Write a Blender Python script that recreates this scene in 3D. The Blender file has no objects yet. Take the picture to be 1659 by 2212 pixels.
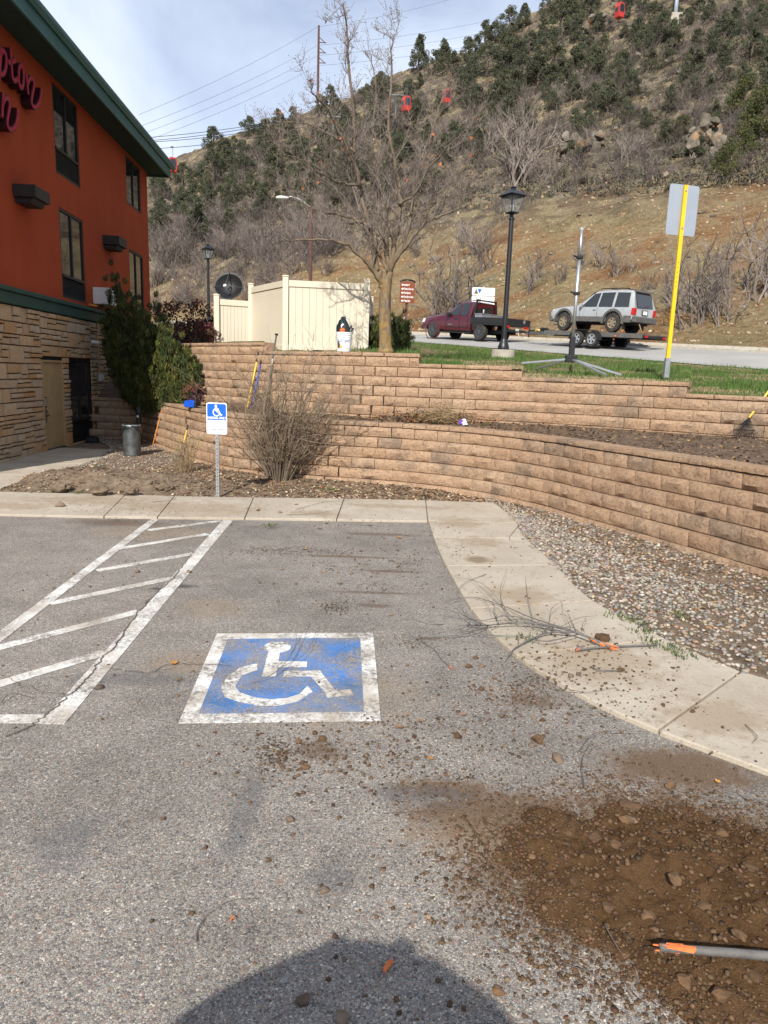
import bpy, bmesh, math, random
import numpy as np
from mathutils import Vector, Matrix, noise as mnoise

random.seed(7)
RNG = np.random.default_rng(7)
R = math.radians
scene = bpy.context.scene
col = scene.collection

# ------------------------------------------------------------------ camera
FPX, CX, CY = 1533.0, 829.5, 1106.0          # focal length and centre on a 1659 x 2212 grid
PITCH, ROLL, EYE = R(10.9), R(1.95), 1.85
FW = Vector((0, math.cos(PITCH), -math.sin(PITCH)))
_r0 = Vector((1, 0, 0)); _u0 = Vector((0, math.sin(PITCH), math.cos(PITCH)))
RT = math.cos(ROLL) * _r0 + math.sin(ROLL) * _u0
UP = math.cos(ROLL) * _u0 - math.sin(ROLL) * _r0
EYEP = Vector((0, 0, EYE))
cam_d = bpy.data.cameras.new('camera')
cam = bpy.data.objects.new('camera', cam_d); col.objects.link(cam)
cam_d.sensor_fit = 'VERTICAL'; cam_d.sensor_height = 36.0; cam_d.sensor_width = 27.0
cam_d.lens = FPX / 2212.0 * 36.0
cam_d.clip_start = 0.05; cam_d.clip_end = 5000
Mx = Matrix((RT, UP, -FW)).transposed().to_4x4(); Mx.translation = EYEP
cam.matrix_world = Mx
scene.camera = cam

# ------------------------------------------------------------------ sky, sun, exposure
SUN_EL, SUN_AZ = R(36.5), R(14.0)             # the sun stands behind the camera, a little to the left
world = bpy.data.worlds.new('World'); scene.world = world; world.use_nodes = True
wn = world.node_tree; wn.nodes.clear()
wo = wn.nodes.new('ShaderNodeOutputWorld'); bg = wn.nodes.new('ShaderNodeBackground')
sky = wn.nodes.new('ShaderNodeTexSky'); sky.sky_type = 'NISHITA'; sky.sun_disc = False
sky.sun_elevation = SUN_EL; sky.sun_rotation = R(180) + SUN_AZ
sky.altitude = 1700; sky.air_density = 1.0; sky.dust_density = 0.8; sky.ozone_density = 3.0
tc = wn.nodes.new('ShaderNodeTexCoord'); mp = wn.nodes.new('ShaderNodeMapping')
mp.inputs['Scale'].default_value = (1.0, 1.0, 1.7); mp.inputs['Location'].default_value = (0.35, 0.1, 0.2)
nz = wn.nodes.new('ShaderNodeTexNoise'); nz.inputs['Scale'].default_value = 1.6
nz.inputs['Detail'].default_value = 7; nz.inputs['Roughness'].default_value = 0.52; nz.inputs['Distortion'].default_value = 0.35
rp = wn.nodes.new('ShaderNodeValToRGB')
rp.color_ramp.elements[0].position = 0.36; rp.color_ramp.elements[0].color = (0.04, 0.04, 0.04, 1)
rp.color_ramp.elements[1].position = 0.60; rp.color_ramp.elements[1].color = (0.92, 0.92, 0.92, 1)
mx = wn.nodes.new('ShaderNodeMixRGB'); mx.inputs['Color2'].default_value = (6.7, 7.4, 8.7, 1)
wn.links.new(tc.outputs['Generated'], mp.inputs['Vector']); wn.links.new(mp.outputs['Vector'], nz.inputs['Vector'])
wn.links.new(nz.outputs['Fac'], rp.inputs['Fac']); wn.links.new(rp.outputs['Color'], mx.inputs['Fac'])
wn.links.new(sky.outputs['Color'], mx.inputs['Color1']); wn.links.new(mx.outputs['Color'], bg.inputs['Color'])
bg.inputs['Strength'].default_value = 0.10
wn.links.new(bg.outputs['Background'], wo.inputs['Surface'])

sun_d = bpy.data.lights.new('sun', 'SUN'); sun_d.energy = 4.6; sun_d.angle = R(0.5); sun_d.color = (1.0, 0.95, 0.87)
sun = bpy.data.objects.new('sun', sun_d); col.objects.link(sun)
SUN_DIR = Vector((math.sin(SUN_AZ) * math.cos(SUN_EL), math.cos(SUN_AZ) * math.cos(SUN_EL), -math.sin(SUN_EL)))
sun.rotation_euler = SUN_DIR.to_track_quat('-Z', 'Y').to_euler()
sun.location = (0, -20, 30)

vs = scene.view_settings
scene.display_settings.display_device = 'sRGB'
vs.view_transform = 'Standard'; vs.look = 'None'; vs.gamma = 1.0; vs.use_curve_mapping = False
vs.exposure = 0.48
scene.cycles.use_denoising = True
scene.cycles.max_bounces = 6; scene.cycles.diffuse_bounces = 3; scene.cycles.glossy_bounces = 3
scene.cycles.transparent_max_bounces = 8; scene.cycles.caustics_reflective = False; scene.cycles.caustics_refractive = False

# ------------------------------------------------------------------ measuring: a point of the place from its bearing and one known coordinate
def ray(x, y):
    return FW + RT * ((x - CX) / FPX) - UP * ((y - CY) / FPX)
def atz(x, y, z=0.0):
    d = ray(x, y); return EYEP + d * ((z - EYE) / d.z)
def aty(x, y, Y):
    d = ray(x, y); return EYEP + d * (Y / d.y)

# ------------------------------------------------------------------ object helpers
def tag(o, label=None, cat=None, group=None, kind=None):
    if label: o['label'] = label
    if cat: o['category'] = cat
    if group: o['group'] = group
    if kind: o['kind'] = kind
    return o
def empty(name, loc=(0, 0, 0), rz=0.0, scale=1.0):
    o = bpy.data.objects.new(name, None); col.objects.link(o)
    o.location = loc; o.rotation_euler = (0, 0, rz); o.scale = (scale,) * 3
    o.empty_display_size = 0.1
    return o
def link(name, me, parent=None, loc=None, rz=None, rot=None, scale=None):
    o = bpy.data.objects.new(name, me); col.objects.link(o)
    if parent is not None: o.parent = parent
    if loc is not None: o.location = loc
    if rz is not None: o.rotation_euler = (0, 0, rz)
    if rot is not None: o.rotation_euler = rot
    if scale is not None: o.scale = scale if hasattr(scale, '__len__') else (scale,) * 3
    return o
def copy_tree(o, parent=None):
    c = o.copy(); col.objects.link(c)
    if parent is not None: c.parent = parent
    for ch in list(o.children): copy_tree(ch, c)
    return c

class MB:
    """collects shapes into one mesh"""
    def __init__(s): s.v = []; s.f = []; s.m = []; s.cur = 0
    def add(s, vs_, fs, mi=None):
        b = len(s.v); s.v.extend([tuple(p) for p in vs_])
        for f in fs: s.f.append(tuple(i + b for i in f)); s.m.append(s.cur if mi is None else mi)
    def box(s, c, d, rot=None, mi=None):
        hx, hy, hz = d[0] / 2, d[1] / 2, d[2] / 2
        P = [Vector((x, y, z)) for z in (-hz, hz) for y in (-hy, hy) for x in (-hx, hx)]
        if rot is not None: P = [rot @ p for p in P]
        c = Vector(c); s.add([p + c for p in P], [(0, 2, 3, 1), (4, 5, 7, 6), (0, 1, 5, 4), (1, 3, 7, 5), (3, 2, 6, 7), (2, 0, 4, 6)], mi)
        return s
    def bar(s, a, b, w, h=None, up=(0, 0, 1), mi=None):
        a = Vector(a); b = Vector(b); h = h or w; d = b - a; L = d.length; d.normalize()
        u = Vector(up)
        if abs(d.dot(u)) > .98: u = Vector((1, 0, 0))
        sd = d.cross(u).normalized(); u = sd.cross(d)
        M = Matrix((d, sd, u)).transposed()
        return s.box((a + b) / 2, (L, w, h), M, mi)
    def tube(s, pts, rad, n=6, cap=True, mi=None):
        pts = [Vector(p) for p in pts]; N = len(pts)
        if not hasattr(rad, '__len__'): rad = [rad] * N
        V = []; ref = None
        for i, p in enumerate(pts):
            d = (pts[min(i + 1, N - 1)] - pts[max(i - 1, 0)])
            if d.length < 1e-9: d = Vector((0, 0, 1))
            d.normalize()
            if ref is None: ref = Vector((1, 0, 0)) if abs(d.x) < .8 else Vector((0, 1, 0))
            a = d.cross(ref).normalized(); b = d.cross(a); ref = -b if False else ref
            for k in range(n):
                t = 2 * math.pi * k / n; V.append(p + (a * math.cos(t) + b * math.sin(t)) * rad[i])
        Fc = []
        for i in range(N - 1):
            for k in range(n):
                k2 = (k + 1) % n; Fc.append((i * n + k, i * n + k2, (i + 1) * n + k2, (i + 1) * n + k))
        if cap: Fc.append(tuple(range(n))[::-1]); Fc.append(tuple((N - 1) * n + k for k in range(n)))
        s.add(V, Fc, mi); return s
    def lathe(s, prof, n=16, c=(0, 0, 0), M=None, mi=None, cap=True):
        V = []; c = Vector(c)
        for r, z in prof:
            for k in range(n):
                t = 2 * math.pi * k / n; p = Vector((r * math.cos(t), r * math.sin(t), z))
                if M is not None: p = M @ p
                V.append(p + c)
        Fc = []
        for i in range(len(prof) - 1):
            for k in range(n):
                k2 = (k + 1) % n; Fc.append((i * n + k, i * n + k2, (i + 1) * n + k2, (i + 1) * n + k))
        if cap: Fc.append(tuple(range(n))[::-1]); Fc.append(tuple((len(prof) - 1) * n + k for k in range(n)))
        s.add(V, Fc, mi); return s
    def prism(s, poly, a, b, T, mi=None):
        """2-D outline poly swept from depth a to b; T maps (u, v, depth) to a point"""
        n = len(poly); V = [T(p[0], p[1], a) for p in poly] + [T(p[0], p[1], b) for p in poly]
        Fc = [tuple(range(n))[::-1], tuple(range(n, 2 * n))] + [(i, (i + 1) % n, n + (i + 1) % n, n + i) for i in range(n)]
        s.add(V, Fc, mi); return s
    def grid(s, fn, nu, nv, mi=None):
        V = [fn(i / nu, j / nv) for j in range(nv + 1) for i in range(nu + 1)]
        w = nu + 1
        s.add(V, [(j * w + i, j * w + i + 1, (j + 1) * w + i + 1, (j + 1) * w + i) for j in range(nv) for i in range(nu)], mi); return s
    def blob(s, c, r, seed=0, sub=1, rough=.25, mi=None, flat=None):
        V, Fc = ICO[sub]; c = Vector(c); r = Vector(r) if hasattr(r, '__len__') else Vector((r, r, r)); out = []
        for p in V:
            k = 1 + rough * mnoise.noise(Vector(p) * 1.7 + Vector((seed * 3.1, seed * 1.7, 0)))* 1.6
            q = Vector((p[0] * r.x * k, p[1] * r.y * k, p[2] * r.z * k))
            if flat is not None and q.z < flat: q.z = flat
            out.append(c + q)
        s.add(out, Fc, mi); return s
    def mesh(s, name, mats, smooth=False, sharp=None):
        me = bpy.data.meshes.new(name); me.from_pydata(s.v, [], s.f)
        for m in (mats if isinstance(mats, (list, tuple)) else [mats]): me.materials.append(m)
        me.polygons.foreach_set('material_index', s.m)
        if smooth:
            me.polygons.foreach_set('use_smooth', [True] * len(s.f))
            if sharp: me.set_sharp_from_angle(angle=R(sharp))
        me.update(); return me
    def build(s, name, mats, parent=None, smooth=False, sharp=None, bevel=None, **kw):
        o = link(name, s.mesh(name, mats, smooth, sharp), parent, **kw)
        if bevel:
            b = o.modifiers.new('bevel', 'BEVEL'); b.width = bevel; b.segments = 2; b.limit_method = 'ANGLE'
        return o

def _ico(sub):
    bm = bmesh.new(); bmesh.ops.create_icosphere(bm, subdivisions=sub + 1, radius=1.0)
    V = [tuple(v.co) for v in bm.verts]; Fc = [tuple(v.index for v in f.verts) for f in bm.faces]; bm.free(); return V, Fc
ICO = {0: _ico(0), 1: _ico(1), 2: _ico(2), 3: _ico(3)}

def bulk(name, base_v, base_f, pos, rot, scl, colors, mat, smooth=False):
    """many small pieces as one mesh: base shape(s), numpy transforms, one colour per piece"""
    n = len(pos); bv = np.asarray(base_v, float)
    if bv.ndim == 2: bv = np.repeat(bv[None], 1, 0)
    which = RNG.integers(0, len(bv), n); V = bv[which] * scl[:, None, :]
    V = np.einsum('nij,nvj->nvi', rot, V) + pos[:, None, :]
    nv = bv.shape[1]; F = np.asarray(base_f, int); k = F.shape[1]
    faces = (F[None] + (np.arange(n) * nv)[:, None, None]).reshape(-1, k)
    me = bpy.data.meshes.new(name); me.vertices.add(n * nv); me.vertices.foreach_set('co', V.reshape(-1))
    me.loops.add(faces.size); me.loops.foreach_set('vertex_index', faces.reshape(-1).astype(np.int32))
    me.polygons.add(len(faces)); me.polygons.foreach_set('loop_start', (np.arange(len(faces)) * k).astype(np.int32))
    me.polygons.foreach_set('loop_total', np.full(len(faces), k, np.int32))
    if smooth: me.polygons.foreach_set('use_smooth', np.ones(len(faces), bool))
    me.update(); me.validate()
    if colors is not None:
        a = me.color_attributes.new('Col', 'FLOAT_COLOR', 'POINT')
        c4 = np.concatenate([np.repeat(colors, nv, 0), np.ones((n * nv, 1))], 1); a.data.foreach_set('color', c4.reshape(-1).astype(np.float32))
    me.materials.append(mat); return me
def rand_rot(n, tilt=None):
    """random rotations; tilt limits how far the local z leans"""
    az = RNG.uniform(0, 2 * np.pi, n); c, s_ = np.cos(az), np.sin(az); Z = np.zeros((n, 3, 3))
    Z[:, 0, 0] = c; Z[:, 0, 1] = -s_; Z[:, 1, 0] = s_; Z[:, 1, 1] = c; Z[:, 2, 2] = 1
    t = RNG.uniform(0, np.pi if tilt is None else tilt, n); X = np.zeros((n, 3, 3))
    X[:, 0, 0] = 1; X[:, 1, 1] = np.cos(t); X[:, 1, 2] = -np.sin(t); X[:, 2, 1] = np.sin(t); X[:, 2, 2] = np.cos(t)
    a2 = RNG.uniform(0, 2 * np.pi, n); c, s_ = np.cos(a2), np.sin(a2); W = np.zeros((n, 3, 3))
    W[:, 0, 0] = c; W[:, 0, 1] = -s_; W[:, 1, 0] = s_; W[:, 1, 1] = c; W[:, 2, 2] = 1
    return W @ X @ Z
def pick(cols, n, jit=.15):
    c = np.asarray(cols, float)[RNG.integers(0, len(cols), n)]
    return np.clip(c * RNG.uniform(1 - jit, 1 + jit, (n, 1)) * RNG.uniform(1 - jit * .3, 1 + jit * .3, (n, 3)), 0, 1)
def noise2(x, y, s=1.0, seed=0.0):
    return mnoise.noise(Vector((x * s + seed, y * s - seed * .7, seed * .37)))
def smoothpath(pts, per=8):
    """Catmull-Rom through points (any dimension)"""
    P = [np.array(p, float) for p in pts]; P = [2 * P[0] - P[1]] + P + [2 * P[-1] - P[-2]]; out = []
    for i in range(1, len(P) - 2):
        for k in range(per):
            t = k / per; a, b, c, d = P[i - 1], P[i], P[i + 1], P[i + 2]
            out.append(.5 * (2 * b + (c - a) * t + (2 * a - 5 * b + 4 * c - d) * t * t + (3 * b - a - 3 * c + d) * t ** 3))
    out.append(P[-2]); return out
class Path2:
    def __init__(s, pts, per=10):
        s.p = np.array(smoothpath(pts, per)); d = np.linalg.norm(np.diff(s.p, axis=0), axis=1); s.s = np.concatenate([[0], np.cumsum(d)]); s.L = s.s[-1]
    def at(s, t): return np.array([np.interp(t, s.s, s.p[:, k]) for k in range(s.p.shape[1])])
    def tan(s, t):
        a, b = s.at(max(0, t - .05)), s.at(min(s.L, t + .05)); d = b - a; return d / (np.linalg.norm(d) + 1e-9)
# ------------------------------------------------------------------ materials
MATS = {}
class NT:
    def __init__(s, name):
        s.m = bpy.data.materials.new(name); s.m.use_nodes = True; s.n = s.m.node_tree; s.n.nodes.clear()
        s.out = s.n.nodes.new('ShaderNodeOutputMaterial'); s.b = s.n.nodes.new('ShaderNodeBsdfPrincipled')
        s.n.links.new(s.b.outputs[0], s.out.inputs[0]); s.pos = None
    def node(s, t, **kw):
        n = s.n.nodes.new(t)
        for k, v in kw.items(): setattr(n, k, v)
        return n
    def ln(s, a, b): s.n.links.new(a, b)
    def P(s, local=False):
        if s.pos is None:
            s.pos = s.node('ShaderNodeTexCoord').outputs['Object'] if local else s.node('ShaderNodeNewGeometry').outputs['Position']
        return s.pos
    def noise(s, scale, detail=4, rough=.55, vec=None, dist=0.0):
        n = s.node('ShaderNodeTexNoise'); n.inputs['Scale'].default_value = scale; n.inputs['Detail'].default_value = detail
        n.inputs['Roughness'].default_value = rough; n.inputs['Distortion'].default_value = dist; s.ln(vec or s.P(), n.inputs['Vector']); return n.outputs['Fac']
    def voro(s, scale, feat='F1', vec=None, out='Distance'):
        n = s.node('ShaderNodeTexVoronoi', feature=feat); n.inputs['Scale'].default_value = scale; s.ln(vec or s.P(), n.inputs['Vector']); return n.outputs[out]
    def ramp(s, fac, stops, interp='LINEAR'):
        n = s.node('ShaderNodeValToRGB'); cr = n.color_ramp; cr.interpolation = interp
        while len(cr.elements) < len(stops): cr.elements.new(.5)
        for e, (p, c) in zip(cr.elements, stops):
            e.position = p; e.color = (*c, 1) if hasattr(c, '__len__') else (c, c, c, 1)
        s.ln(fac, n.inputs['Fac']); return n.outputs['Color']
    def mix(s, fac, a, b, mode='MIX'):
        n = s.node('ShaderNodeMixRGB', blend_type=mode)
        for sock, v in ((n.inputs['Fac'], fac), (n.inputs['Color1'], a), (n.inputs['Color2'], b)):
            if hasattr(v, 'is_linked') or hasattr(v, 'node'): s.ln(v, sock)
            elif hasattr(v, '__len__'): sock.default_value = (*v, 1)
            else: sock.default_value = v if sock.type == 'VALUE' else (v, v, v, 1)
        return n.outputs['Color']
    def math(s, op, a, b=0.0):
        n = s.node('ShaderNodeMath', operation=op)
        for sock, v in ((n.inputs[0], a), (n.inputs[1], b)):
            if hasattr(v, 'node'): s.ln(v, sock)
            else: sock.default_value = v
        return n.outputs[0]
    def scaled(s, sc, vec=None):
        n = s.node('ShaderNodeMapping'); n.inputs['Scale'].default_value = sc; s.ln(vec or s.P(), n.inputs['Vector']); return n.outputs['Vector']
    def rnd(s): return s.node('ShaderNodeObjectInfo').outputs['Random']
    def bump(s, h, strength=.4, dist=.01):
        n = s.node('ShaderNodeBump'); n.inputs['Strength'].default_value = strength; n.inputs['Distance'].default_value = dist
        s.ln(h, n.inputs['Height']); s.ln(n.outputs['Normal'], s.b.inputs['Normal'])
    def color(s, c):
        if hasattr(c, 'node'): s.ln(c, s.b.inputs['Base Color'])
        else: s.b.inputs['Base Color'].default_value = (*c, 1)
    def fin(s, rough=.8, metal=0.0, spec=.3, **kw):
        s.b.inputs['Roughness'].default_value = rough; s.b.inputs['Metallic'].default_value = metal
        s.b.inputs['Specular IOR Level'].default_value = spec
        for k, v in kw.items(): s.b.inputs[k].default_value = v
        return s.m
def mat(name, c, rough=.6, metal=0.0, var=.12, scale=6.0, bump=0.0, bscale=40.0, c2=None, spec=.3, local=False, rvar=0.0, **kw):
    """plain procedural material: colour, soft mottling and fine relief"""
    if name in MATS: return MATS[name]
    t = NT(name); t.P(local)
    c2 = c2 or tuple(x * (1 - 2.2 * var) for x in c)
    f = t.ramp(t.noise(scale, 5), [(.35, 0.0), (.68, 1.0)])
    cc = t.mix(f, c, c2)
    if rvar: cc = t.mix(1.0, cc, t.ramp(t.rnd(), [(0, 1 - rvar), (1, 1 + rvar * .6)]), 'MULTIPLY')
    t.color(cc)
    if bump: t.bump(t.noise(bscale, 4), bump, .01)
    MATS[name] = t.fin(rough, metal, spec, **kw); return MATS[name]
def colmat(name, rough=.85, bump=0.0, bscale=60, spec=.25, var=.25, trans=0.0):
    """colour comes from the pieces themselves (one colour per piece)"""
    t = NT(name); a = t.node('ShaderNodeVertexColor'); a.layer_name = 'Col'
    t.color(t.mix(1.0, a.outputs['Color'], t.ramp(t.noise(35, 3), [(.3, 1 - var), (.7, 1 + var * .4)]), 'MULTIPLY'))
    if bump: t.bump(t.noise(bscale, 3), bump, .01)
    m = t.fin(rough, 0, spec); MATS[name] = m; return m

def asphalt_nodes(t):
    """worn chip-seal: mixed grey, tan, red and white aggregate in dark binder; returns colour, height"""
    cell = t.voro(122, 'F1', out='Color'); cell2 = t.voro(265, 'F1', out='Color')
    sp = t.node('ShaderNodeSeparateColor'); t.ln(cell, sp.inputs[0]); sp2 = t.node('ShaderNodeSeparateColor'); t.ln(cell2, sp2.inputs[0])
    big = t.ramp(sp.outputs[0], [(0, (.11, .11, .115)), (.16, (.20, .195, .19)), (.34, (.30, .28, .25)), (.5, (.235, .24, .25)), (.62, (.35, .33, .30)), (.74, (.26, .185, .155)), (.84, (.30, .31, .32)), (.93, (.47, .45, .41))], 'CONSTANT')
    small = t.ramp(sp2.outputs[1], [(0, (.11, .11, .115)), (.3, (.23, .22, .21)), (.6, (.31, .30, .275)), (.88, (.44, .42, .385))], 'CONSTANT')
    d = t.voro(122, 'DISTANCE_TO_EDGE'); inb = t.ramp(d, [(.05, 0.0), (.14, 1.0)])
    c = t.mix(t.math('GREATER_THAN', sp.outputs[2], .45), small, big)
    c = t.mix(inb, t.mix(.5, c, (.12, .115, .11)), c)
    h = t.math('ADD', t.math('MULTIPLY', inb, sp.outputs[1]), t.math('MULTIPLY', sp2.outputs[2], .5))
    pat = t.ramp(t.noise(.55, 3, .6), [(.36, .80), (.5, 1.0), (.66, 1.12)])
    c = t.mix(1.0, c, pat, 'MULTIPLY')
    fine = t.ramp(t.noise(3.5, 4, .65), [(.3, (.97, .90, .81)), (.62, (1.22, 1.135, 1.03))]); c = t.mix(1.0, c, fine, 'MULTIPLY')
    return c, h
def blotch(t, c, spots, color, edge=6.0, strength=.85, warp=.5):
    """stains with a ragged outline: spots = (x, y, rx, ry)"""
    sep = t.node('ShaderNodeSeparateXYZ'); t.ln(t.P(), sep.inputs[0]); wob = t.wob if getattr(t, 'wob', None) else t.math('SUBTRACT', t.noise(7, 5, .7), .5); t.wob = wob
    acc = None
    for (x, y, rx, ry) in spots:
        dx = t.math('DIVIDE', t.math('SUBTRACT', sep.outputs[0], x), rx); dy = t.math('DIVIDE', t.math('SUBTRACT', sep.outputs[1], y), ry)
        r2 = t.math('SQRT', t.math('ADD', t.math('MULTIPLY', dx, dx), t.math('MULTIPLY', dy, dy)))
        v = t.math('SUBTRACT', 1.0, r2); acc = v if acc is None else t.math('MAXIMUM', acc, v)
    acc = t.math('ADD', acc, t.math('MULTIPLY', wob, warp * 4))
    return t.mix(t.math('MULTIPLY', t.ramp(acc, [(.02, 0.0), (.55, 1.0)]), strength), c, color)

def build_materials():
    M = MATS
    # ---- asphalt lot
    t = NT('asphalt'); c, h = asphalt_nodes(t)
    g = atz
    c = blotch(t, c, [(1.15, 2.5, 1.05, .62), (.55, 2.75, .55, .28), (1.5, 3.2, .5, .25), (.3, 2.95, .3, .12)], (.13, .075, .036), 9, .8, .42)
    c = blotch(t, c, [(-.28, 3.25, .16, .12), (.9, 3.9, .22, .13), (-.1, 5.9, .5, .05), (0, 8.2, .6, .1), (-.35, 7.1, .7, .06), (-.05, 5.55, .18, .07), (.35, 4.85, .12, .04), (-3.2, 8.35, .8, .25), (.1, 6.6, .4, .05)], (.115, .07, .042), 9, .6, .4)
    c = blotch(t, c, [(-1.35, 5.35, .35, .3), (-1.25, 4.3, .3, .25), (-.3, 3.9, .7, .5), (-2.6, 7.9, .9, .5), (.4, 2.6, .4, .15)], (.30, .215, .13), 5, .33, .5)
    c = blotch(t, c, [(-1.75, 5.9, .2, .08), (-1.9, 5.8, .1, .05)], (.045, .045, .05), 20, .75, .25)
    c = blotch(t, c, [(-1.2, 2.5, .18, .2), (-.55, 2.7, .08, .4), (-1.5, 4.0, .5, .12), (-.15, 2.35, .12, .1), (.2, 2.9, .3, .1)], (.09, .092, .10), 4, .45, .6)
    t.color(c); t.bump(h, .65, .006); M['asphalt'] = t.fin(.88, 0, .25)
    # ---- paints (worn through to the asphalt)
    for nm, pc, lo, hi in (('white_paint', (.72, .71, .67), .40, .53), ('blue_paint', (.05, .20, .53), .40, .55)):
        t = NT(nm); c, h = asphalt_nodes(t)
        wear = t.math('ADD', t.math('MULTIPLY', t.noise(38, 5, .7), .55), t.math('MULTIPLY', t.noise(4, 4, .6), .45))
        cr = t.ramp(t.voro(26, 'DISTANCE_TO_EDGE'), [(0, 0.0), (.035, 1.0)])
        crk = t.mix(t.ramp(t.noise(5, 2), [(.45, 0.0), (.55, 1.0)]), 1.0, cr)
        k = t.mix(1.0, t.ramp(wear, [(lo, 0.0), (hi, 1.0)]), crk, 'MULTIPLY')
        dirt = t.ramp(t.noise(2.2, 6, .65), [(.34, (.60, .53, .45)), (.58, (1, 1, 1))])
        pcol = t.mix(1.0, pc, dirt, 'MULTIPLY')
        if nm == 'blue_paint': pcol = t.mix(t.ramp(t.noise(1.9, 6, .7), [(.41, 0.06), (.66, .8)]), pcol, (.26, .25, .24))
        t.color(t.mix(k, c, pcol)); t.bump(h, .4, .004); M[nm] = t.fin(.7, 0, .3)
    # ---- concrete
    t = NT('concrete'); base = t.ramp(t.noise(1.4, 6, .6), [(.3, (.34, .285, .215)), (.55, (.41, .355, .28)), (.72, (.46, .405, .325))])
    base = t.mix(1.0, base, t.ramp(t.noise(90, 3), [(.3, .86), (.6, 1.04)]), 'MULTIPLY')
    base = blotch(t, base, [(.98, 7.05, .16, .18)], (.20, .145, .09), 5, .9, .16)
    base = blotch(t, base, [(-2.6, 9.3, 1.1, .6), (-3.9, 9.6, 1.1, .5), (-.9, 9.2, .5, .25), (1.1, 7.9, .35, .3), (1.2, 5.9, .4, .35), (-4.8, 9.0, .6, .3), (1.5, 4.5, .5, .5), (1.0, 8.9, .4, .4), (.2, 9.9, 1.0, .2), (1.9, 3.7, .4, .3)], (.26, .19, .12), 5, .55, .55)
    base = t.mix(t.ramp(t.noise(14, 5, .75), [(.56, 0.0), (.68, .6)]), base, (.20, .15, .10))
    t.color(base); t.bump(t.noise(120, 4), .25, .004); M['concrete'] = t.fin(.9, 0, .2)
    # ---- retaining wall blocks
    t = NT('split_face_block'); r = t.rnd()
    base = t.ramp(r, [(0, (.44, .285, .18)), (.3, (.50, .335, .215)), (.6, (.47, .31, .20)), (.85, (.53, .365, .24)), (1, (.42, .295, .20))])
    st = t.mix(1.0, t.noise(2.6, 6, .68), t.ramp(r, [(0, .92), (.6, 1.0), (.92, 1.10), (1, 1.2)]), 'MULTIPLY')
    base = t.mix(t.ramp(st, [(.50, 0.0), (.68, .60)]), base, (.19, .145, .11))
    base = t.mix(1.0, base, t.ramp(t.noise(30, 7, .8), [(.36, .36), (.47, .92), (.70, 1.15)]), 'MULTIPLY')  # fine dark mottling: shade of the rough face's crevices put into the colour
    t.color(base); t.bump(t.noise(24, 8, .78), 1.0, .045); M['block'] = t.fin(.95, 0, .1)
    # ---- stone veneer
    t = NT('veneer_stone'); r = t.rnd()
    base = t.ramp(r, [(0, (.40, .255, .13)), (.16, (.45, .33, .21)), (.33, (.38, .30, .215)), (.5, (.50, .37, .23)), (.64, (.42, .23, .10)), (.8, (.47, .38, .28)), (1, (.36, .27, .18))])
    base = t.mix(t.ramp(t.noise(9, 6, .65), [(.38, 0.0), (.72, .55)]), base, (.37, .22, .10))
    base = t.mix(1.0, base, t.ramp(t.noise(30, 5, .7), [(.3, .72), (.65, 1.1)]), 'MULTIPLY')
    t.color(base); t.bump(t.noise(22, 6, .7), .8, .02); M['stone'] = t.fin(.9, 0, .15)
    # ---- stucco
    t = NT('stucco'); base = t.mix(t.ramp(t.noise(.9, 5), [(.3, 0.0), (.7, 1.0)]), (.33, .060, .021), (.285, .048, .018))
    base = t.mix(1.0, base, t.ramp(t.noise(1, 4, .6, t.scaled((2.2, 2.2, .35))), [(.35, .95), (.6, 1.02)]), 'MULTIPLY')
    t.color(base); t.bump(t.noise(110, 4), .35, .006); M['stucco'] = t.fin(.92, 0, .15)
    # ---- soil / mulch / lawn / road / hill
    t = NT('soil'); base = t.ramp(t.noise(7, 7, .7), [(.3, (.07, .038, .018)), (.5, (.145, .08, .038)), (.7, (.20, .115, .058))])
    t.color(base); t.bump(t.noise(26, 7, .75), 1.0, .05); M['soil'] = t.fin(.98, 0, .05)
    t = NT('bed_soil'); base = t.ramp(t.noise(5, 7, .7), [(.3, (.11, .077, .053)), (.5, (.23, .168, .115)), (.7, (.33, .25, .18))])
    base = t.mix(t.ramp(t.noise(48, 4, .7), [(.55, 0.0), (.7, .7)]), base, (.38, .30, .22))
    t.color(base); t.bump(t.noise(40, 6, .75), 1.0, .04); M['bed_soil'] = t.fin(.98, 0, .05)
    t = NT('lawn'); base = t.ramp(t.noise(1.1, 6, .65), [(.36, (.22, .165, .095)), (.50, (.14, .125, .055)), (.66, (.075, .105, .030))])
    base = t.mix(1.0, base, t.ramp(t.noise(40, 5, .7), [(.3, .6), (.65, 1.15)]), 'MULTIPLY')
    t.color(base); t.bump(t.noise(60, 5), .8, .03); M['lawn'] = t.fin(.98, 0, .05)
    t = NT('road'); base = t.ramp(t.noise(.5, 5), [(.3, (.29, .275, .255)), (.7, (.37, .355, .33))])
    base = t.mix(1.0, base, t.ramp(t.noise(60, 4), [(.3, .86), (.65, 1.06)]), 'MULTIPLY')
    t.color(base); M['road'] = t.fin(.9, 0, .2)
    t = NT('hillside')
    sep = t.node('ShaderNodeSeparateXYZ'); t.ln(t.P(), sep.inputs[0])
    soil = t.ramp(t.noise(.16, 7, .62), [(.32, (.21, .105, .05)), (.46, (.285, .165, .082)), (.56, (.30, .215, .115)), (.68, (.205, .165, .085))])
    rock = t.ramp(t.noise(.22, 8, .68), [(.33, (.07, .058, .046)), (.47, (.115, .094, .072)), (.56, (.155, .125, .093)), (.66, (.25, .215, .17)), (.74, (.17, .115, .075))])
    hgt = t.math('ADD', t.math('ADD', sep.outputs[2], t.math('MULTIPLY', sep.outputs[0], -.10)), t.math('MULTIPLY', t.noise(.07, 4), 9.0))
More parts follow.
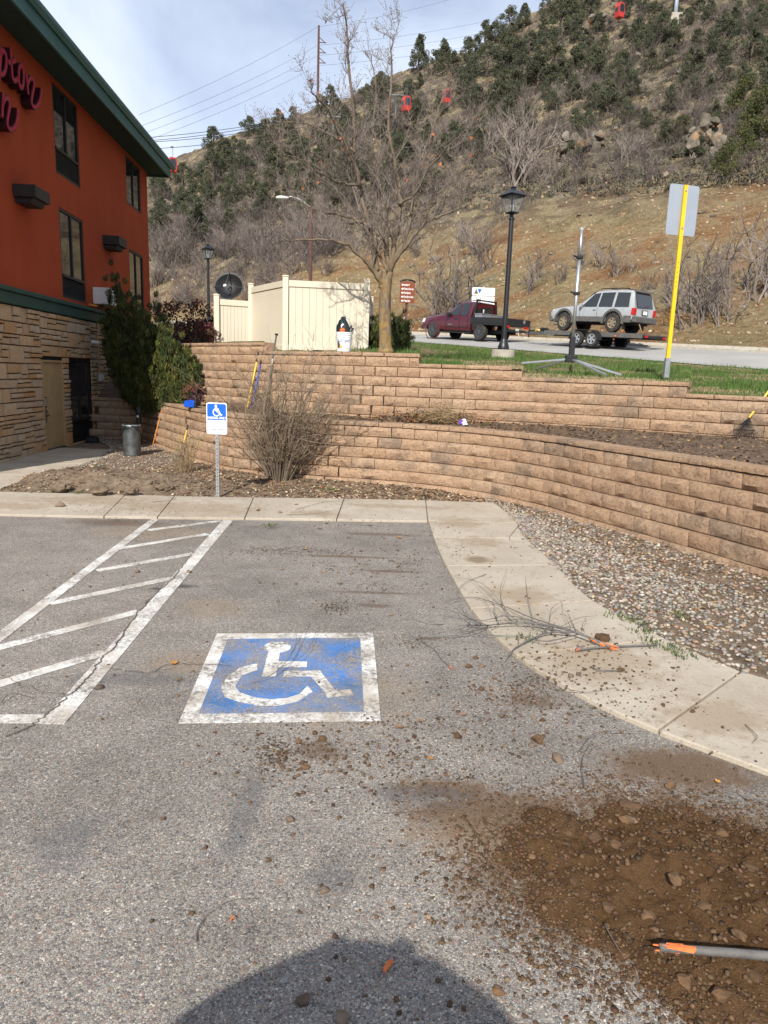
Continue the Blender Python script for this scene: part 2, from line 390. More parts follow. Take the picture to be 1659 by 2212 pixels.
    c = t.mix(t.ramp(t.math('DIVIDE', hgt, 40.0), [(.40, 0.0), (.56, 1.0)]), soil, rock)
    c = t.mix(t.ramp(t.noise(.38, 6, .66), [(.47, 0.0), (.60, .7)]), c, (.33, .265, .155))
    c = t.mix(1.0, c, t.ramp(t.noise(3.4, 8, .85), [(.34, .42), (.5, .98), (.68, 1.35)]), 'MULTIPLY')
    t.color(c); t.bump(t.noise(1.6, 8, .72), 1.0, .6); M['hill'] = t.fin(.98, 0, .03)
    # ---- rock
    t = NT('rock'); r = t.rnd(); base = t.ramp(t.noise(.9, 8, .7), [(.3, (.085, .07, .055)), (.46, (.21, .18, .14)), (.7, (.34, .30, .24))])
    base = t.mix(t.ramp(t.noise(.6, 5, .6), [(.54, 0.0), (.66, .8)]), base, (.40, .22, .10))
    base = t.mix(1.0, base, t.ramp(r, [(0, .50), (1, .95)]), 'MULTIPLY')
    t.color(base); t.bump(t.noise(5, 7, .72), 1.0, .15); M['rock'] = t.fin(.95, 0, .1)
    # ---- foliage and twigs: colour per leaf
    colmat('foliage', .75, 0, 60, .2); colmat('pebbles', .7, .3, 90, .3, .3); colmat('litter', .9, 0, 60, .1); colmat('grass', .8, 0, 60, .2)
    t = NT('bark'); base = t.ramp(t.noise(16, 6, .7, t.scaled((1, 1, .25))), [(.3, (.075, .055, .04)), (.6, (.185, .145, .105)), (.75, (.25, .205, .15))])
    sep = t.node('ShaderNodeSeparateXYZ'); t.ln(t.P(), sep.inputs[0])
    lich = t.math('MULTIPLY', t.ramp(t.noise(9, 5, .7), [(.42, 0.0), (.6, 1.0)]), t.ramp(t.math('DIVIDE', sep.outputs[2], 8.0), [(.30, 1.0), (.56, 0.0)]))
    t.color(t.mix(t.math('MULTIPLY', lich, .75), base, (.36, .22, .05))); t.bump(t.noise(30, 6, .7, t.scaled((1, 1, .3))), .8, .02); M['bark'] = t.fin(.95, 0, .05)
    mat('twig', (.215, .18, .155), .9, var=.2, scale=3, c2=(.13, .105, .09))
    mat('grey_twig', (.165, .135, .12), .9, var=.2, scale=.6, c2=(.105, .083, .075))
    mat('dark_twig', (.085, .064, .052), .9, var=.2, scale=2, c2=(.15, .115, .09))
    mat('tan_twig', (.30, .215, .115), .9, var=.2, scale=3, c2=(.18, .125, .07))
    mat('bush_stem', (.13, .10, .078), .9, var=.2, scale=5, c2=(.21, .16, .105)); mat('bush_twig', (.23, .175, .12), .9, var=.2, scale=4, c2=(.14, .105, .075))
    # ---- man-made
    mat('green_trim', (.018, .05, .042), .55, var=.1, scale=2, c2=(.026, .065, .052)); mat('fascia', (.045, .125, .12), .45, var=.08, scale=1.5)
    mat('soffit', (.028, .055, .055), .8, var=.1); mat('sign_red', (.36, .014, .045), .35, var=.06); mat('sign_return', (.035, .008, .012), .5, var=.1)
    mat('dark_frame', (.02, .019, .018), .5, var=.1); mat('louver', (.025, .025, .026), .6, var=.1); mat('bronze_box', (.033, .029, .027), .6, var=.12)
    mat('door_paint', (.36, .25, .125), .55, var=.07, scale=3); mat('black_metal', (.012, .012, .014), .42, var=.1, metal=.0, spec=.5)
    mat('black_plastic', (.015, .015, .016), .5, var=.1, spec=.4); mat('white_plastic', (.78, .77, .74), .4, var=.03, spec=.4)
    mat('grey_plastic', (.55, .55, .53), .5, var=.05); mat('galvanised', (.42, .43, .44), .42, metal=.75, var=.14, scale=20)
    mat('dark_steel', (.13, .14, .14), .5, metal=.6, var=.3, scale=9, c2=(.06, .065, .062)); mat('aluminium', (.60, .61, .62), .38, metal=.85, var=.06)
    mat('vinyl', (.60, .54, .425), .45, var=.03, scale=1.2, spec=.35); mat('yellow_paint', (.80, .47, .015), .45, var=.07, scale=4)
    mat('sign_back', (.33, .37, .42), .5, metal=.2, var=.04, scale=3); mat('sign_blue', (.012, .11, .62), .4, var=.04); mat('sign_white', (.80, .80, .80), .4, var=.02)
    mat('sign_ink', (.03, .05, .09), .5, var=.05); mat('brown_sign', (.21, .055, .02), .5, var=.06); mat('orange_wood', (.62, .22, .035), .5, var=.1, scale=14)
    mat('yellow_handle', (.78, .50, .08), .45, var=.06); mat('blue_handle', (.02, .065, .40), .45, var=.1); mat('blue_tool', (.01, .08, .48), .4, var=.06)
    mat('grey_handle', (.09, .095, .10), .55, var=.12); mat('orange_plastic', (.85, .12, .015), .5, var=.05); mat('bin_bag', (.012, .022, .021), .22, var=.2, spec=.6)
    mat('maroon_paint', (.075, .004, .010), .22, var=.04, spec=.6, **{'Coat Weight': .5, 'Coat Roughness': .08})
    mat('silver_paint', (.42, .43, .43), .36, metal=.25, var=.06, spec=.5, **{'Coat Weight': .4, 'Coat Roughness': .12})
    mat('grey_clad', (.075, .08, .082), .6, var=.12, c2=(.13, .11, .09)); mat('tyre', (.022, .021, .02), .85, var=.2, c2=(.05, .044, .038)); mat('flat_black', (.022, .022, .023), .6, var=.15)
    mat('alloy', (.60, .60, .58), .3, metal=.8, var=.08); mat('bronze_alloy', (.42, .33, .22), .4, metal=.6, var=.1); mat('dark_alloy', (.14, .14, .145), .4, metal=.7, var=.1)
    mat('red_lens', (.45, .012, .012), .2, var=.05, spec=.6); mat('clear_lens', (.6, .6, .6), .15, var=.05, spec=.6); mat('steel_box', (.34, .34, .35), .45, metal=.5, var=.1)
    mat('gondola_red', (.46, .032, .018), .3, var=.05, spec=.5); mat('pole_wood', (.12, .06, .045), .8, var=.15); mat('concrete_base', (.42, .38, .31), .9, var=.12, scale=5, bump=.3)
    mat('cut_wood', (.72, .20, .055), .7, var=.2, scale=30, c2=(.46, .12, .035)); mat('fresh_bark', (.15, .14, .13), .7, var=.2, scale=12, bump=.4, bscale=60)
    mat('skin', (.45, .27, .19), .6); mat('cloth', (.12, .14, .19), .9, var=.1); mat('straw', (.5, .38, .2), .9); mat('terrace_soil', (.14, .095, .06), .98, var=.25, scale=6, bump=.9, bscale=30, c2=(.07, .045, .03))
    for nm, rough, tint in (('glass', .03, (.015, .017, .018)), ('vehicle_glass', .06, (.012, .014, .015))):
        t = NT(nm); t.color(tint); t.bump(t.noise(.8, 2), .02, .02); M[nm] = t.fin(rough, 0, .9)
    t = NT('lamp_glass'); t.color((.30, .32, .33)); M['lamp_glass'] = t.fin(.15, 0, .5, **{'Alpha': .22})
build_materials()
M = MATS
# ------------------------------------------------------------------ parking lot
WALK_Z = .03
g = MB(); g.grid(lambda u, v: (-40 + 80 * u, -40 + 60 * v, -.0), 40, 30)
lot = g.build('parking_lot', M['asphalt']); tag(lot, 'worn chip-seal asphalt parking lot strewn with soil and stones', 'parking lot', kind='structure')
far = MB(); far.grid(lambda u, v: (-1500 + 3000 * u, -1500 + 3000 * v, -.6), 4, 4)
tag(far.build('ground', M['bed_soil']), 'bare ground spreading beyond the lot', 'ground', kind='structure')

def P2(x, y):      # photo bearing -> spot on the lot
    p = atz(x, y, 0); return (p.x, p.y)
def sheet(name, poly, z, m, parent):
    g = MB(); g.prism(poly, z - .003, z, lambda u, v, d: (u, v, d)); return g.build(name, m, parent)
def zq(zx, zy): return P2(zx * .5001, zy * .5001 + 1050.9)
def stripe(a, b, w, z, parent, name='stripe'):
    a = Vector(a); b = Vector(b); d = (b - a).normalized(); n = Vector((-d.y, d.x)) * w / 2
    return sheet(name, [tuple(a - n), tuple(b - n), tuple(b + n), tuple(a + n)], z, M['white_paint'], parent)
aisle = empty('access_aisle_marking', (-2.2, 5.5, 0)); tag(aisle, 'worn white diagonal stripes of the access aisle beside the blue square', 'marking')
def to_local(o, root): o.location = -Vector(root.location); return o
st = [to_local(stripe(zq(985, 146), zq(225, 1028), .125, .004, aisle), aisle), to_local(stripe(zq(668, 143), zq(-330, 900), .10, .004, aisle), aisle)]
for a, b in (((640, 190), (955, 150)), ((510, 270), (898, 207)), ((420, 365), (838, 291)), ((215, 507), (745, 397)), ((-60, 712), (600, 541)), ((-60, 872), (455, 719)), ((-200, 1008), (225, 1006))):
    to_local(stripe(zq(*a), zq(*b), .095, .0055, aisle), aisle)
emb = empty('accessible_parking_emblem', (-.5, 4.2, 0)); tag(emb, 'blue square with white border and wheelchair symbol painted on the asphalt', 'marking')
def poly_part(name, pts, z, m): return to_local(sheet(name, [zq(*p) for p in pts], z, M[m], emb), emb)
O4 = [(937, 638), (1612, 634), (1645, 1015), (770, 1026)]; I4 = [(985, 660), (1556, 655), (1572, 977), (858, 986)]
poly_part('blue_field', I4[::-1], .004, 'blue_paint')
for i in range(4):
    j = (i + 1) % 4; poly_part('border_line', [O4[i], I4[i], I4[j], O4[j]], .0052 + .0004 * (i % 2), 'white_paint')
poly_part('symbol_head', [(1199 + 58 * math.cos(a), 697 + 23 * math.sin(a)) for a in [-k * math.pi / 12 for k in range(24)]], .0065, 'white_paint')
poly_part('symbol_torso', [(1162, 706), (1132, 822), (1192, 822), (1212, 706)], .0068, 'white_paint')
poly_part('symbol_arm', [(1203, 759), (1198, 783), (1325, 782), (1327, 760)], .0072, 'white_paint')
poly_part('symbol_leg', [(1229, 800), (1222, 824), (1342, 823), (1405, 893), (1413, 915), (1525, 902), (1513, 880), (1450, 887), (1382, 799)], .0065, 'white_paint')
poly_part('symbol_wheel', [(1112, 768), (1040, 784), (978, 828), (956, 872), (972, 912), (1030, 932), (1120, 950), (1200, 950), (1290, 931), (1350, 890), (1328, 864), (1295, 900), (1240, 918), (1170, 924), (1095, 914), (1035, 893), (1016, 865), (1046, 818), (1112, 795)], .0069, 'white_paint')
def crack(pts, w, seed):
    P = [Vector((*zq(*p), 0)) for p in pts]; pp = smoothpath([tuple(p) for p in P], 14); g = MB(); L = []
    for i, p in enumerate(pp):
        d = np.array(pp[min(i + 1, len(pp) - 1)]) - np.array(pp[max(i - 1, 0)]); n = np.array([-d[1], d[0], 0]); n = n / (np.linalg.norm(n) + 1e-9)
        k = mnoise.noise(Vector((i * .45, seed, 0))); q = p + n * .03 * k; ww = w * (.5 + .8 * abs(mnoise.noise(Vector((i * .7, seed + 5, 0)))))
        L.append((q - n * ww, q + n * ww))
    V = [(*x[:2], .0085) for ab in L for x in ab]; g.add(V, [(2 * i, 2 * i + 1, 2 * i + 3, 2 * i + 2) for i in range(len(L) - 1)])
    o = g.build('crack', M['dark_twig'], lot); return o
crack([(835, 285), (800, 330), (745, 400), (610, 530), (500, 690), (450, 735), (380, 830), (300, 905), (200, 990), (120, 1045), (20, 1085)], .007, 1.0)
crack([(470, 790), (560, 800), (650, 808), (720, 775), (850, 772), (1000, 778)], .004, 3.0)
crack([(-40, 800), (150, 880), (300, 905)], .003, 6.0)

# ------------------------------------------------------------------ concrete walkway, slab by slab
walk = empty('walkway', (0, 9, 0)); tag(walk, 'pale concrete walkway of jointed slabs around the lot', 'walkway', kind='structure')
def slab(poly, dz=0.0):
    cx = sum(p[0] for p in poly) / len(poly); cy = sum(p[1] for p in poly) / len(poly); q = []
    for x, y in poly:
        d = math.hypot(x - cx, y - cy); k = 1 - .006 / d * 1.4; q.append((cx + (x - cx) * k, cy + (y - cy) * k))
    g = MB(); g.prism(q, -.12, WALK_Z + dz, lambda u, v, d: (u, v - 9, d)); o = g.build('concrete_slab', M['concrete'], walk); 
    b = o.modifiers.new('bevel', 'BEVEL'); b.width = .008; b.segments = 2; return o
IN = [(-11, 8.35), (-4.75, 8.48), (-3.45, 8.56), (-2.81, 8.62), (-1.75, 8.75), (-.6, 8.86), (.57, 8.97)]
OUT = [(-11, 9.85), (-5.62, 10.02), (-3.75, 10.12), (-3.05, 10.15), (-1.92, 10.25), (-.6, 10.42), (.62, 10.52)]
for i in range(6): slab([IN[i], IN[i + 1], OUT[i + 1], OUT[i]], random.uniform(-.002, .002))
slab([(.57, 8.97), (1.72, 9.02), (1.76, 10.50), (.62, 10.52)])
SIP = Path2([(.57, 8.97)] + [P2(*p) for p in ((945, 1190), (985, 1270), (1040, 1352), (1130, 1435), (1280, 1525), (1420, 1588), (1540, 1638), (1659, 1682))] + [(2.9, 2.4), (4.2, 1.3)], 8)
SOP = Path2([(1.72, 9.02)] + [P2(*p) for p in ((1137, 1168), (1200, 1226), (1270, 1296), (1370, 1352), (1480, 1408), (1600, 1458), (1659, 1484))] + [(3.6, 3.3), (4.9, 2.2)], 8)
def near_s(path, q): return path.s[np.argmin(np.linalg.norm(path.p - np.array(q), axis=1))]
JN = [(SIP.s[0], SOP.s[0])] + [(near_s(SIP, P2(*a)), near_s(SOP, P2(*b))) for a, b in (((937, 1166), (1137, 1168)), ((966, 1224), (1201, 1226)), ((1019, 1320), (1290, 1305)), ((1115, 1419), (1430, 1385)), ((1430, 1588), (1600, 1458)))] + [(SIP.L, SOP.L)]
for (a0, b0), (a1, b1) in zip(JN[:-1], JN[1:]):
    slab([tuple(SIP.at(a0 + (a1 - a0) * k / 5)) for k in range(6)] + [tuple(SOP.at(b1 + (b0 - b1) * k / 5)) for k in range(6)])
# walk along the hotel to its side door
WB = lambda y: -7.11 - .06 * (y - 12.98)
HS = [(10.05, -5.65), (11.6, -5.66), (13.2, -5.68), (14.7, -5.72), (15.7, -5.75)]
for (y0, x0), (y1, x1) in zip(HS[:-1], HS[1:]): slab([(WB(y0), y0), (x0, y0 - (.05 if y0 < 10.1 else 0)), (x1, y1), (WB(y1), y1)])
slab([(WB(8), 9.9), (-5.65, 9.995), (-5.65, 10.05), (WB(10.05), 10.05)], -.002)

# ------------------------------------------------------------------ retaining walls
CH, BL = .175, .41
LOW = Path2([(-7.55, 17.95), (-6.75, 17.9), (-6.05, 17.75), (-5.2, 16.6), (-4.35, 15.25), (-3.5, 13.9), (-2.5, 12.8), (-1.1, 12.25), (-.4, 12.08), (.38, 11.85), (1.21, 11.4), (1.84, 10.8), (2.36, 10.05), (2.75, 9.2), (3.12, 8.45), (3.42, 7.8), (3.8, 6.95), (4.2, 5.9), (4.5, 4.9)], 12)
def az_pt(px, D):
    r = ray(px, 812); return (r.x / r.y * D, D)
UPP = Path2([az_pt(*p) for p in ((360, 17.8), (430, 16.5), (500, 15.6), (600, 14.6), (700, 13.85), (787, 13.35), (900, 13.1), (1000, 12.95), (1100, 12.8), (1200, 12.55), (1300, 12.2), (1400, 11.75), (1500, 11.35), (1659, 10.75), (1850, 10.1), (2050, 9.5))], 12)
def make_blocks(n, L, Hh, D, rough, seed):
    out = []
    for k in range(n):
        rr = random.Random(seed + k); g = MB(); nu, nv = 6, 3; ch = .012
        def fr(u, v):
            x = (u - .5) * (L - .008) + (rr.uniform(-.004, .004)); z = .009 + v * (Hh - .018) + rr.uniform(-.003, .003); e = min(u, 1 - u) > .01 and min(v, 1 - v) > .01
            y = -.010 - (rough * rr.uniform(.05, 1) if e else 0) - (.006 * rr.random())
            return (x, y, z)
        g.grid(fr, nu, nv)
        # chamfer ring to the body, then body
        w = nu + 1; ring = [i for i in range(w)] + [j * w + nu for j in range(1, nv + 1)] + [nv * w + i for i in range(nu - 1, -1, -1)] + [j * w for j in range(nv - 1, 0, -1)]
        hx = L / 2 - .002; back = [(-hx, .012, .0), (hx, .012, .0), (hx, .012, Hh - .003), (-hx, .012, Hh - .003)]
        b = len(g.v); g.v.extend(back); g.v.extend([(x * .9, D, z) for x, y, z in back])
        c0, c1, c2, c3 = 0, nu, nv * w + nu, nv * w
        def fan(idx, a, bb): 
            g.f.append(tuple(idx) + (bb, a)); g.m.append(0)
        g.f.append((b, b + 1) + tuple(range(nu, -1, -1))); g.m.append(0)
        g.f.append((b + 1, b + 2) + tuple(j * w + nu for j in range(nv, -1, -1))); g.m.append(0)
        g.f.append((b + 2, b + 3) + tuple(nv * w + i for i in range(0, nu + 1))); g.m.append(0)
        g.f.append((b + 3, b) + tuple(j * w for j in range(0, nv + 1))); g.m.append(0)
        g.f.append((b + 4, b + 5, b + 6, b + 7)); g.m.append(0)
        for q in ((0, 1, 5, 4), (1, 2, 6, 5), (2, 3, 7, 6), (3, 0, 4, 7)): g.f.append(tuple(b + i for i in q)[::-1]); g.m.append(0)
        me = g.mesh('block', M['block'], True, 38); out.append(me)
    return out
BLK = make_blocks(14, BL, CH, .26, .042, 100); CAP = make_blocks(6, BL, .075, .30, .010, 300)
def wall_run(root, path, z_of_course, n_courses, cap_z, s0, s1, top=True, half=False):
    """courses from the top down; z_of_course(c) is the foot of course c, c = 0 at the top"""
    for c in range(n_courses):
        off = (BL / 2 if (c % 2) else 0) + .04 * random.uniform(-1, 1); s = s0 - off + BL / 2; fwd = .042 * c
        while s < s1 + BL * .3:
            if s0 - .01 < s - BL / 2 + .12:
                q = path.at(s); t = path.tan(s); nrm = np.array([t[1], -t[0]])   # toward the lot
                o = link('block', random.choice(BLK), root); o.location = (q[0] + nrm[0] * fwd - root.location.x, q[1] + nrm[1] * fwd - root.location.y, z_of_course(c) + random.uniform(-.002, .002) - root.location.z)
                o.rotation_euler = (0, 0, math.atan2(t[1], t[0]) + random.uniform(-.008, .008)); k = random.uniform(.985, 1.0); o.scale = (k, 1, 1)
            s += BL
    if cap_z is not None:
        s = s0 + BL / 2 + .1 * random.random() - .05
        while s < s1 + .05:
            q = path.at(s); t = path.tan(s); nrm = np.array([t[1], -t[0]])
            o = link('cap_stone', random.choice(CAP), root); o.location = (q[0] + nrm[0] * .02 - root.location.x, q[1] + nrm[1] * .02 - root.location.y, cap_z - root.location.z)
            o.rotation_euler = (0, 0, math.atan2(t[1], t[0])); s += BL * 1.02
LOW_TOP = .995
lower_wall = empty('retaining_wall', (0, 12, 0)); tag(lower_wall, 'lower curved tan split-face block retaining wall rising from the gravel bed', 'retaining wall')
wall_run(lower_wall, LOW, lambda c: LOW_TOP - CH * (c + 1), 6, LOW_TOP, .1, LOW.L)
wall_run(lower_wall, LOW, lambda c: LOW_TOP - CH * 7, 1, None, LOW.L - 8, LOW.L)
upper_wall = empty('retaining_wall', (0, 14, 1)); tag(upper_wall, 'upper stepped tan block retaining wall topped by the lawn and fence', 'retaining wall')
def s_at_px(path, px):
    best = min(np.linspace(0, path.L, 600), key=lambda s: abs(path.at(s)[0] / path.at(s)[1] - (ray(px, 812).x / ray(px, 812).y))); return best
UT = 2.18                                   # top of the highest full run (under its cap)
steps = [(0.0, s_at_px(UPP, 575), UT + CH), (s_at_px(UPP, 575), s_at_px(UPP, 905), UT), (s_at_px(UPP, 905), s_at_px(UPP, 1130), UT - CH), (s_at_px(UPP, 1130), s_at_px(UPP, 1490), UT - 2 * CH), (s_at_px(UPP, 1490), UPP.L, UT - 3 * CH)]
# whole courses run along the wall; each step only adds courses on top
edges = [s[1] for s in steps]
ncz = [UT + CH - CH * k for k in range(9)]
for k in range(8):
    top = ncz[k]; last = [e for (a, e, zt) in steps if zt >= top - .01][-1]
    off = (BL / 2 if k % 2 else 0); fwd = .04 * k; s = .02 - off + BL / 2
    while s - BL / 2 < last - .06:
        L = BL
        if s + BL / 2 > last: L = (last - (s - BL / 2)); s = last - L / 2
        if s > .05:
            q = UPP.at(s); t = UPP.tan(s); nrm = np.array([t[1], -t[0]])
            o = link('block', random.choice(BLK), upper_wall); o.location = (q[0] + nrm[0] * fwd, q[1] + nrm[1] * fwd - 14, top - CH - 1 + random.uniform(-.002, .002))
            o.rotation_euler = (0, 0, math.atan2(t[1], t[0]) + random.uniform(-.008, .008)); o.scale = (max(.3, L / BL), 1, 1)
        s += L / 2 + BL / 2
for (a, e, zt) in steps:
    s = a + BL / 2
    while s < e + .02:
        q = UPP.at(min(s, e - BL * .45)); t = UPP.tan(s); nrm = np.array([t[1], -t[0]])
        k = int(round((UT + CH - zt) / CH)); fwd = .04 * k + .012
        o = link('cap_stone', random.choice(CAP), upper_wall); o.location = (q[0] + nrm[0] * fwd, q[1] + nrm[1] * fwd - 14, zt - 1); o.rotation_euler = (0, 0, math.atan2(t[1], t[0])); s += BL * 1.02
# ------------------------------------------------------------------ terrace between the walls
def terrace_fn(u, v):
    a = LOW.at(u * LOW.L); su = u
    # nearest matching bearing on the upper wall
    b = UPP.at(np.clip((u - .16) / .80, 0, 1) * UPP.L)
    t = LOW.tan(u * LOW.L); n = np.array([-t[1], t[0]]); a = a + n * .2
    p = a * (1 - v) + b * v
    z = 1.03 + .09 * v + .035 * noise2(p[0], p[1], 2.3, 3) * math.sin(math.pi * min(1, v * 1.0 + .08)) + .02 * noise2(p[0], p[1], 9, 1)
    return (p[0], p[1], z)
g = MB(); g.grid(terrace_fn, 220, 16); tag(g.build('terrace_bed', M['terrace_soil'], smooth=True), 'dark soil strip between the two retaining walls', 'soil bed', kind='structure')

def bank_fn(u, v):
    x = -8.2 + 5.4 * u; y = 18.05 + 4.6 * v - max(0, (x + 5.9)) * (1.25 * (1 - v) + .9 * v); z = 1.03 + 1.42 * min(1, v * 1.1) ** .9 + .05 * noise2(x, y, 1.5, 8)
    return (x, y, z)
g = MB(); g.grid(bank_fn, 30, 24); tag(g.build('shrub_bank', M['terrace_soil'], smooth=True), 'shaded soil bank under the shrubs beside the hotel', 'bank', kind='structure')

# ------------------------------------------------------------------ planting bed (gravel and mulch) below the lower wall
BI = Path2([(-5.70, 15.6), (-5.66, 14), (-5.62, 12), (-5.60, 10.08), (-4.6, 10.03), (-3.05, 10.10), (-1.9, 10.20), (-.6, 10.37), (.62, 10.47), (1.70, 10.45)] + [tuple(SOP.at(SOP.L * k) - np.array([.05, .02])) for k in (0, .15, .3, .45, .6, .75, .88, 1.0)], 6)
BO = Path2([(-7.45, 17.75), (-6.7, 17.8), (-6.05, 17.7), (-5.2, 16.55), (-4.35, 15.2), (-3.5, 13.85), (-2.5, 12.75), (-1.1, 12.2), (.38, 11.8), (1.21, 11.35), (1.84, 10.75), (2.36, 10.0), (2.75, 9.15), (3.12, 8.4), (3.42, 7.75), (3.8, 6.9), (4.2, 5.85), (4.9, 3.6)], 6)
def bed_fn(u, v):
    n = len(BI.p) - 1; a = BI.p[min(n, int(round(u * n)))] if False else np.array([np.interp(u * n, range(n + 1), BI.p[:, k]) for k in (0, 1)])
    n2 = len(BO.p) - 1; b = np.array([np.interp(u * n2, range(n2 + 1), BO.p[:, k]) for k in (0, 1)])
    p = a * (1 - v) + b * v
    z = .012 + .07 * v * v + .018 * noise2(p[0], p[1], 3, 2) + .010 * noise2(p[0], p[1], 11, 7)
    return (p[0], p[1], bed_extra(p[0], p[1], z, v))
def bed_extra(x, y, z, v):
    m = math.exp(-(((x + 4.55) / 1.05) ** 2 + ((y - 11.0) / .75) ** 2)) * (.26 + .12 * noise2(x, y, 2.2, 5) + .07 * noise2(x, y, 6, 9))
    m2 = math.exp(-(((x + 3.0) / .8) ** 2 + ((y - 11.2) / .6) ** 2)) * .12
    return z + (max(0, m) + m2) * min(1, v * 9 + .03)
g = MB(); g.grid(bed_fn, 260, 44); tag(g.build('planting_bed', M['bed_soil'], smooth=True), 'bed of dirt, leaf litter and river gravel below the lower wall', 'planting bed', kind='structure')
# corner of bare dirt between the hotel walk, its wall and the lower wall
g = MB(); g.grid(lambda u, v: (-7.6 + 2.0 * u, 15.6 + 2.35 * v, .022 + .012 * noise2(u * 6, v * 6, 1, 4)), 14, 14); g.build('bed_corner', M['bed_soil'], bpy.data.objects['planting_bed'])

# ------------------------------------------------------------------ upper ground, road and hillside: one surface measured along bearings
A1, A2 = np.array([11.9, 22.0]), np.array([1.1, 35.0]); B1, B2 = np.array([15.2, 28.0]), np.array([1.2, 46.0])
ZA1, ZA2, ZB1, ZB2 = 2.37, 3.46, 3.21, 4.45
def cross(k, P, Q):
    """where the line P-Q meets the bearing x = k*y : (parameter, y)"""
    d = Q - P; t = (P[0] - k * P[1]) / (k * d[1] - d[0]); return t, P[1] + d[1] * t
HILL = {  # bearing (photo column): profile of (distance, photo row)
 -500: [(.5, 640), (.65, 560), (.8, 470), (1, 400), (1.3, 330)],
}
PROF = [(-700, [(140, 640), (180, 560), (230, 480), (290, 420), (330, 420)]),
 (0, [(112, 650), (140, 560), (190, 450), (240, 392), (280, 374)]),
 (330, [(95, 640), (115, 585), (150, 480), (200, 402), (235, 368)]),
 (450, [(84, 640), (105, 570), (140, 450), (185, 352), (222, 318)]),
 (600, [(70, 655), (90, 575), (120, 470), (160, 365), (200, 288), (222, 268)]),
 (700, [(62, 660), (82, 565), (115, 440), (155, 330), (200, 240), (214, 226)]),
 (830, [(56, 665), (75, 570), (110, 425), (150, 295), (190, 185), (204, 162)]),
 (1000, [(50, 650), (66, 545), (90, 455), (130, 290), (165, 160), (190, 92)]),
 (1200, [(44, 640), (58, 520), (76, 412), (95, 375), (125, 232), (155, 100), (180, 8), (198, -30)]),
 (1430, [(40, 610), (52, 480), (64, 402), (82, 330), (112, 190), (142, 75), (175, -40), (205, -110)]),
 (1659, [(36, 600), (46, 470), (57, 385), (76, 292), (106, 135), (140, -20), (180, -160), (212, -240)]),
 (2100, [(31, 610), (40, 470), (50, 375), (72, 262), (102, 85), (142, -100), (182, -250), (215, -330)]),
 (2900, [(30, 600), (40, 450), (50, 350), (72, 230), (102, 40), (142, -160), (182, -320), (215, -420)])]
NP = 9; DISTS = None
def resample(prof):
    d = np.array([p[0] for p in prof], float); y = np.array([p[1] for p in prof], float); q = np.linspace(0, 1, NP); s = np.linspace(0, 1, len(d)); return np.interp(q, s, d), np.interp(q, s, y)
KX = []; KD = []; KZ = []
for px, prof in PROF:
    d, y = resample(prof); r0 = ray(px, 812); k = r0.x / r0.y; z = []
    for di, yi in zip(d, y):
        r = ray(px, yi); z.append(EYE + r.z / r.y * di)
    KX.append(k); KD.append(d); KZ.append(z)
KX = np.array(KX); KD = np.array(KD); KZ = np.array(KZ)
def bearing_profile(k):
    """distances (along y) and heights of the ground on the bearing x/y = k, from the upper wall outward"""
    # upper wall top
    kk = UPP.p[:, 0] / UPP.p[:, 1]; D0 = float(np.interp(k, kk, UPP.p[:, 1])) ; s = float(np.interp(k, kk, UPP.s))
    zt = [z for a, e, z in steps if s <= e + 1e-6]; zt = zt[0] if zt else steps[-1][2]
    if k < kk[0]: zt = steps[0][2]; D0 = 22.0
    tA, yA = cross(k, A1, A2); tB, yB = cross(k, B1, B2)
    if k < -.42: tA = tB = 3.2; yA, yB = 62.0, 80.0
    zA = ZA1 + (ZA2 - ZA1) * tA; zB = ZB1 + (ZB2 - ZB1) * tB
    d = np.array([np.interp(k, KX, KD[:, j]) for j in range(NP)]); z = np.array([np.interp(k, KX, KZ[:, j]) for j in range(NP)])
    return D0, zt, yA, zA, yB, zB, d, z
def ground(k, D):
    D0, zt, yA, zA, yB, zB, d, z = bearing_profile(k)
    xs = np.concatenate([[D0 + .3, yA, yB, yB + 1.0], np.maximum(d, yB + 1.5 + np.arange(NP) * .1), [d[-1] + 40, d[-1] + 400]])
    zs = np.concatenate([[zt + .03, zA, zB, zB + .35], np.maximum(z, zB + .35), [z[-1] - 4, z[-1] - 160]])
    return float(np.interp(D, xs, zs))
def hillnoise(x, y, D):
    yb = bearing_profile(x / y)[4]; a = max(0.0, min(1.0, (D - yb - 2.5) / 30)); p = Vector((x, y, 0))
    n = mnoise.noise(p * .045) * 3.0 + mnoise.noise(p * .13 + Vector((9, 0, 0))) * 1.5 + mnoise.noise(p * .4) * .55 + abs(mnoise.noise(p * .22 + Vector((0, 30, 0)))) * 1.6
    return n * a * min(1, .35 + D / 160)
_cache = {}
def hill_z(x, y):
    k = x / y; return ground(k, y) + hillnoise(x, y, y)
KS = np.concatenate([np.linspace(-.95, -.40, 26), np.linspace(-.39, .66, 300), np.linspace(.67, 1.5, 30)])
def strip_mesh(name, mt, rows_fn, nr, zfn, smooth=True):
    g = MB(); V = []
    for k in KS:
        for D in rows_fn(k): V.append((k * D, D, zfn(k, D)))
    n = len(KS); F = [(i * nr + j, (i + 1) * nr + j, (i + 1) * nr + j + 1, i * nr + j + 1) for i in range(n - 1) for j in range(nr - 1)]
    g.add(V, F); return g.build(name, mt, smooth=smooth)
def lawn_rows(k):
    D0, zt, yA, *_ = bearing_profile(k); return np.concatenate([[D0 + .12], np.linspace(D0 + .3, yA, 27)])
def lawn_z(k, D):
    x, y = k * D, D; return ground(k, D) + .045 * noise2(x, y, .8, 2) + .02 * noise2(x, y, 3, 5)
lawn = strip_mesh('lawn', M['lawn'], lawn_rows, 28, lawn_z); tag(lawn, 'patchy spring lawn between the upper wall and the road', 'lawn', kind='structure')
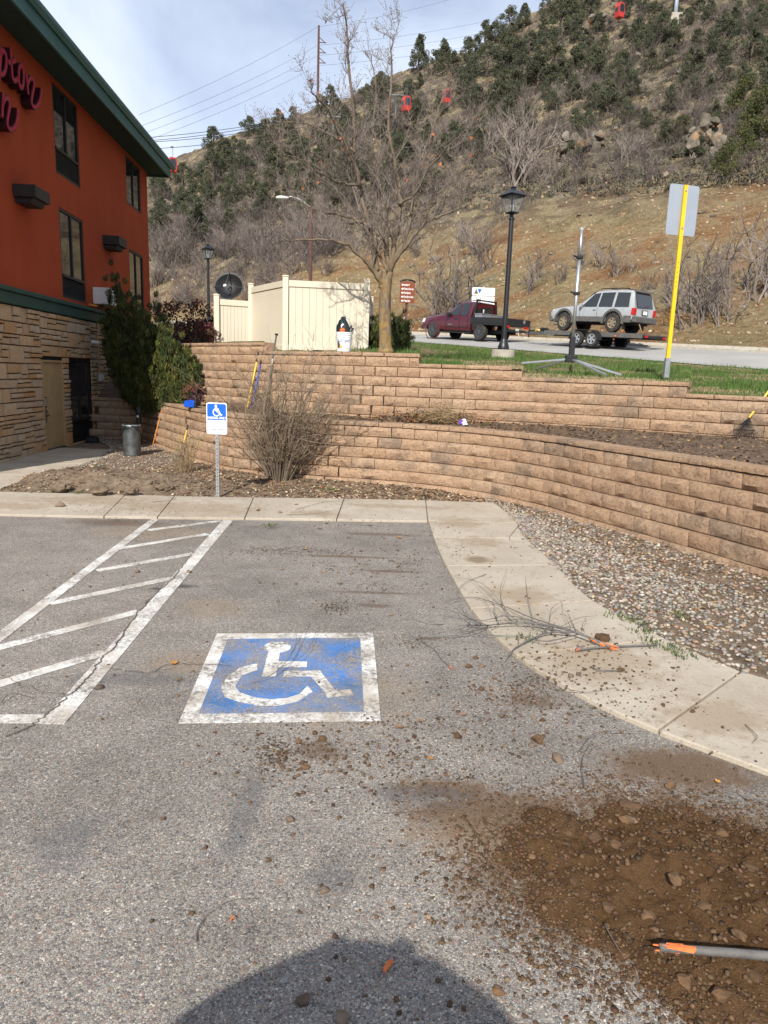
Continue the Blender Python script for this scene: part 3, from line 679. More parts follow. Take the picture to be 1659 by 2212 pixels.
def road_rows(k):
    D0, zt, yA, zA, yB, zB, d, z = bearing_profile(k); return np.linspace(yA - .05, yB + .02, 8)
road = strip_mesh('road', M['road'], road_rows, 8, lambda k, D: ground(k, D) + .02); tag(road, 'pale grey asphalt road passing below the hillside', 'road', kind='structure')
def hill_rows(k):
    D0, zt, yA, zA, yB, zB, d, z = bearing_profile(k); last = d[-1]
    return np.concatenate([np.linspace(yB + .2, yB + 8, 12)[:-1], yB + 8 + (last - yB - 8) * np.linspace(0, 1, 120) ** 1.15, [last + 12, last + 40, last + 150, last + 400]])
hill = strip_mesh('hillside', M['hill'], hill_rows, 135, lambda k, D: ground(k, D) + hillnoise(k * D, D, D)); tag(hill, 'steep rocky hillside of orange soil, dry grass and brush', 'hillside', kind='structure')
# kerbs along the road: individual lengths
kerb = empty('kerb', (8, 35, 3.5)); tag(kerb, 'tan concrete kerb along the far edge of the road', 'kerb', kind='structure')
u = (B2 - B1) / np.linalg.norm(B2 - B1); nn = np.array([u[1], -u[0]])
if nn[1] < 0: nn = -nn
L = -14.0
while L < 62:
    a = B1 + u * (L + .01); b = B1 + u * (L + 2.99); za = ZB1 + (ZB2 - ZB1) * (L / np.linalg.norm(B2 - B1)); zb = ZB1 + (ZB2 - ZB1) * ((L + 3) / np.linalg.norm(B2 - B1))
    g = MB(); prof = [(-.75, .022), (-.02, .03), (.03, .16), (.22, .17), (.30, .165), (.30, -.25), (-.75, -.25)]
    V = [(a[0] + nn[0] * p[0] - 8, a[1] + nn[1] * p[0] - 35, za + p[1] - 3.5) for p in prof] + [(b[0] + nn[0] * p[0] - 8, b[1] + nn[1] * p[0] - 35, zb + p[1] - 3.5) for p in prof]
    n = len(prof); g.add(V, [tuple(range(n)), tuple(range(2 * n - 1, n - 1, -1))] + [(i, n + i, n + (i + 1) % n, (i + 1) % n) for i in range(n)])
    g.build('kerb_length', M['concrete_base'], kerb); L += 3
# painted line on the road
g = MB(); mid1 = A1 * .45 + B1 * .55; mid2 = A2 * .45 + B2 * .55
# ------------------------------------------------------------------ hotel
BD = Vector((-.06, 1, 0)).normalized(); BN = Vector((BD.y, -BD.x, 0)); B0 = Vector((-7.11, 12.98, 0))
def W(s, z, off=0.0): return B0 + BD * s + BN * off + Vector((0, 0, z))
def wall_px(x, y, off=0.0):
    d = ray(x, y); t = ((B0 + BN * off) - EYEP).dot(BN) / d.dot(BN); q = EYEP + d * t - B0; return q.dot(BD), q.z
hotel = empty('hotel_building', B0); tag(hotel, 'orange stucco hotel with stone veneer base and dark green eave', 'building')
hotel.rotation_euler = (0, 0, math.atan2(BD.y, BD.x))        # local x along the wall, local -y toward the lot
def HL(s, z, off=0.0): return (s, -off, z)                   # wall coordinates in the hotel's own frame
S0, S1, ZB, ZT = -2.72, 10.7, 2.93, 7.82
def rect_wall(name, mt, s0, s1, z0, z1, holes, off, thick):
    """flat wall with rectangular openings, as a grid of boxes joined along the openings' lines"""
    ss = sorted({s0, s1, *[h[0] for h in holes], *[h[1] for h in holes]}); zs = sorted({z0, z1, *[h[2] for h in holes], *[h[3] for h in holes]}); g = MB()
    idx = {}
    def solid(i, j):
        if not (0 <= i < len(ss) - 1 and 0 <= j < len(zs) - 1): return False
        cs, cz = (ss[i] + ss[i + 1]) / 2, (zs[j] + zs[j + 1]) / 2
        return not any(h[0] < cs < h[1] and h[2] < cz < h[3] for h in holes)
    for i in range(len(ss) - 1):
        for j in range(len(zs) - 1):
            if not solid(i, j): continue
            a, b, c, d = ss[i], ss[i + 1], zs[j], zs[j + 1]; f, k = off, off - thick
            g.add([HL(a, c, f), HL(b, c, f), HL(b, d, f), HL(a, d, f)], [(0, 1, 2, 3)])
            if not solid(i - 1, j): g.add([HL(a, c, k), HL(a, c, f), HL(a, d, f), HL(a, d, k)], [(0, 1, 2, 3)])
            if not solid(i + 1, j): g.add([HL(b, c, f), HL(b, c, k), HL(b, d, k), HL(b, d, f)], [(0, 1, 2, 3)])
            if not solid(i, j - 1): g.add([HL(a, c, k), HL(b, c, k), HL(b, c, f), HL(a, c, f)], [(0, 1, 2, 3)])
            if not solid(i, j + 1): g.add([HL(a, d, f), HL(b, d, f), HL(b, d, k), HL(a, d, k)], [(0, 1, 2, 3)])
    return g.build(name, mt, hotel)
win_up = [(3.38, 4.82, 5.91, 7.70, .52), (8.50, 9.93, 6.42, 7.70, 0)]
win_mid = [(3.42, 4.87, 3.32, 5.22, .48), (8.54, 9.97, 3.40, 5.20, 0)]
more_up = [(-1.7, -.26, 5.91, 7.70, .52)]; more_mid = [(-1.7, -.26, 3.32, 5.22, .48)]
holes = [h[:4] for h in win_up + win_mid + more_up + more_mid]
stucco = rect_wall('stucco_wall', M['stucco'], S0, S1, ZB + .25, ZT + .1, holes, 0, .18)
door_r = (2.02, 3.14, .03, 1.93); gw_r = (3.51, 4.94, .07, 1.99)
base_wall = rect_wall('base_wall', M['dark_frame'], S0, S1, -.1, ZB + .25, [door_r, gw_r], -.02, .2)
g = MB(); g.box(HL((S0 + S1) / 2, 4, -6.2), (S1 - S0, 12, 8.0)); g.build('building_core', M['stucco'], hotel)
g = MB(); g.box(HL(S1 - .09, (ZB + ZT) / 2 + .2, -.12 - .04), (.18, .24, ZT - ZB - .2)); g.build('end_wall', M['stucco'], hotel)
# green band over the stone
g = MB(); g.box(HL((S0 + S1) / 2 + .02, 3.03, .03), (S1 - S0 + .1, .12, .22)); g.box(HL((S0 + S1) / 2 + .02, 3.185, .055), (S1 - S0 + .14, .17, .09)); g.build('trim_band', M['green_trim'], hotel, bevel=.012)
# eave: soffit, fascia and gutter lip
E1 = S1 + .32
g = MB(); g.box(HL((S0 + E1) / 2, 7.83, .21), (E1 - S0, .80, .05)); g.build('soffit', M['soffit'], hotel)
g = MB(); g.box(HL((S0 + E1) / 2, 7.93, .63), (E1 - S0 + .02, .05, .34)); g.box(HL(E1 + .01, 7.93, .2), (.05, .9, .34)); g.build('fascia', M['fascia'], hotel)
g = MB()
sec = [(.655, 8.02), (.70, 8.02), (.76, 8.09), (.76, 8.15), (.72, 8.20), (.655, 8.20)]
g.prism(sec, S0 - .3, E1 + .30, lambda o, z, s: HL(s, z, o)); g.build('gutter', M['fascia'], hotel)
g = MB(); g.prism([(.70, 8.18), (.70, 8.24), (-6, 10.2), (-6, 8.18)], S0 - .3, E1 + .25, lambda o, z, s: HL(s, z, o)); g.build('roof', M['green_trim'], hotel)

def window(r, louver):
    s0, s1, z0, z1 = r; w = empty('window'); w.parent = hotel; w.location = HL((s0 + s1) / 2, z0, 0)
    def L(s, z, off): return Vector(HL(s, z, off)) - Vector(w.location)
    g = MB(); fw = .06
    for a, b, c, d in ((s0, s0 + fw, z0, z1), (s1 - fw, s1, z0, z1), (s0 + fw, s1 - fw, z1 - fw, z1), (s0 + fw, s1 - fw, z0, z0 + fw), ((s0 + s1) / 2 - .03, (s0 + s1) / 2 + .03, z0 + louver + .02, z1 - fw)):
        g.box(L((a + b) / 2, (c + d) / 2, -.035), (b - a, .05, d - c))
    if louver: g.box(L((s0 + s1) / 2, z0 + louver, -.044), (s1 - s0 - 2 * fw, .10, .06))
    g.build('frame', M['dark_frame'], w)
    for a, b in ((s0 + fw, (s0 + s1) / 2 - .03), ((s0 + s1) / 2 + .03, s1 - fw)):
        g = MB(); zb = z0 + (louver + .03 if louver else fw); g.box(L((a + b) / 2, (zb + z1 - fw) / 2, -.045), (b - a, .012, z1 - fw - zb)); g.build('pane', M['glass'], w)
    if louver:
        z = z0 + fw + .01; me = None
        g = MB(); g.box((0, 0, 0), (s1 - s0 - 2 * fw, .05, .012), Matrix.Rotation(R(-32), 3, 'X')); me = g.mesh('louver_slat', M['louver'])
        while z < z0 + louver - .04:
            o = link('louver_slat', me, w); o.location = L((s0 + s1) / 2, z, -.045); z += .034
        g = MB(); g.box(L((s0 + s1) / 2, z0 + louver / 2, -.11), (s1 - s0 - .05, .02, louver)); g.build('louver_back', M['dark_frame'], w)
    return w
for h in win_up + win_mid + more_up + more_mid: window(h[:4], h[4])
window(gw_r, .50)
# side door
d = empty('door'); d.parent = hotel; d.location = HL(2.58, .03, 0)
g = MB(); s0, s1, z0, z1 = door_r
for a, b, c, e in ((s0, s0 + .05, 0, 1.90), (s1 - .05, s1, 0, 1.90), (s0 + .05, s1 - .05, 1.85, 1.90)): g.box((( a + b) / 2 - 2.58, .03, (c + e) / 2), (b - a, .12, e - c))
g.build('door_frame', M['door_paint'], d, bevel=.006)
g = MB(); g.box((0, .035, .925), (s1 - s0 - .11, .045, 1.84)); g.build('door_leaf', M['door_paint'], d)
g = MB(); g.box((0, .02, .012), (s1 - s0 - .1, .09, .025)); g.build('threshold', M['dark_steel'], d)
g = MB(); g.box((-.44, -.005, 1.02), (.13, .02, .22)); g.build('notice_plate', M['black_plastic'], d)
g = MB()
for k in range(5): g.box((-.44, -.017, 1.09 - .033 * k), (.085 - .02 * (k % 2), .004, .010))
g.build('notice_lettering', M['sign_white'], d)
g = MB(); g.tube([(-.44, -.01, .88), (-.45, -.05, .82), (-.44, -.055, .76), (-.45, -.01, .70)], .012, 6); g.box((-.44, .0, .74), (.055, .02, .30)); g.tube([(-.44, -.04, .74), (-.33, -.05, .735)], .012, 6); g.build('handle', M['dark_steel'], d)
g = MB()
for x, z in ((.1, 1.74), (.22, 1.74), (-.12, 1.22), (-.02, 1.22), (-.1, .95), (.05, .95)): g = MB(); g.box((x, .0105, z), (.012, .004, .02)); g.build('screw_hole', M['dark_twig'], d)
# wall boxes, room air conditioner, conduit
def wall_box(s, z):
    g = MB(); g.prism([(0, 0), (.42, 0), (.42, .22), (0, .22)], -.34, .34, lambda o, zz, s_: HL(s_, zz, o)); g.prism([(0, -.10), (.30, -.10), (.36, -.002), (0, -.002)], -.27, .27, lambda o, zz, s_: HL(s_, zz, o))
    return g.build('wall_light', M['bronze_box'], hotel, loc=HL(s, z, 0), bevel=.008)
wall_box(1.55, 4.93); wall_box(6.60, 4.93)
ac = empty('air_conditioner'); ac.parent = hotel; ac.location = HL(5.66, 3.36, 0)
g = MB(); g.box((0, -.19, .20), (.62, .38, .40)); g.build('casing', M['white_plastic'], ac, bevel=.012)
g = MB(); g.box((.02, -.385, .21), (.50, .012, .32)); g.build('grille', M['grey_plastic'], ac)
g = MB(); [g.box((.02, -.393, .10 + .07 * k), (.48, .006, .02)) for k in range(4)]; g.box((-.20, -.395, .21), (.10, .006, .32)); g.build('grille_slots', M['black_plastic'], ac)
g = MB(); g.tube([HL(5.45, 2.93, .05), HL(5.45, 1.62, .05)], .022, 8); g.build('conduit', M['door_paint'], hotel)
g = MB(); g.box(HL(5.45, 1.55, .06), (.16, .10, .18)); g.box(HL(5.62, 1.56, .06), (.12, .08, .12)); g.build('junction_box', M['grey_plastic'], hotel, bevel=.008)
g = MB(); g.tube([HL(5.0, 3.30, .02), HL(5.3, 3.30, .10)], .03, 8); g.build('pipe_stub', M['orange_wood'], hotel)
g = MB(); g.tube([HL(4.98, 2.42, .04), HL(5.12, 2.40, .16)], .04, 8); g.build('flood_light', M['white_plastic'], hotel)
# script lettering: bent channel letters
def zl(x, y): return wall_px(x * .2666, y * .2666, .22)
def letter(strokes, w=.095):
    e = empty('sign_letter'); e.parent = hotel
    pts = [zl(*p) for st in strokes for p in st[0]]; c = (sum(p[0] for p in pts) / len(pts), sum(p[1] for p in pts) / len(pts)); e.location = HL(c[0], c[1], 0)
    g = MB(); g2 = MB()
    for st, closed in strokes:
        P = [np.array(zl(*p)) for p in st]; Q = smoothpath(P, 5); Lr = []; Ri = []; Li = []; Rj = []
        for i, p in enumerate(Q):
            dd = Q[min(i + 1, len(Q) - 1)] - Q[max(i - 1, 0)]; n = np.array([-dd[1], dd[0]]) / (np.linalg.norm(dd) + 1e-9)
            Lr.append(p + n * w / 2); Ri.append(p - n * w / 2); Li.append(p + n * w * .34); Rj.append(p - n * w * .34)
        for i in range(len(Q) - 1):
            for a, b, c0, d0, gg, o0, o1 in ((Lr[i], Lr[i + 1], Ri[i + 1], Ri[i], g, .03, .20), (Li[i], Li[i + 1], Rj[i + 1], Rj[i], g2, .19, .207)):
                q = [a, b, c0, d0]; gg.prism([tuple(x - np.array(c)) for x in q], o0, o1, lambda s_, zz, o: HL(s_, zz, o))
    g.build('letter_case', M['sign_return'], e); g2.build('letter_face', M['sign_red'], e)
    return e
letter([([(18, 385), (14, 480), (8, 560), (2, 650)], 0), ([(14, 440), (38, 412), (58, 450), (60, 520), (48, 580), (26, 604), (8, 590)], 0)])
letter([([(95, 395), (100, 470), (105, 560), (112, 630), (130, 655), (152, 638)], 0), ([(75, 507), (136, 490)], 0)])
letter([([(160, 610), (165, 550), (182, 533), (197, 570), (201, 640), (193, 700), (175, 705), (163, 665), (160, 610)], 1)])
letter([([(222, 600), (230, 680), (238, 765)], 0), ([(232, 690), (250, 640), (275, 640), (285, 690), (272, 760), (264, 820), (276, 860), (300, 868), (325, 830), (340, 770), (343, 722)], 0)])
letter([([(36, 760), (31, 850), (27, 950)], 0), ([(32, 850), (50, 802), (75, 800), (88, 850), (78, 920), (68, 990), (80, 1038), (105, 1050), (135, 1015), (150, 950), (153, 885)], 0)])
letter([([(-14, 760), (-18, 850), (-10, 930), (6, 930)], 0)])
# stone veneer: each stone its own piece
sv = empty('stone_veneer'); sv.parent = hotel
rs = random.Random(11); rects = []
def fill(a, b, c, d):
    """split a rectangle into ledge stones"""
    z = c
    while z < d - .02:
        h = rs.choice([.17, .20, .23, .27, .30, .34]); h = min(h, d - z)
        if d - z - h < .10: h = d - z
        s = a
        while s < b - .01:
            w = rs.uniform(.26, .62); w = min(w, b - s)
            if b - s - w < .14: w = b - s
            if h > .16 and rs.random() < .80:
                k = rs.randint(2, 3) if h > .24 else 2; cuts = sorted(rs.uniform(.28, .72) for _ in range(k - 1)); 
                if k == 3: cuts = [rs.uniform(.28, .38), rs.uniform(.60, .72)]
                cc = [0] + cuts + [1]
                for q in range(len(cc) - 1): 
                    z0, z1 = z + h * cc[q], z + h * cc[q + 1]
                    if w > .42 and rs.random() < .4: m = rs.uniform(.35, .65); rects.append((s, s + w * m, z0, z1)); rects.append((s + w * m, s + w, z0, z1))
                    else: rects.append((s, s + w, z0, z1))
            else: rects.append((s, s + w, z, z + h))
            s += w
        z += h
SV0, SV1, TOPZ = -2.70, 6.6, 2.91
fill(SV0, door_r[0] - .01, .0, TOPZ); fill(door_r[1] + .01, gw_r[0] - .01, .0, 2.0); fill(door_r[0] - .01, gw_r[1] + .02, 2.0, TOPZ); fill(gw_r[1] + .02, SV1, .0, TOPZ)
rects.append((door_r[1] + .02, gw_r[1], -.05, .05))
def stone_mesh(w, h, seed):
    rr = random.Random(seed); g = MB(); gap = .006; x0, x1, z0, z1 = gap, w - gap, gap, h - gap; dp = rr.uniform(.035, .075); j = lambda a: rr.uniform(-a, a)
    back = [(x0, 0, z0), (x1, 0, z0), (x1, 0, z1), (x0, 0, z1)]; e = .014
    nu, nv = 3, 2; fr = []
    for jv in range(nv + 1):
        for iu in range(nu + 1):
            u, v = iu / nu, jv / nv; edge = iu in (0, nu) or jv in (0, nv)
            fr.append((x0 + e + (x1 - x0 - 2 * e) * u + j(.006), -(dp + (j(.004) - .012 if edge else j(.012))), z0 + e * .6 + (z1 - z0 - 1.2 * e) * v + j(.005)))
    g.add(fr, [(q * (nu + 1) + i, q * (nu + 1) + i + 1, (q + 1) * (nu + 1) + i + 1, (q + 1) * (nu + 1) + i) for q in range(nv) for i in range(nu)])
    b = len(g.v); g.v.extend(back); w1 = nu + 1
    g.f += [(b, b + 1) + tuple(range(nu, -1, -1)), (b + 1, b + 2) + tuple(q * w1 + nu for q in range(nv, -1, -1)), (b + 2, b + 3) + tuple(nv * w1 + i for i in range(nu + 1)), (b + 3, b) + tuple(q * w1 for q in range(nv + 1))]; g.m += [0] * 4
    return g
order = sorted(range(len(rects)), key=lambda i: -(rects[i][1] - rects[i][0]) * (rects[i][3] - rects[i][2]) * (1 if rects[i][0] > -.6 else .01))
restg = {}
for n_, i in enumerate(order):
    a, b, c, d2 = rects[i]; gm = stone_mesh(b - a, d2 - c, i)
    if n_ < 290: gm.build('stone', M['stone'], sv, smooth=True, sharp=40, loc=HL(a, c, 0))
    else:
        q = restg.setdefault(i % 6, MB()); q.add([(v[0] + a, v[1], v[2] + c) for v in gm.v], gm.f)
allr = MB()
for q in restg.values(): allr.add(q.v, q.f)
tag(allr.build('small_stones', M['stone'], sv, smooth=True, sharp=40), kind='stuff')
# ------------------------------------------------------------------ things on the hillside
def hill_hit(px, py):
    r = ray(px, py); k = r.x / r.y; sl = r.z / r.y; D0, zt, yA, zA, yB, zB, d, z = bearing_profile(k)
    Ds = np.linspace(yB + 1, d[-1] + 20, 220); xs = np.concatenate([[D0 + .3, yA, yB, yB + 1.0], np.maximum(d, yB + 1.5 + np.arange(NP) * .1), [d[-1] + 40]])
    zs = np.concatenate([[zt + .03, zA, zB, zB + .35], np.maximum(z, zB + .35), [z[-1] - 4]]); gz = np.interp(Ds, xs, zs); over = np.nonzero(gz >= EYE + sl * Ds)[0]
    if not len(over): return None
    for i in range(max(0, over[0] - 12), len(Ds)):
        D = Ds[i]
        if gz[i] + hillnoise(k * D, D, D) >= EYE + sl * D: return Vector((k * D, D, gz[i] + hillnoise(k * D, D, D)))
    return None
TRI = np.array([[-.5, 0, 0], [.5, 0, 0], [0, .05, 1.0]]); TRIF = [(0, 1, 2)]
def leaves(centres, radii, per, size, cols, tilt=None, squash=.8, name='crown', mat_='foliage', aspect=1.0):
    """leaf-sized faces spread through clumps"""
    C = np.repeat(np.asarray(centres, float), per, 0); Rr = np.repeat(np.asarray(radii, float), per); n = len(C)
    d = RNG.normal(size=(n, 3)); d /= np.linalg.norm(d, axis=1, keepdims=True); rad = Rr * RNG.uniform(.35, 1.0, n) ** .6
    pos = C + d * rad[:, None] * np.array([1, 1, squash]); sc = RNG.uniform(.6, 1.3, n) * size
    cl = np.repeat(pick(cols, len(centres), .22), per, 0) * RNG.uniform(.7, 1.3, (n, 1))
    return bulk(name, TRI, TRIF, pos, rand_rot(n, tilt), np.stack([sc * aspect, sc, sc], 1), np.clip(cl, 0, 1), M[mat_])
JG = [(.078, .084, .050), (.092, .098, .056), (.068, .076, .047), (.104, .106, .060)]  # hillside juniper greens, lightened and greyed to put distance haze into the colour
JL = [(.085, .092, .034), (.10, .105, .04), (.07, .08, .03)]
def juniper(seed, conical, cols, h=4.0, w=1.5):
    rr = random.Random(seed); cs = []; rad = []
    n = 44
    for i in range(n):
        z = h * (.10 + .88 * (i + rr.random()) / n); f = z / h
        prof = (math.sin(math.pi * min(1, f * .82 + .16)) if not conical else min(1, (1.02 - f) ** .6 * 1.05))
        a = rr.uniform(0, 6.28); q = w * prof * rr.uniform(.35, 1.0); cs.append((q * math.cos(a), q * math.sin(a), z)); rad.append(rr.uniform(.28, .55) * (1.15 - .5 * f) * w / 1.5)
    root = empty('juniper_tree'); link('crown', leaves(cs, rad, 150, .115, cols, squash=.9), root)
    g = MB(); tw = [(0, 0, -.6), (rr.uniform(-.1, .1), rr.uniform(-.1, .1), h * .35), (rr.uniform(-.2, .2), rr.uniform(-.2, .2), h * .8)]; g.tube(tw, [.16, .11, .03], 5)
    for i in range(0, n, 4): 
        b = cs[i]; g.tube([(0, 0, max(.1, b[2] * .6)), (b[0] * .9, b[1] * .9, b[2])], [.05, .015], 3, cap=False)
    g.build('trunk', M['dark_twig'], root); return root
def twig_shrub(seed, h, w, stems, mt, tree=False, r0=.03):
    rr = random.Random(seed); g = MB()
    def grow(p, d, L, r, lev):
        pts = [p]; q = p; dd = d
        for s in range(3): dd = (dd + Vector((rr.gauss(0, .16), rr.gauss(0, .16), rr.gauss(.05, .10)))).normalized(); q = q + dd * L / 3; pts.append(q)
        g.tube(pts, [r, r * .8, r * .6, r * .3], 3, cap=False)
        if lev > 0:
            for _ in range(rr.randint(3, 5)):
                k = rr.randint(1, 3); nd = (dd + Vector((rr.gauss(0, .55), rr.gauss(0, .55), rr.gauss(.12, .35)))).normalized(); grow(pts[k], nd, L * rr.uniform(.4, .65), r * .55, lev - 1)
    for i in range(stems):
        a = rr.uniform(0, 6.28); lean = rr.uniform(.1, .75) * w / h * 1.2; d = Vector((math.cos(a) * lean, math.sin(a) * lean, 1)).normalized()
        grow(Vector((rr.gauss(0, .12 * w), rr.gauss(0, .12 * w), -.25)), d, h * rr.uniform(.45, .7), r0 * rr.uniform(.7, 1.2), 2)
    return g.mesh('branches', mt)
def crag_mesh(seed):
    """angular broken rock"""
    q = random.Random(seed); bm = bmesh.new()
    for _ in range(26): v = Vector((q.gauss(0, 1), q.gauss(0, 1), q.gauss(0, 1))).normalized(); m_ = max(abs(v.x), abs(v.y), abs(v.z)); v = v * (.55 + .45 / m_) * q.uniform(.72, 1.0); bm.verts.new(v)
    r = bmesh.ops.convex_hull(bm, input=bm.verts); bmesh.ops.delete(bm, geom=[v for v in bm.verts if not v.link_faces], context='VERTS')
    bmesh.ops.subdivide_edges(bm, edges=bm.edges[:], cuts=1, use_grid_fill=True)
    for v in bm.verts: v.co += v.co.normalized() * (.10 * mnoise.noise(v.co * 2.2 + Vector((seed, 0, 0))))
    me = bpy.data.meshes.new('boulder'); bm.to_mesh(me); bm.free(); me.materials.append(M['rock']); return me
def boulder_mesh(seed, sub=2):
    g = MB(); rr = random.Random(seed); V, Fc = ICO[sub]; out = []
    for p in V:
        v = Vector(p); k = 1 + .32 * mnoise.noise(v * 1.3 + Vector((seed * 5.0, 0, 0))) + .16 * mnoise.noise(v * 3.1 + Vector((0, seed * 4.0, 0)))
        q = v * k; q = Vector((round(q.x * 3.2) / 3.2 * .35 + q.x * .65, round(q.y * 3.2) / 3.2 * .35 + q.y * .65, round(q.z * 3.2) / 3.2 * .4 + q.z * .6)); out.append(q)
    g.add(out, Fc); return g.mesh('boulder', M['rock'], False)
def skyline(px): return float(np.interp(px, [0, 330, 375, 450, 600, 700, 830, 900, 1000, 1075, 1150, 1200, 1430, 1659, 1800], [375, 372, 368, 320, 268, 228, 160, 135, 92, 55, 30, 5, -110, -240, -280]))
def bench(px): return float(np.interp(px, [0, 330, 450, 600, 700, 830, 1000, 1150, 1250, 1400, 1659, 1800], [560, 555, 540, 520, 500, 470, 430, 405, 398, 395, 375, 360]))
rr = random.Random(21)
def region(px, py):
    if py < skyline(px) + 28 and px < 1210: return 'standing on the ridge against the sky'
    if px < 560: return 'on the slope seen beside the hotel corner'
    if px < 1010: return 'on the slope behind the bare tree'
    if px < 1260: return 'on the rocky slope beside the bare tree'
    return 'on the rocky slope above the tan outcrop' if px < 1450 else 'on the rocky slope above the leaning outcrop'
protos = [juniper(s, c, cl, 4.0, w) for s, c, cl, w in ((1, False, JG, 1.9), (2, True, JG, 1.55), (3, False, JG, 2.2), (4, True, JG, 1.7), (5, False, JL, 2.0))]
used = [False] * len(protos)
def place(protos_, used_, i, loc, sc, rz, tilt=0.0):
    if not used_[i]: o = protos_[i]; used_[i] = True
    else: o = copy_tree(protos_[i])
    o.location = loc; o.rotation_euler = (tilt, 0, rz); o.scale = sc; return o
jun_px = [(905, 155, 62, 1), (985, 110, 38, 1), (1062, 72, 34, 1), (1100, 78, 50, 0), (1132, 64, 44, 1), (1216, 40, 50, 2), (1010, 150, 55, 0), (1052, 165, 55, 2), (1092, 150, 62, 0), (1160, 196, 62, 1), (1112, 214, 52, 3), (1072, 236, 46, 0), (1022, 244, 50, 2), (1200, 168, 55, 0), (1240, 158, 48, 3), (1282, 176, 58, 1), (1302, 138, 52, 0), (1335, 180, 55, 2), (1384, 128, 54, 0), (1452, 118, 46, 3), (1312, 244, 62, 1), (1482, 196, 42, 0), (1502, 178, 56, 3), (1562, 118, 60, 2), (1622, 138, 56, 0), (1590, 66, 46, 1), (1505, 56, 46, 0), (1412, 66, 46, 2), (1650, 215, 84, 0), (1602, 262, 80, 4), (1642, 300, 95, 4), (1565, 392, 66, 4), (1600, 345, 60, 4), (1470, 300, 40, 4),
 (430, 520, 72, 1), (496, 512, 48, 1), (346, 522, 52, 0), (350, 436, 46, 3), (396, 402, 40, 0), (462, 402, 66, 2), (486, 380, 50, 0), (562, 338, 40, 1), (592, 388, 62, 3), (640, 356, 54, 0), (652, 420, 56, 2), (702, 406, 64, 0), (746, 350, 48, 3), (762, 400, 56, 2), (960, 360, 62, 1), (1000, 330, 52, 0), (930, 420, 50, 0), (860, 350, 46, 2), (815, 300, 52, 0), (880, 260, 46, 3), (1040, 320, 46, 1), (1215, 205, 45, 0), (1365, 215, 45, 3), (420, 470, 40, 2), (540, 430, 46, 0), (600, 460, 40, 3), (505, 440, 44, 0)]
pts = list(jun_px)
tries = 0
while len(pts) < 265 and tries < 9000:
    tries += 1; px = rr.uniform(325, 1690); sk = skyline(px); bn = bench(px); f = rr.random(); py = sk + 6 + (bn - sk - 40) * f
    dens = (1 - f) ** .9 * .95 + .05 if px > 850 else (.75 - .35 * f)
    if py < -60 or rr.random() > dens: continue
    if any(abs(px - q[0]) < 18 and abs(py - q[1]) < 14 for q in pts): continue
    pts.append((px, py, rr.uniform(26, 50), rr.choice([0, 0, 1, 2, 3, 3])))
for px, py, hp, kind in pts:
    q = hill_hit(px, py)
    if q is None: continue
    s = hp / FPX * q.y / 4.0 * rr.uniform(.95, 1.08); o = place(protos, used, kind, q, (s * rr.uniform(.9, 1.25), s * rr.uniform(.9, 1.25), s), rr.uniform(0, 6.28))
    rgn = region(px, py)
    if kind == 4: tag(o, 'yellowish green juniper growing on the rocky hillside', 'tree', 'yellowish junipers on the hillside')
    elif kind in (1, 3): tag(o, 'dark green narrow juniper ' + rgn, 'tree', 'narrow junipers ' + rgn)
    else: tag(o, 'dark green rounded juniper ' + rgn, 'tree', 'rounded junipers ' + rgn)
# leafless brush
shr = [twig_shrub(40 + i, 2.0, 2.2, 22, M['grey_twig' if i % 2 else 'twig'], r0=.026) for i in range(4)]
def shrub_at(px, py, hp, label, group, me, tone=None, name='bare_shrub', wide=1.0):
    q = hill_hit(px, py)
    if q is None: return
    s = hp / FPX * q.y / 2.0; o = link(name, me, None, loc=q, rz=rr.uniform(0, 6.28), scale=(s * wide, s * wide, s)); tag(o, label, 'shrub', group); return o
pl = []; tries = 0
while len(pl) < 285 and tries < 9000:
    tries += 1; px = rr.uniform(325, 1690); sk = skyline(px); bn = bench(px); f = rr.random(); py = sk + 30 + (bn - sk - 25) * f
    if py < 0 or rr.random() > (.25 + .75 * f): continue
    if any(abs(px - q[0]) < 20 and abs(py - q[1]) < 12 for q in pl): continue
    pl.append((px, py)); shrub_at(px, py, rr.uniform(20, 46), 'leafless grey shrub ' + region(px, py), 'leafless shrubs ' + region(px, py), rr.choice(shr), wide=rr.uniform(1.0, 1.6))
for _ in range(75):
    px = rr.uniform(325, 720); py = rr.uniform(500, 672) if px < 640 else rr.uniform(500, 600)
    shrub_at(px, py, rr.uniform(40, 78), 'leafless grey brush on the low slope behind the fence', 'leafless brush behind the fence', rr.choice(shr), wide=rr.uniform(.9, 1.3))
big = [twig_shrub(60 + i, 3.0, 1.8, 9, M['twig'], r0=.045) for i in range(3)]
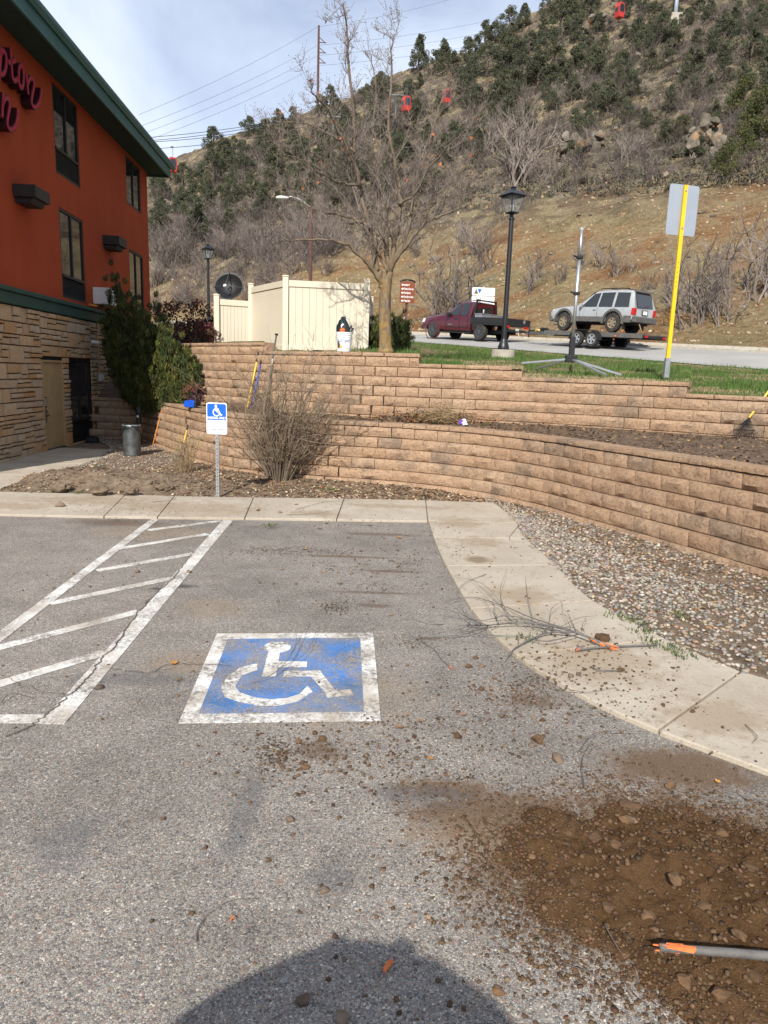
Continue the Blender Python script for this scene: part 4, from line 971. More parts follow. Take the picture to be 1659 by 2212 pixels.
for px, py, hp in ((1335, 600, 92), (1255, 592, 84), (1300, 585, 70), (1395, 640, 60), (1470, 690, 190), (1500, 700, 170), (1540, 690, 150), (1600, 640, 190), (1640, 655, 175), (1565, 700, 100), (1450, 660, 90), (1045, 590, 120), (1025, 560, 90), (1140, 640, 90), (1160, 610, 70), (965, 690, 160), (990, 690, 150), (940, 700, 120), (1210, 620, 60), (1110, 400, 150), (1125, 405, 170), (1130, 330, 120), (1060, 330, 90), (1190, 400, 80), (1280, 330, 60), (1240, 420, 60), (1350, 360, 80), (1000, 540, 70), (900, 560, 60), (870, 520, 60), (1080, 470, 70)):
    q = hill_hit(px, py)
    if q is None: continue
    s = hp / FPX * q.y / 3.0; o = link('bare_shrub', rr.choice(big), None, loc=q, rz=rr.uniform(0, 6.28), scale=(s * 1.15, s * 1.15, s)); 
    if py > 545: tag(o, 'tall leafless multi-stemmed shrub on the orange bank above the road', 'shrub', 'tall bare shrubs on the orange bank')
    else: tag(o, 'tall leafless shrub beside the rock outcrops of the hillside', 'shrub', 'tall bare shrubs by the outcrops')
# boulders
bm_ = [crag_mesh(i) for i in range(9)]
def boulder(px, py, wp, label, group, flat=.65, wx=1.0):
    q = hill_hit(px, py)
    if q is None: return
    s = wp / FPX * q.y / 2; o = link('boulder', rr.choice(bm_), None, loc=q + Vector((0, 0, s * .1)), rz=rr.uniform(0, 6.28), scale=(s * wx, s, s * flat)); tag(o, label, 'boulder', group)
for _ in range(95):
    px = rr.uniform(330, 1670); f = rr.random() ** .8; sk = skyline(px); bn = bench(px); py = sk + 25 + (bn - sk) * f
    if py > 0: boulder(px, py, rr.uniform(9, 24), 'grey weathered boulder among brush on the upper hillside', 'boulders of the upper hillside', rr.uniform(.45, .9), rr.uniform(.9, 1.6))
for _ in range(70):
    px = rr.uniform(860, 1670); bn = bench(px); py = bn + (745 - bn) * rr.random(); boulder(px, py, rr.uniform(6, 14), 'small pale rock lying on the orange grassy bank', 'rocks on the orange bank', rr.uniform(.5, .8))
boulder(942, 566, 30, 'large pale boulder resting on the grassy slope behind the tree', None, .75); boulder(890, 578, 18, 'rounded grey boulder beside the fence tree on the slope', None, .7)
for _ in range(26):
    boulder(rr.gauss(388, 26), rr.gauss(450, 26), rr.uniform(10, 26), 'pale broken rock of the talus beside the hotel corner', 'talus rocks beside the hotel', .6, 1.4)
def outcrop(cx, cy, w, h, n, label):
    q0 = hill_hit(cx, cy); e = empty('rock_outcrop', q0); tag(e, label, 'outcrop')
    for i in range(n):
        px = cx + rr.uniform(-.5, .5) * w; py = cy - rr.random() * h; s = rr.uniform(.08, .22) * min(w, h) / FPX * q0.y; p = EYEP + ray(px, py) * (q0.y / ray(px, py).y) + Vector((0, rr.uniform(.6, 2.6), 0))
        link('rock', rr.choice(bm_), e, loc=p - q0, rz=rr.uniform(0, 6.28), scale=(s * rr.uniform(.8, 1.4), s * 1.2, s * rr.uniform(1.0, 1.9)))
outcrop(1262, 348, 95, 62, 44, 'craggy tan rock outcrop above the grassy bank'); outcrop(1535, 350, 62, 100, 44, 'tall leaning grey rock outcrop beside the yellowish junipers'); outcrop(1310, 62, 80, 40, 26, 'orange rock ledge below the gondola cabin high on the hill'); outcrop(1245, 268, 40, 18, 8, 'single pale knob of rock on the open slope')
# countless small stones and tufts
n = 1500; P_ = []; 
while len(P_) < n:
    px = rr.uniform(330, 1690); bn = bench(px); py = rr.uniform(max(0, skyline(px) + 10), 760) if rr.random() < .35 else bn + (755 - bn) * rr.random()
    if len(P_) % 1 == 0:
        q = hill_hit(px, py)
        if q is not None: P_.append(q)
P_ = np.array([tuple(p) for p in P_]); sc = RNG.uniform(.0008, .0028, n) * P_[:, 1] * 1.0
o = link('hill_stones', bulk('hill_stones', np.array(ICO[0][0]), ICO[0][1], P_, rand_rot(n), np.stack([sc * 1.3, sc, sc * .7], 1), pick([(.34, .25, .16), (.27, .20, .135), (.32, .19, .10), (.40, .32, .23)], n), M['pebbles'])); tag(o, 'loose stones scattered over the hillside', 'stones', kind='stuff')
n = 15600; P_ = []
while len(P_) < n // 13:
    px = rr.uniform(330, 1690); bn = bench(px); py = bn - 40 + (795 - bn) * rr.random(); q = hill_hit(px, py)
    if q is not None: P_.append(q)
P_ = np.repeat(np.array([tuple(p) for p in P_]), 13, 0); n = len(P_); P_ = P_ + RNG.normal(size=(n, 3)) * np.array([.8, .8, .03]); sc = RNG.uniform(.0018, .0052, n) * P_[:, 1]
o = link('hill_grass', bulk('hill_grass', TRI, TRIF, P_, rand_rot(n, .6), np.stack([sc * .22, sc, sc], 1), pick([(.32, .24, .125), (.25, .20, .095), (.17, .165, .07), (.36, .28, .16), (.27, .17, .085)], n), M['grass'])); tag(o, 'dry grass tufts over the bank', 'grass', kind='stuff')

# low scrub and dry forbs carpeting the slope: uncountable
n = 5200; P_ = []
while len(P_) < n:
    px = rr.uniform(325, 1690); sk = skyline(px); bn = bench(px); py = max(2, sk + 8) + (bn + 30 - max(2, sk + 8)) * rr.random() ** .9; q = hill_hit(px, py)
    if q is not None: P_.append(q)
C_ = np.array([tuple(p) for p in P_]); per = 20; rad = RNG.uniform(.30, 1.0, n)
o = link('hill_scrub', leaves(C_ + np.array([0, 0, .25]), rad, per, .34, [(.085, .07, .058), (.11, .088, .07), (.075, .078, .048), (.14, .112, .08), (.062, .060, .046)], squash=.55, name='hill_scrub', mat_='foliage', aspect=.35)); tag(o, 'low grey-brown scrub carpeting the upper slope', 'scrub', kind='stuff')
# ------------------------------------------------------------------ big leafless tree above the wall
def G(px, D):          # spot on the upper ground at a bearing
    k = ray(px, 812).x / ray(px, 812).y; return Vector((k * D, D, lawn_z(k, D)))
rt = random.Random(5); TD = 14.7
tp = G(833, TD); tree = empty('leafless_tree', tp); tag(tree, 'tall leafless tree with lichen-yellow trunk standing beside the cream fence', 'tree')
def TP(px, py, dd=0.0): return aty(px, py, TD + dd) - tp
limbs = []
def limb(pts, r0, r1, depth):
    r0 *= .88
    n = len(pts); P = [TP(x, y, depth * (i / (n - 1)) ** 1.2) for i, (x, y) in enumerate(pts)]; Q = [Vector(q) for q in smoothpath([tuple(p) for p in P], 5)]
    Q = [q + Vector((rt.gauss(0, .012), rt.gauss(0, .02), rt.gauss(0, .012))) for q in Q]; m = len(Q); rad = [r0 + (r1 - r0) * (i / (m - 1)) ** .8 for i in range(m)]
    limbs.append((Q, rad)); g = MB(); g.tube(Q, rad, 7); g.build('limb', M['bark'], tree, smooth=True)
tr = [(833, 765), (832, 720), (831, 670), (833, 625), (836, 598)]
P = [TP(*p) for p in tr]; Q = smoothpath([tuple(p) for p in P], 6); n = len(Q); g = MB(); g.tube(Q, [.135 - .03 * i / n + (.04 if i < 2 else 0) for i in range(n)], 12); g.build('trunk', M['bark'], tree, smooth=True)
limb([(830, 622), (812, 590), (785, 560), (754, 530), (717, 521), (660, 518), (607, 520)], .075, .010, -.6)
limb([(832, 618), (818, 590), (809, 560), (796, 480), (778, 405), (768, 330), (762, 220), (752, 110), (747, 40), (738, 5)], .085, .010, .5)
limb([(778, 405), (765, 350), (732, 284), (710, 240), (690, 216), (668, 200)], .045, .008, -.9)
limb([(836, 612), (838, 580), (833, 500), (826, 430), (812, 370), (803, 300), (812, 200), (800, 120)], .075, .009, 1.1)
limb([(838, 612), (846, 575), (855, 510), (864, 440), (860, 385), (840, 280), (846, 172), (845, 110), (853, 70)], .08, .009, .2)
limb([(840, 600), (848, 572), (876, 532), (911, 488), (944, 469), (995, 451), (1015, 445)], .065, .009, -.5)
limb([(852, 566), (880, 500), (900, 400), (930, 300), (952, 225), (975, 165)], .06, .008, .9)
limb([(905, 492), (935, 440), (960, 404), (990, 380), (1005, 350)], .035, .007, 1.0)
limb([(796, 490), (760, 470), (715, 462), (660, 440), (610, 420)], .04, .007, .8)
limb([(775, 400), (735, 395), (690, 372), (650, 345), (590, 330)], .032, .006, -1.0)
limb([(768, 330), (730, 300), (680, 275), (620, 262), (578, 275)], .03, .006, .7)
limb([(838, 585), (815, 545), (790, 500), (745, 430), (700, 390), (640, 380)], .045, .007, 1.6)
limb([(862, 440), (895, 420), (935, 350), (985, 300), (1010, 280)], .035, .006, -1.2)
tw = MB(); buds = []
def sprout(p, d, L, r, lev):
    n = 4 if lev > 0 else 3; pts = [p]; q = p; dd = d.normalized()
    for s in range(n): dd = (dd + Vector((rt.gauss(0, .14), rt.gauss(0, .14), .10 + rt.gauss(0, .08)))).normalized(); q = q + dd * L / n; pts.append(q)
    tw.tube(pts, [r * (1 - .75 * i / n) for i in range(n + 1)], 4 if lev > 1 else 3, cap=False)
    if lev == 0:
        buds.append(q); return
    k = {2: rt.randint(7, 9), 1: rt.randint(4, 6)}[lev]
    for j in range(k):
        i = rt.randint(1, n); side = Vector((rt.gauss(0, 1), rt.gauss(0, 1), rt.gauss(.25, .6))).normalized(); nd = (dd * .75 + side * .8).normalized(); f = rt.random(); b = pts[i - 1].lerp(pts[i], f)
        sprout(b, nd, L * rt.uniform(.32, .55), max(.0032, r * .55), lev - 1)
for Q, rad in limbs:
    tot = sum((Q[i + 1] - Q[i]).length for i in range(len(Q) - 1)); nb = int(tot * 4.3)
    for j in range(nb):
        f = .22 + .78 * (j + rt.random()) / nb; i = min(len(Q) - 2, int(f * (len(Q) - 1))); d = (Q[i + 1] - Q[i]).normalized(); side = Vector((rt.gauss(0, 1), rt.gauss(0, .9), rt.gauss(.1, .7))).normalized()
        sprout(Q[i], (d * .7 + side * .75).normalized(), (1.15 - .6 * f) * rt.uniform(.5, 1.25), max(.006, rad[i] * .32), 2)
tag(tw.build('twigs', M['twig'], tree), kind='stuff')
nb = len(buds); 
bp = np.array([tuple(b) for b in buds]); o = link('buds', bulk('buds', np.array(ICO[0][0]), ICO[0][1], bp, rand_rot(nb), np.full((nb, 3), .008), pick([(.20, .15, .12), (.24, .17, .13)], nb), M['litter']), tree); tag(o, kind='stuff')
sel = bp[RNG.integers(0, nb, 46)]; o = link('dry_leaves', bulk('dry_leaves', TRI, TRIF, sel, rand_rot(46), np.full((46, 3), .075), pick([(.42, .15, .045), (.35, .12, .05)], 46), M['litter']), tree); tag(o, kind='stuff')

# ------------------------------------------------------------------ shrubs on the bank by the hotel
def sprays(name, base, tips, per, size, cols, r0, droop=0.0, spread=.10):
    """feathery juniper sprays: leaf faces along curved branches"""
    cs = []; rad = []; dirs = []
    for (t, L) in tips:
        t = Vector(t); b = Vector(base) + Vector((t.x * .45, t.y * .45, rt.uniform(0, .3) * max(0, t.z))); mid = b.lerp(t, .5) + Vector((rt.gauss(0, .1), rt.gauss(0, .1), -.1)); n = 9
        for i in range(2, n + 1):
            f = i / n; p = b * (1 - f) ** 2 + mid * 2 * f * (1 - f) + t * f * f; cs.append(tuple(p + Vector((rt.gauss(0, .05), rt.gauss(0, .05), rt.gauss(0, .05))))); rad.append(spread * (1.5 - f * 1.1) * r0)
    return leaves(cs, rad, per, size, cols, tilt=.9, squash=1.3, name=name, aspect=.26)
jb = Vector((-5.45, 17.35, 1.12)); big_j = empty('juniper_shrub', jb); tag(big_j, 'tall feathery dark green juniper against the hotel corner', 'shrub')
tips = []
for _ in range(330):
    px = rt.uniform(225, 432); py = rt.uniform(600, 845); lim = np.interp(px, [222, 245, 265, 300, 345, 380, 428], [690, 575, 600, 650, 690, 720, 770]); lo = np.interp(px, [225, 260, 400, 430], [770, 850, 855, 830]); py = lim + 18 + (lo - lim - 18) * rt.random() ** .75
    tips.append((tuple(aty(px, py, float(np.interp(px, [225, 300, 430], [17.9, 17.3, 16.1])) + rt.uniform(-.45, .45)) - jb), 1))
for _ in range(120):
    px = rt.uniform(285, 432); lim = np.interp(px, [285, 330, 380, 432], [668, 695, 725, 785]); py = lim + (850 - lim) * rt.random() ** .9
    tips.append((tuple(aty(px, py, float(np.interp(px, [225, 300, 430], [17.9, 17.0, 15.9])) + rt.uniform(-.3, .3)) - jb), 1))
for px, py in ((238, 570), (244, 600), (236, 640), (268, 605), (300, 650), (230, 700), (332, 690), (340, 640), (350, 660), (228, 760), (222, 720), (250, 590), (256, 625), (232, 610), (262, 640), (280, 632), (286, 660), (310, 672), (318, 655), (226, 665), (240, 655), (352, 705), (366, 715), (248, 615), (300, 665), (410, 760), (425, 790), (390, 730), (428, 820), (420, 845), (405, 850), (395, 800), (412, 800), (380, 760), (360, 720), (428, 800), (400, 830), (385, 845)):
    tips.append((tuple(aty(px, py, float(np.interp(px, [225, 300, 430], [17.9, 17.3, 16.1])) + rt.uniform(-.2, .2)) - jb), 1))
link('foliage', sprays('foliage', (0, 0, -.2), tips, 62, .080, [(.05, .062, .018), (.066, .08, .020), (.040, .054, .018), (.10, .10, .024)], 1.45), big_j)
g = MB()
for t_, _ in tips[::5]: g.tube([(0, 0, -.4), Vector(t_) * .5 + Vector((0, 0, -.1)), Vector(t_) * .93], [.05, .03, .008], 4, cap=False)
tag(g.build('stems', M['dark_twig'], big_j), kind='stuff')
def broad_shrub(name, centre, ext, n, label, cols, size=.055, per=26, rc=.14, D=None, cat='shrub'):
    e = empty(name, centre); tag(e, label, cat); cs = []; rad = []
    for _ in range(n):
        d = Vector((rt.gauss(0, 1), rt.gauss(0, 1), rt.gauss(0, 1))).normalized() * rt.uniform(.45, 1) ** .5; cs.append((d.x * ext[0], d.y * ext[1], ext[2] + d.z * ext[2])); rad.append(rc * rt.uniform(.6, 1.3))
    link('foliage', leaves(cs, rad, per, size, cols), e); g = MB()
    for c in cs[::6]: g.tube([(rt.gauss(0, .05), rt.gauss(0, .05), -.15), (c[0] * .5, c[1] * .5, c[2] * .5), c], [.02, .012, .004], 4, cap=False)
    tag(g.build('stems', M['dark_twig'], e), kind='stuff'); return e
PUR = [(.085, .028, .028), (.12, .04, .034), (.055, .022, .026), (.16, .075, .05), (.07, .05, .03)]
p = aty(400, 742, 20.0); broad_shrub('purple_leaf_shrub', (p.x, 20.0, 2.35), (1.15, .6, .68), 130, 'purple-leaved shrub spreading behind the tall juniper toward the fence', PUR)
p = aty(445, 745, 19.0); broad_shrub('purple_leaf_shrub', (p.x, 17.9, 2.3), (.60, .45, .36), 64, 'low purple-leaved shrub against the left end of the fence', PUR)
p = aty(420, 878, 15.6); broad_shrub('purple_leaf_shrub', (aty(420, 850, 15.0).x, 15.05, 1.08), (.24, .2, .24), 24, 'small purple-leaved shrub beside the blue hedge trimmer', PUR, .05, 24, .10)
p = aty(447, 690, 21.5); broad_shrub('spreading_juniper', (p.x, 22.5, 2.6), (.7, .5, .34), 44, 'low bright green juniper below the far lamp post', [(.085, .12, .035), (.11, .15, .04)], .06, 34, .14)
# juniper at the end of the fence
p = G(838, 17.4); e = empty('juniper_shrub', p); tag(e, 'bushy dark juniper between the cream fence and the road', 'shrub'); tips = []
for _ in range(110):
    a = rt.uniform(0, 6.28); q = rt.uniform(.2, 1) ** .6; tips.append(((.52 * q * math.cos(a), .5 * q * math.sin(a), rt.uniform(.15, .92) * (1.1 - .35 * q)), 1))
link('foliage', sprays('foliage', (0, 0, 0), tips, 30, .075, [(.05, .066, .022), (.07, .085, .025), (.10, .11, .03)], 1.2), e)
g = MB(); [g.tube([(0, 0, -.1), Vector(t_) * .9], [.03, .006], 4, cap=False) for t_, _ in tips[::6]]; tag(g.build('stems', M['dark_twig'], e), kind='stuff')

# ------------------------------------------------------------------ leafless bush below the wall and the dry clump beside it
def bush(name, base, ext, stems, label, mats, r0, tipcols, lev=2, spread=1.0, budn=.012):
    e = empty(name, base); tag(e, label, 'shrub'); g = MB(); g2 = MB(); tips_ = []
    def grow(p, d, L, r, lv, gg):
        n = 4; pts = [p]; q = p; dd = d
        for s in range(n): dd = (dd + Vector((rt.gauss(0, .12), rt.gauss(0, .12), rt.gauss(.02, .09)))).normalized(); q = q + dd * L / n; pts.append(q)
        gg.tube(pts, [r * (1 - .65 * i / n) for i in range(n + 1)], 4 if lv == lev else 3, cap=False)
        tips_.append(q)
        if lv > 0:
            for _ in range(rt.randint(4, 6)):
                i = rt.randint(1, n); nd = (dd * .7 + Vector((rt.gauss(0, .6), rt.gauss(0, .6), rt.gauss(.2, .4)))).normalized(); grow(pts[i], nd, L * rt.uniform(.28, .5), r * .5, lv - 1, g2)
                if rt.random() < .6: tips_.append(pts[i])
    for _ in range(stems):
        a = rt.uniform(0, 6.28); q = rt.random() ** .7; d = Vector((math.cos(a) * ext[0] * q * .8, math.sin(a) * ext[1] * q * .8, ext[2])).normalized(); grow(Vector((math.cos(a) * .16 * q, math.sin(a) * .13 * q, -.05)) * spread, d, ext[2] * rt.uniform(.6, .86), r0 * rt.uniform(.6, 1.2), lev, g)
    g.build('stems', M[mats[0]], e); tag(g2.build('twigs', M[mats[1]], e), kind='stuff')
    if tipcols:
        T = np.array([tuple(t) for t in tips_]); n = len(T); o = link('buds', bulk('buds', TRI, TRIF, T, rand_rot(n), np.full((n, 3), budn * 2), pick(tipcols, n), M['litter']), e); tag(o, kind='stuff')
    return e
b = atz(604, 1036, .06); bush('leafless_bush', b, (1.55, .75, 2.0), 72, 'large leafless yellow-budded bush against the lower wall', ('bush_stem', 'bush_twig'), .013, [(.36, .28, .10), (.26, .18, .09), (.22, .15, .09)], budn=.008)
b = atz(392, 1015, .1); bush('dry_clump', Vector((b.x, b.y + .1, .1)), (.42, .35, .72), 26, 'clump of dry straw-coloured stems below the wall beside the shovel', ('tan_twig', 'tan_twig'), .006, [(.40, .32, .16)], 1)
# ------------------------------------------------------------------ vehicles (local x forward, y left, z up)
def loft_body(st, name, mt, parent, arches=(), smooth=35):
    """st: stations (x_low, x_mid, x_top, z_bot, z_belt, z_top, w_bot, w_belt, w_top); closed body, mirrored in y"""
    def half(s):
        xl, xm, xt, zb, zm, zt, wb, wm, wt = s; c = .06
        return [(xl, 0, zb), (xl, wb * .85, zb), (xl, wb, zb + .07), (xl * .6 + xm * .4, (wb * .4 + wm * .6) + .012, zb + (zm - zb) * .45), (xm, wm, zm), ((xm + xt) / 2, (wm + wt) / 2 + .012, (zm + zt) / 2), (xt, wt, zt - .05), (xt, wt - .09, zt), (xt, 0, zt + .012)]
    g = MB(); n = None; V = []
    for s in st:
        h = half(s); ring = h + [(x, -y, z) for x, y, z in h[-2:0:-1]]; n = len(ring); V += ring
    F = [(i * n + k, i * n + (k + 1) % n, (i + 1) * n + (k + 1) % n, (i + 1) * n + k) for i in range(len(st) - 1) for k in range(n)]
    F += [tuple(range(n))[::-1], tuple((len(st) - 1) * n + k for k in range(n))]
    g.add(V, F); o = g.build(name, mt, parent, smooth=True, sharp=smooth)
    bm = bmesh.new(); bm.from_mesh(o.data); bmesh.ops.recalc_face_normals(bm, faces=bm.faces); bm.to_mesh(o.data); bm.free()
    if arches:
        g = MB()
        for (x, z, r) in arches:
            for sgn in (1, -1):
                g.lathe([(r, 0), (r, .42)], 28, (x, sgn * .55 if sgn > 0 else -.97, z), Matrix.Rotation(R(-90), 3, 'X'))
        c = g.build('cutter', mt); bm = bmesh.new(); bm.from_mesh(c.data); bmesh.ops.recalc_face_normals(bm, faces=bm.faces); bm.to_mesh(c.data); bm.free()
        md = o.modifiers.new('arches', 'BOOLEAN'); md.operation = 'DIFFERENCE'; md.object = c; md.solver = 'EXACT'
        loc = o.parent; o.parent = None; bpy.context.view_layer.update(); dg = bpy.context.evaluated_depsgraph_get(); me = bpy.data.meshes.new_from_object(o.evaluated_get(dg)); o.modifiers.clear(); o.data = me; o.parent = loc
        me.polygons.foreach_set('use_smooth', [True] * len(me.polygons)); me.set_sharp_from_angle(angle=R(smooth)); bpy.data.objects.remove(c)
    return o
def side_at(st, x, f):
    """point on the left flank between belt (f=0) and roof edge (f=1)"""
    L = []
    for s in st: L.append(((s[1] * (1 - f) + s[2] * f), s[7] * (1 - f) + s[8] * f + .012 * (1 - abs(2 * f - 1)), s[4] * (1 - f) + (s[5] - .05) * f))
    L.sort(); xs = [q[0] for q in L]; return (x, float(np.interp(x, xs, [q[1] for q in L])), float(np.interp(x, xs, [q[2] for q in L])))
def side_window(st, poly, name, mt, parent, off=.028):
    """poly in (x, f); built on both flanks"""
    for sgn in (1, -1):
        g = MB(); P = [side_at(st, x, f) for x, f in poly]; V = [(x, sgn * (y + off), z) for x, y, z in P] + [(x, sgn * (y - .02), z) for x, y, z in P]; n = len(P)
        F = [tuple(range(n)), tuple(range(2 * n - 1, n - 1, -1))] + [(i, (i + 1) % n, n + (i + 1) % n, n + i) for i in range(n)]
        g.add(V, F); o = g.build(name, mt, parent); bm = bmesh.new(); bm.from_mesh(o.data); bmesh.ops.recalc_face_normals(bm, faces=bm.faces); bm.to_mesh(o.data); bm.free()
def wheel(parent, x, y, z, r, w, rimr, rimmat, spokes=5, name='wheel'):
    e = empty(name); e.parent = parent; e.location = (x, y, z); sg = 1 if y > 0 else -1; Mr = Matrix.Rotation(R(-90) * sg, 3, 'X')
    g = MB(); g.lathe([(rimr, -w / 2), (r * .93, -w / 2), (r, -w / 2 + .04), (r, w / 2 - .04), (r * .93, w / 2), (rimr, w / 2), (rimr * .96, w / 2 - .05)], 28, M=Mr, cap=False); g.build('tyre', M['tyre'], e, smooth=True, sharp=40)
    g = MB(); g.lathe([(.03, w / 2 - .09), (rimr * .98, w / 2 - .09)], 24, M=Mr); g.build('hub_back', M['flat_black'], e)
    g = MB(); g.lathe([(rimr * 1.0, w / 2 - .10), (rimr * 1.0, w / 2 + .005), (rimr * .86, w / 2 - .005), (rimr * .84, w / 2 - .09)], 24, M=Mr, cap=False); g.lathe([(.001, w / 2 - .085), (.085, w / 2 - .085), (.07, w / 2 - .01), (.001, w / 2)], 12, M=Mr)
    for k in range(spokes):
        a = 2 * math.pi * k / spokes + .3; u = Vector((math.cos(a), math.sin(a), 0)); p0 = u * .05 + Vector((0, 0, w / 2 - .035)); p1 = u * rimr * .92 + Vector((0, 0, w / 2 - .03)); g.bar(Mr @ p0, Mr @ p1, .05 if spokes > 6 else .085, .05, Mr @ Vector((0, 0, 1)))
    g.build('rim', rimmat, e)
    return e
VD = Vector(((A2 - A1) / np.linalg.norm(A2 - A1))[:].tolist()); VD = Vector((B2[0] - B1[0], B2[1] - B1[1])).normalized() * .55 + Vector((A2[0] - A1[0], A2[1] - A1[1])).normalized() * .45; VD.normalize()
VA = math.atan2(VD.y, VD.x); VS = .925
def road_pt(x, y): return Vector((x, y, ground(x / y, y) + .02))
T0 = Vector((11.35, 28.75))                                    # tail of the trailer
def along(L): q = T0 + VD * L; return road_pt(q.x, q.y)
slope = (along(13).z - along(0).z) / 13
def vroot(name, L, label, cat, dz=0.0):
    p = along(L); e = empty(name, (p.x, p.y, p.z + dz), VA, VS); e.rotation_euler = (0, -math.atan(slope), VA); e.rotation_mode = 'XYZ'
    e.rotation_euler = (Matrix.Rotation(VA, 3, 'Z') @ Matrix.Rotation(-math.atan(slope), 3, 'Y')).to_euler(); return tag(e, label, cat)
# ---- pickup with a flat tray
tr_ = vroot('pickup_truck', 10.05, 'maroon pickup truck with black flatbed towing the trailer', 'pickup truck'); tr_.scale = (VS, VS, VS * 1.05)   # root under its rear axle
WB = 3.70
ST = [(4.72, 4.74, 4.62, .48, .82, .98, .70, .78, .66), (4.66, 4.70, 4.55, .42, .88, 1.06, .86, .90, .78), (4.30, 4.35, 4.2, .40, .98, 1.17, .95, .98, .88), (3.2, 3.2, 3.15, .40, 1.08, 1.26, .97, .99, .90), (2.78, 2.78, 2.70, .40, 1.14, 1.30, .97, .99, .90), (2.55, 2.55, 1.98, .40, 1.16, 1.80, .97, .99, .76), (2.1, 2.1, 1.72, .40, 1.16, 1.90, .97, .99, .76), (1.3, 1.3, 1.3, .40, 1.16, 1.93, .97, .99, .76), (.95, .95, .95, .40, 1.16, 1.92, .97, .99, .76), (.72, .72, .66, .44, 1.16, 1.86, .96, .98, .76)]
loft_body(ST, 'body', M['maroon_paint'], tr_, [(WB, .42, .52)])
side_window(ST, [(2.42, .06), (1.62, .06), (1.62, .93), (1.95, .93)], 'front_window', M['vehicle_glass'], tr_); side_window(ST, [(1.50, .06), (.98, .06), (.95, .93), (1.50, .93)], 'rear_window', M['vehicle_glass'], tr_)
g = MB(); g.prism([(2.76, 1.27), (1.98, 1.86), (1.95, 1.86), (2.74, 1.25)], -.70, .70, lambda a, b, y: (a, y, b)); g.build('windscreen', M['vehicle_glass'], tr_)
g = MB(); g.box((.69, 0, 1.50), (.03, 1.30, .46)); g.build('back_window', M['vehicle_glass'], tr_)
for sg in (1, -1):
    g = MB(); g.box((2.35, sg * 1.10, 1.22), (.12, .20, .22)); g.bar((2.35, sg * .95, 1.16), (2.35, sg * 1.06, 1.16), .05); g.build('mirror', M['flat_black'], tr_, bevel=.02)
    g = MB(); g.prism([(4.70, .78), (4.45, .82), (4.35, 1.02), (4.56, 1.0)], .70, .97, lambda a, b, y: (a, sg * y, b)); g.build('headlight', M['clear_lens'], tr_)
    g = MB(); g.box((1.56, sg * 1.006, .80), (.012, .006, .72)); g.box((2.62, sg * 1.006, .76), (.012, .006, .66)); g.box((.92, sg * 1.006, .8), (.012, .006, .72)); g.box((1.75, sg * .999, .62), (1.7, .012, .03)); g.build('door_seam', M['flat_black'], tr_)
    g = MB(); g.bar((3.05, sg * .98, .34), (.62, sg * .98, .34), .10, .05); g.build('side_step', M['flat_black'], tr_)
    g = MB(); g.bar((1.95, sg * 1.015, 1.03), (1.74, sg * 1.015, 1.03), .035, .04); g.build('door_handle', M['flat_black'], tr_, bevel=.008)
    g = MB(); [g.box((2.42 - .055 * k, sg * 1.003, .73), (.032, .008, .035)) for k in range(6)]; tag(g.build('lettering', M['alloy'], tr_), kind='stuff')
g = MB(); g.lathe([(.57, 0), (.60, .03), (.52, .05)], 28, (WB, .955, .42), Matrix.Rotation(R(-90), 3, 'X'), cap=False); g.build('arch_lip', M['maroon_paint'], tr_)
g = MB(); g.box((4.74, 0, .56), (.14, 1.78, .20)); g.build('front_bumper', M['flat_black'], tr_, bevel=.03)
g = MB(); g.bar((4.3, .42, .46), (-1.3, .42, .46), .09, .18); g.bar((4.3, -.42, .46), (-1.3, -.42, .46), .09, .18); g.box((2.0, 0, .42), (2.6, 1.2, .14)); g.lathe([(.09, -.85), (.09, .85)], 10, (0, 0, .42), Matrix.Rotation(R(90), 3, 'X')); g.lathe([(.07, -.85), (.07, .85)], 10, (WB, 0, .42), Matrix.Rotation(R(90), 3, 'X')); g.box((3.7, 0, .55), (.9, 1.1, .35)); g.build('chassis', M['flat_black'], tr_)
for x, y in ((WB, .86), (WB, -.86), (0, .86), (0, -.86)): wheel(tr_, x, y, .42, .42, .29, .25, M['dark_alloy'], 10)
# tray
g = MB(); g.box((-.52, 0, .82), (2.45, 2.02, .10)); g.build('tray_deck', M['flat_black'], tr_, bevel=.01)
for sg in (1, -1):
    g = MB(); g.box((-.52, sg * 1.0, 1.00), (2.43, .05, .26)); g.build('tray_side', M['flat_black'], tr_)
    g = MB(); g.bar((.38, sg * .98, .5), (.38, sg * .98, .8), .05, .3); g.build('mudguard', M['flat_black'], tr_)
    g = MB(); g.bar((.60, sg * .95, .87), (.60, sg * .72, 1.98), .07, .09); g.bar((.60, sg * .72, 1.97), (.95, sg * .74, 1.98), .05, .05); g.build('headboard_post', M['flat_black'], tr_)
    g = MB(); g.box((-1.735, sg * .72, .74), (.03, .34, .11)); g.build('tail_light', M['red_lens'], tr_)
g = MB(); g.box((-1.70, 0, 1.00), (.05, 1.98, .26)); g.build('tailgate', M['flat_black'], tr_)
g = MB(); g.box((.60, 0, 1.98), (.09, 1.50, .07)); g.box((.62, 0, 1.03), (.05, 1.9, .30)); g.build('headboard', M['flat_black'], tr_)
g = MB(); g.lathe([(.075, 0), (.095, 0), (.095, .01), (.075, .01)], 16, (-1.728, -.55, 1.02), Matrix.Rotation(R(-90), 3, 'Y')); g.bar((-1.735, -.55, 1.10), (-1.735, -.55, .94), .02); g.bar((-1.735, -.62, .98), (-1.735, -.48, 1.06), .02); g.build('emblem', M['alloy'], tr_)
g = MB(); g.box((.25, 0, 1.14), (.52, 1.80, .30)); g.box((.25, 0, 1.305), (.56, 1.86, .035)); g.build('tool_box', M['steel_box'], tr_, bevel=.01)
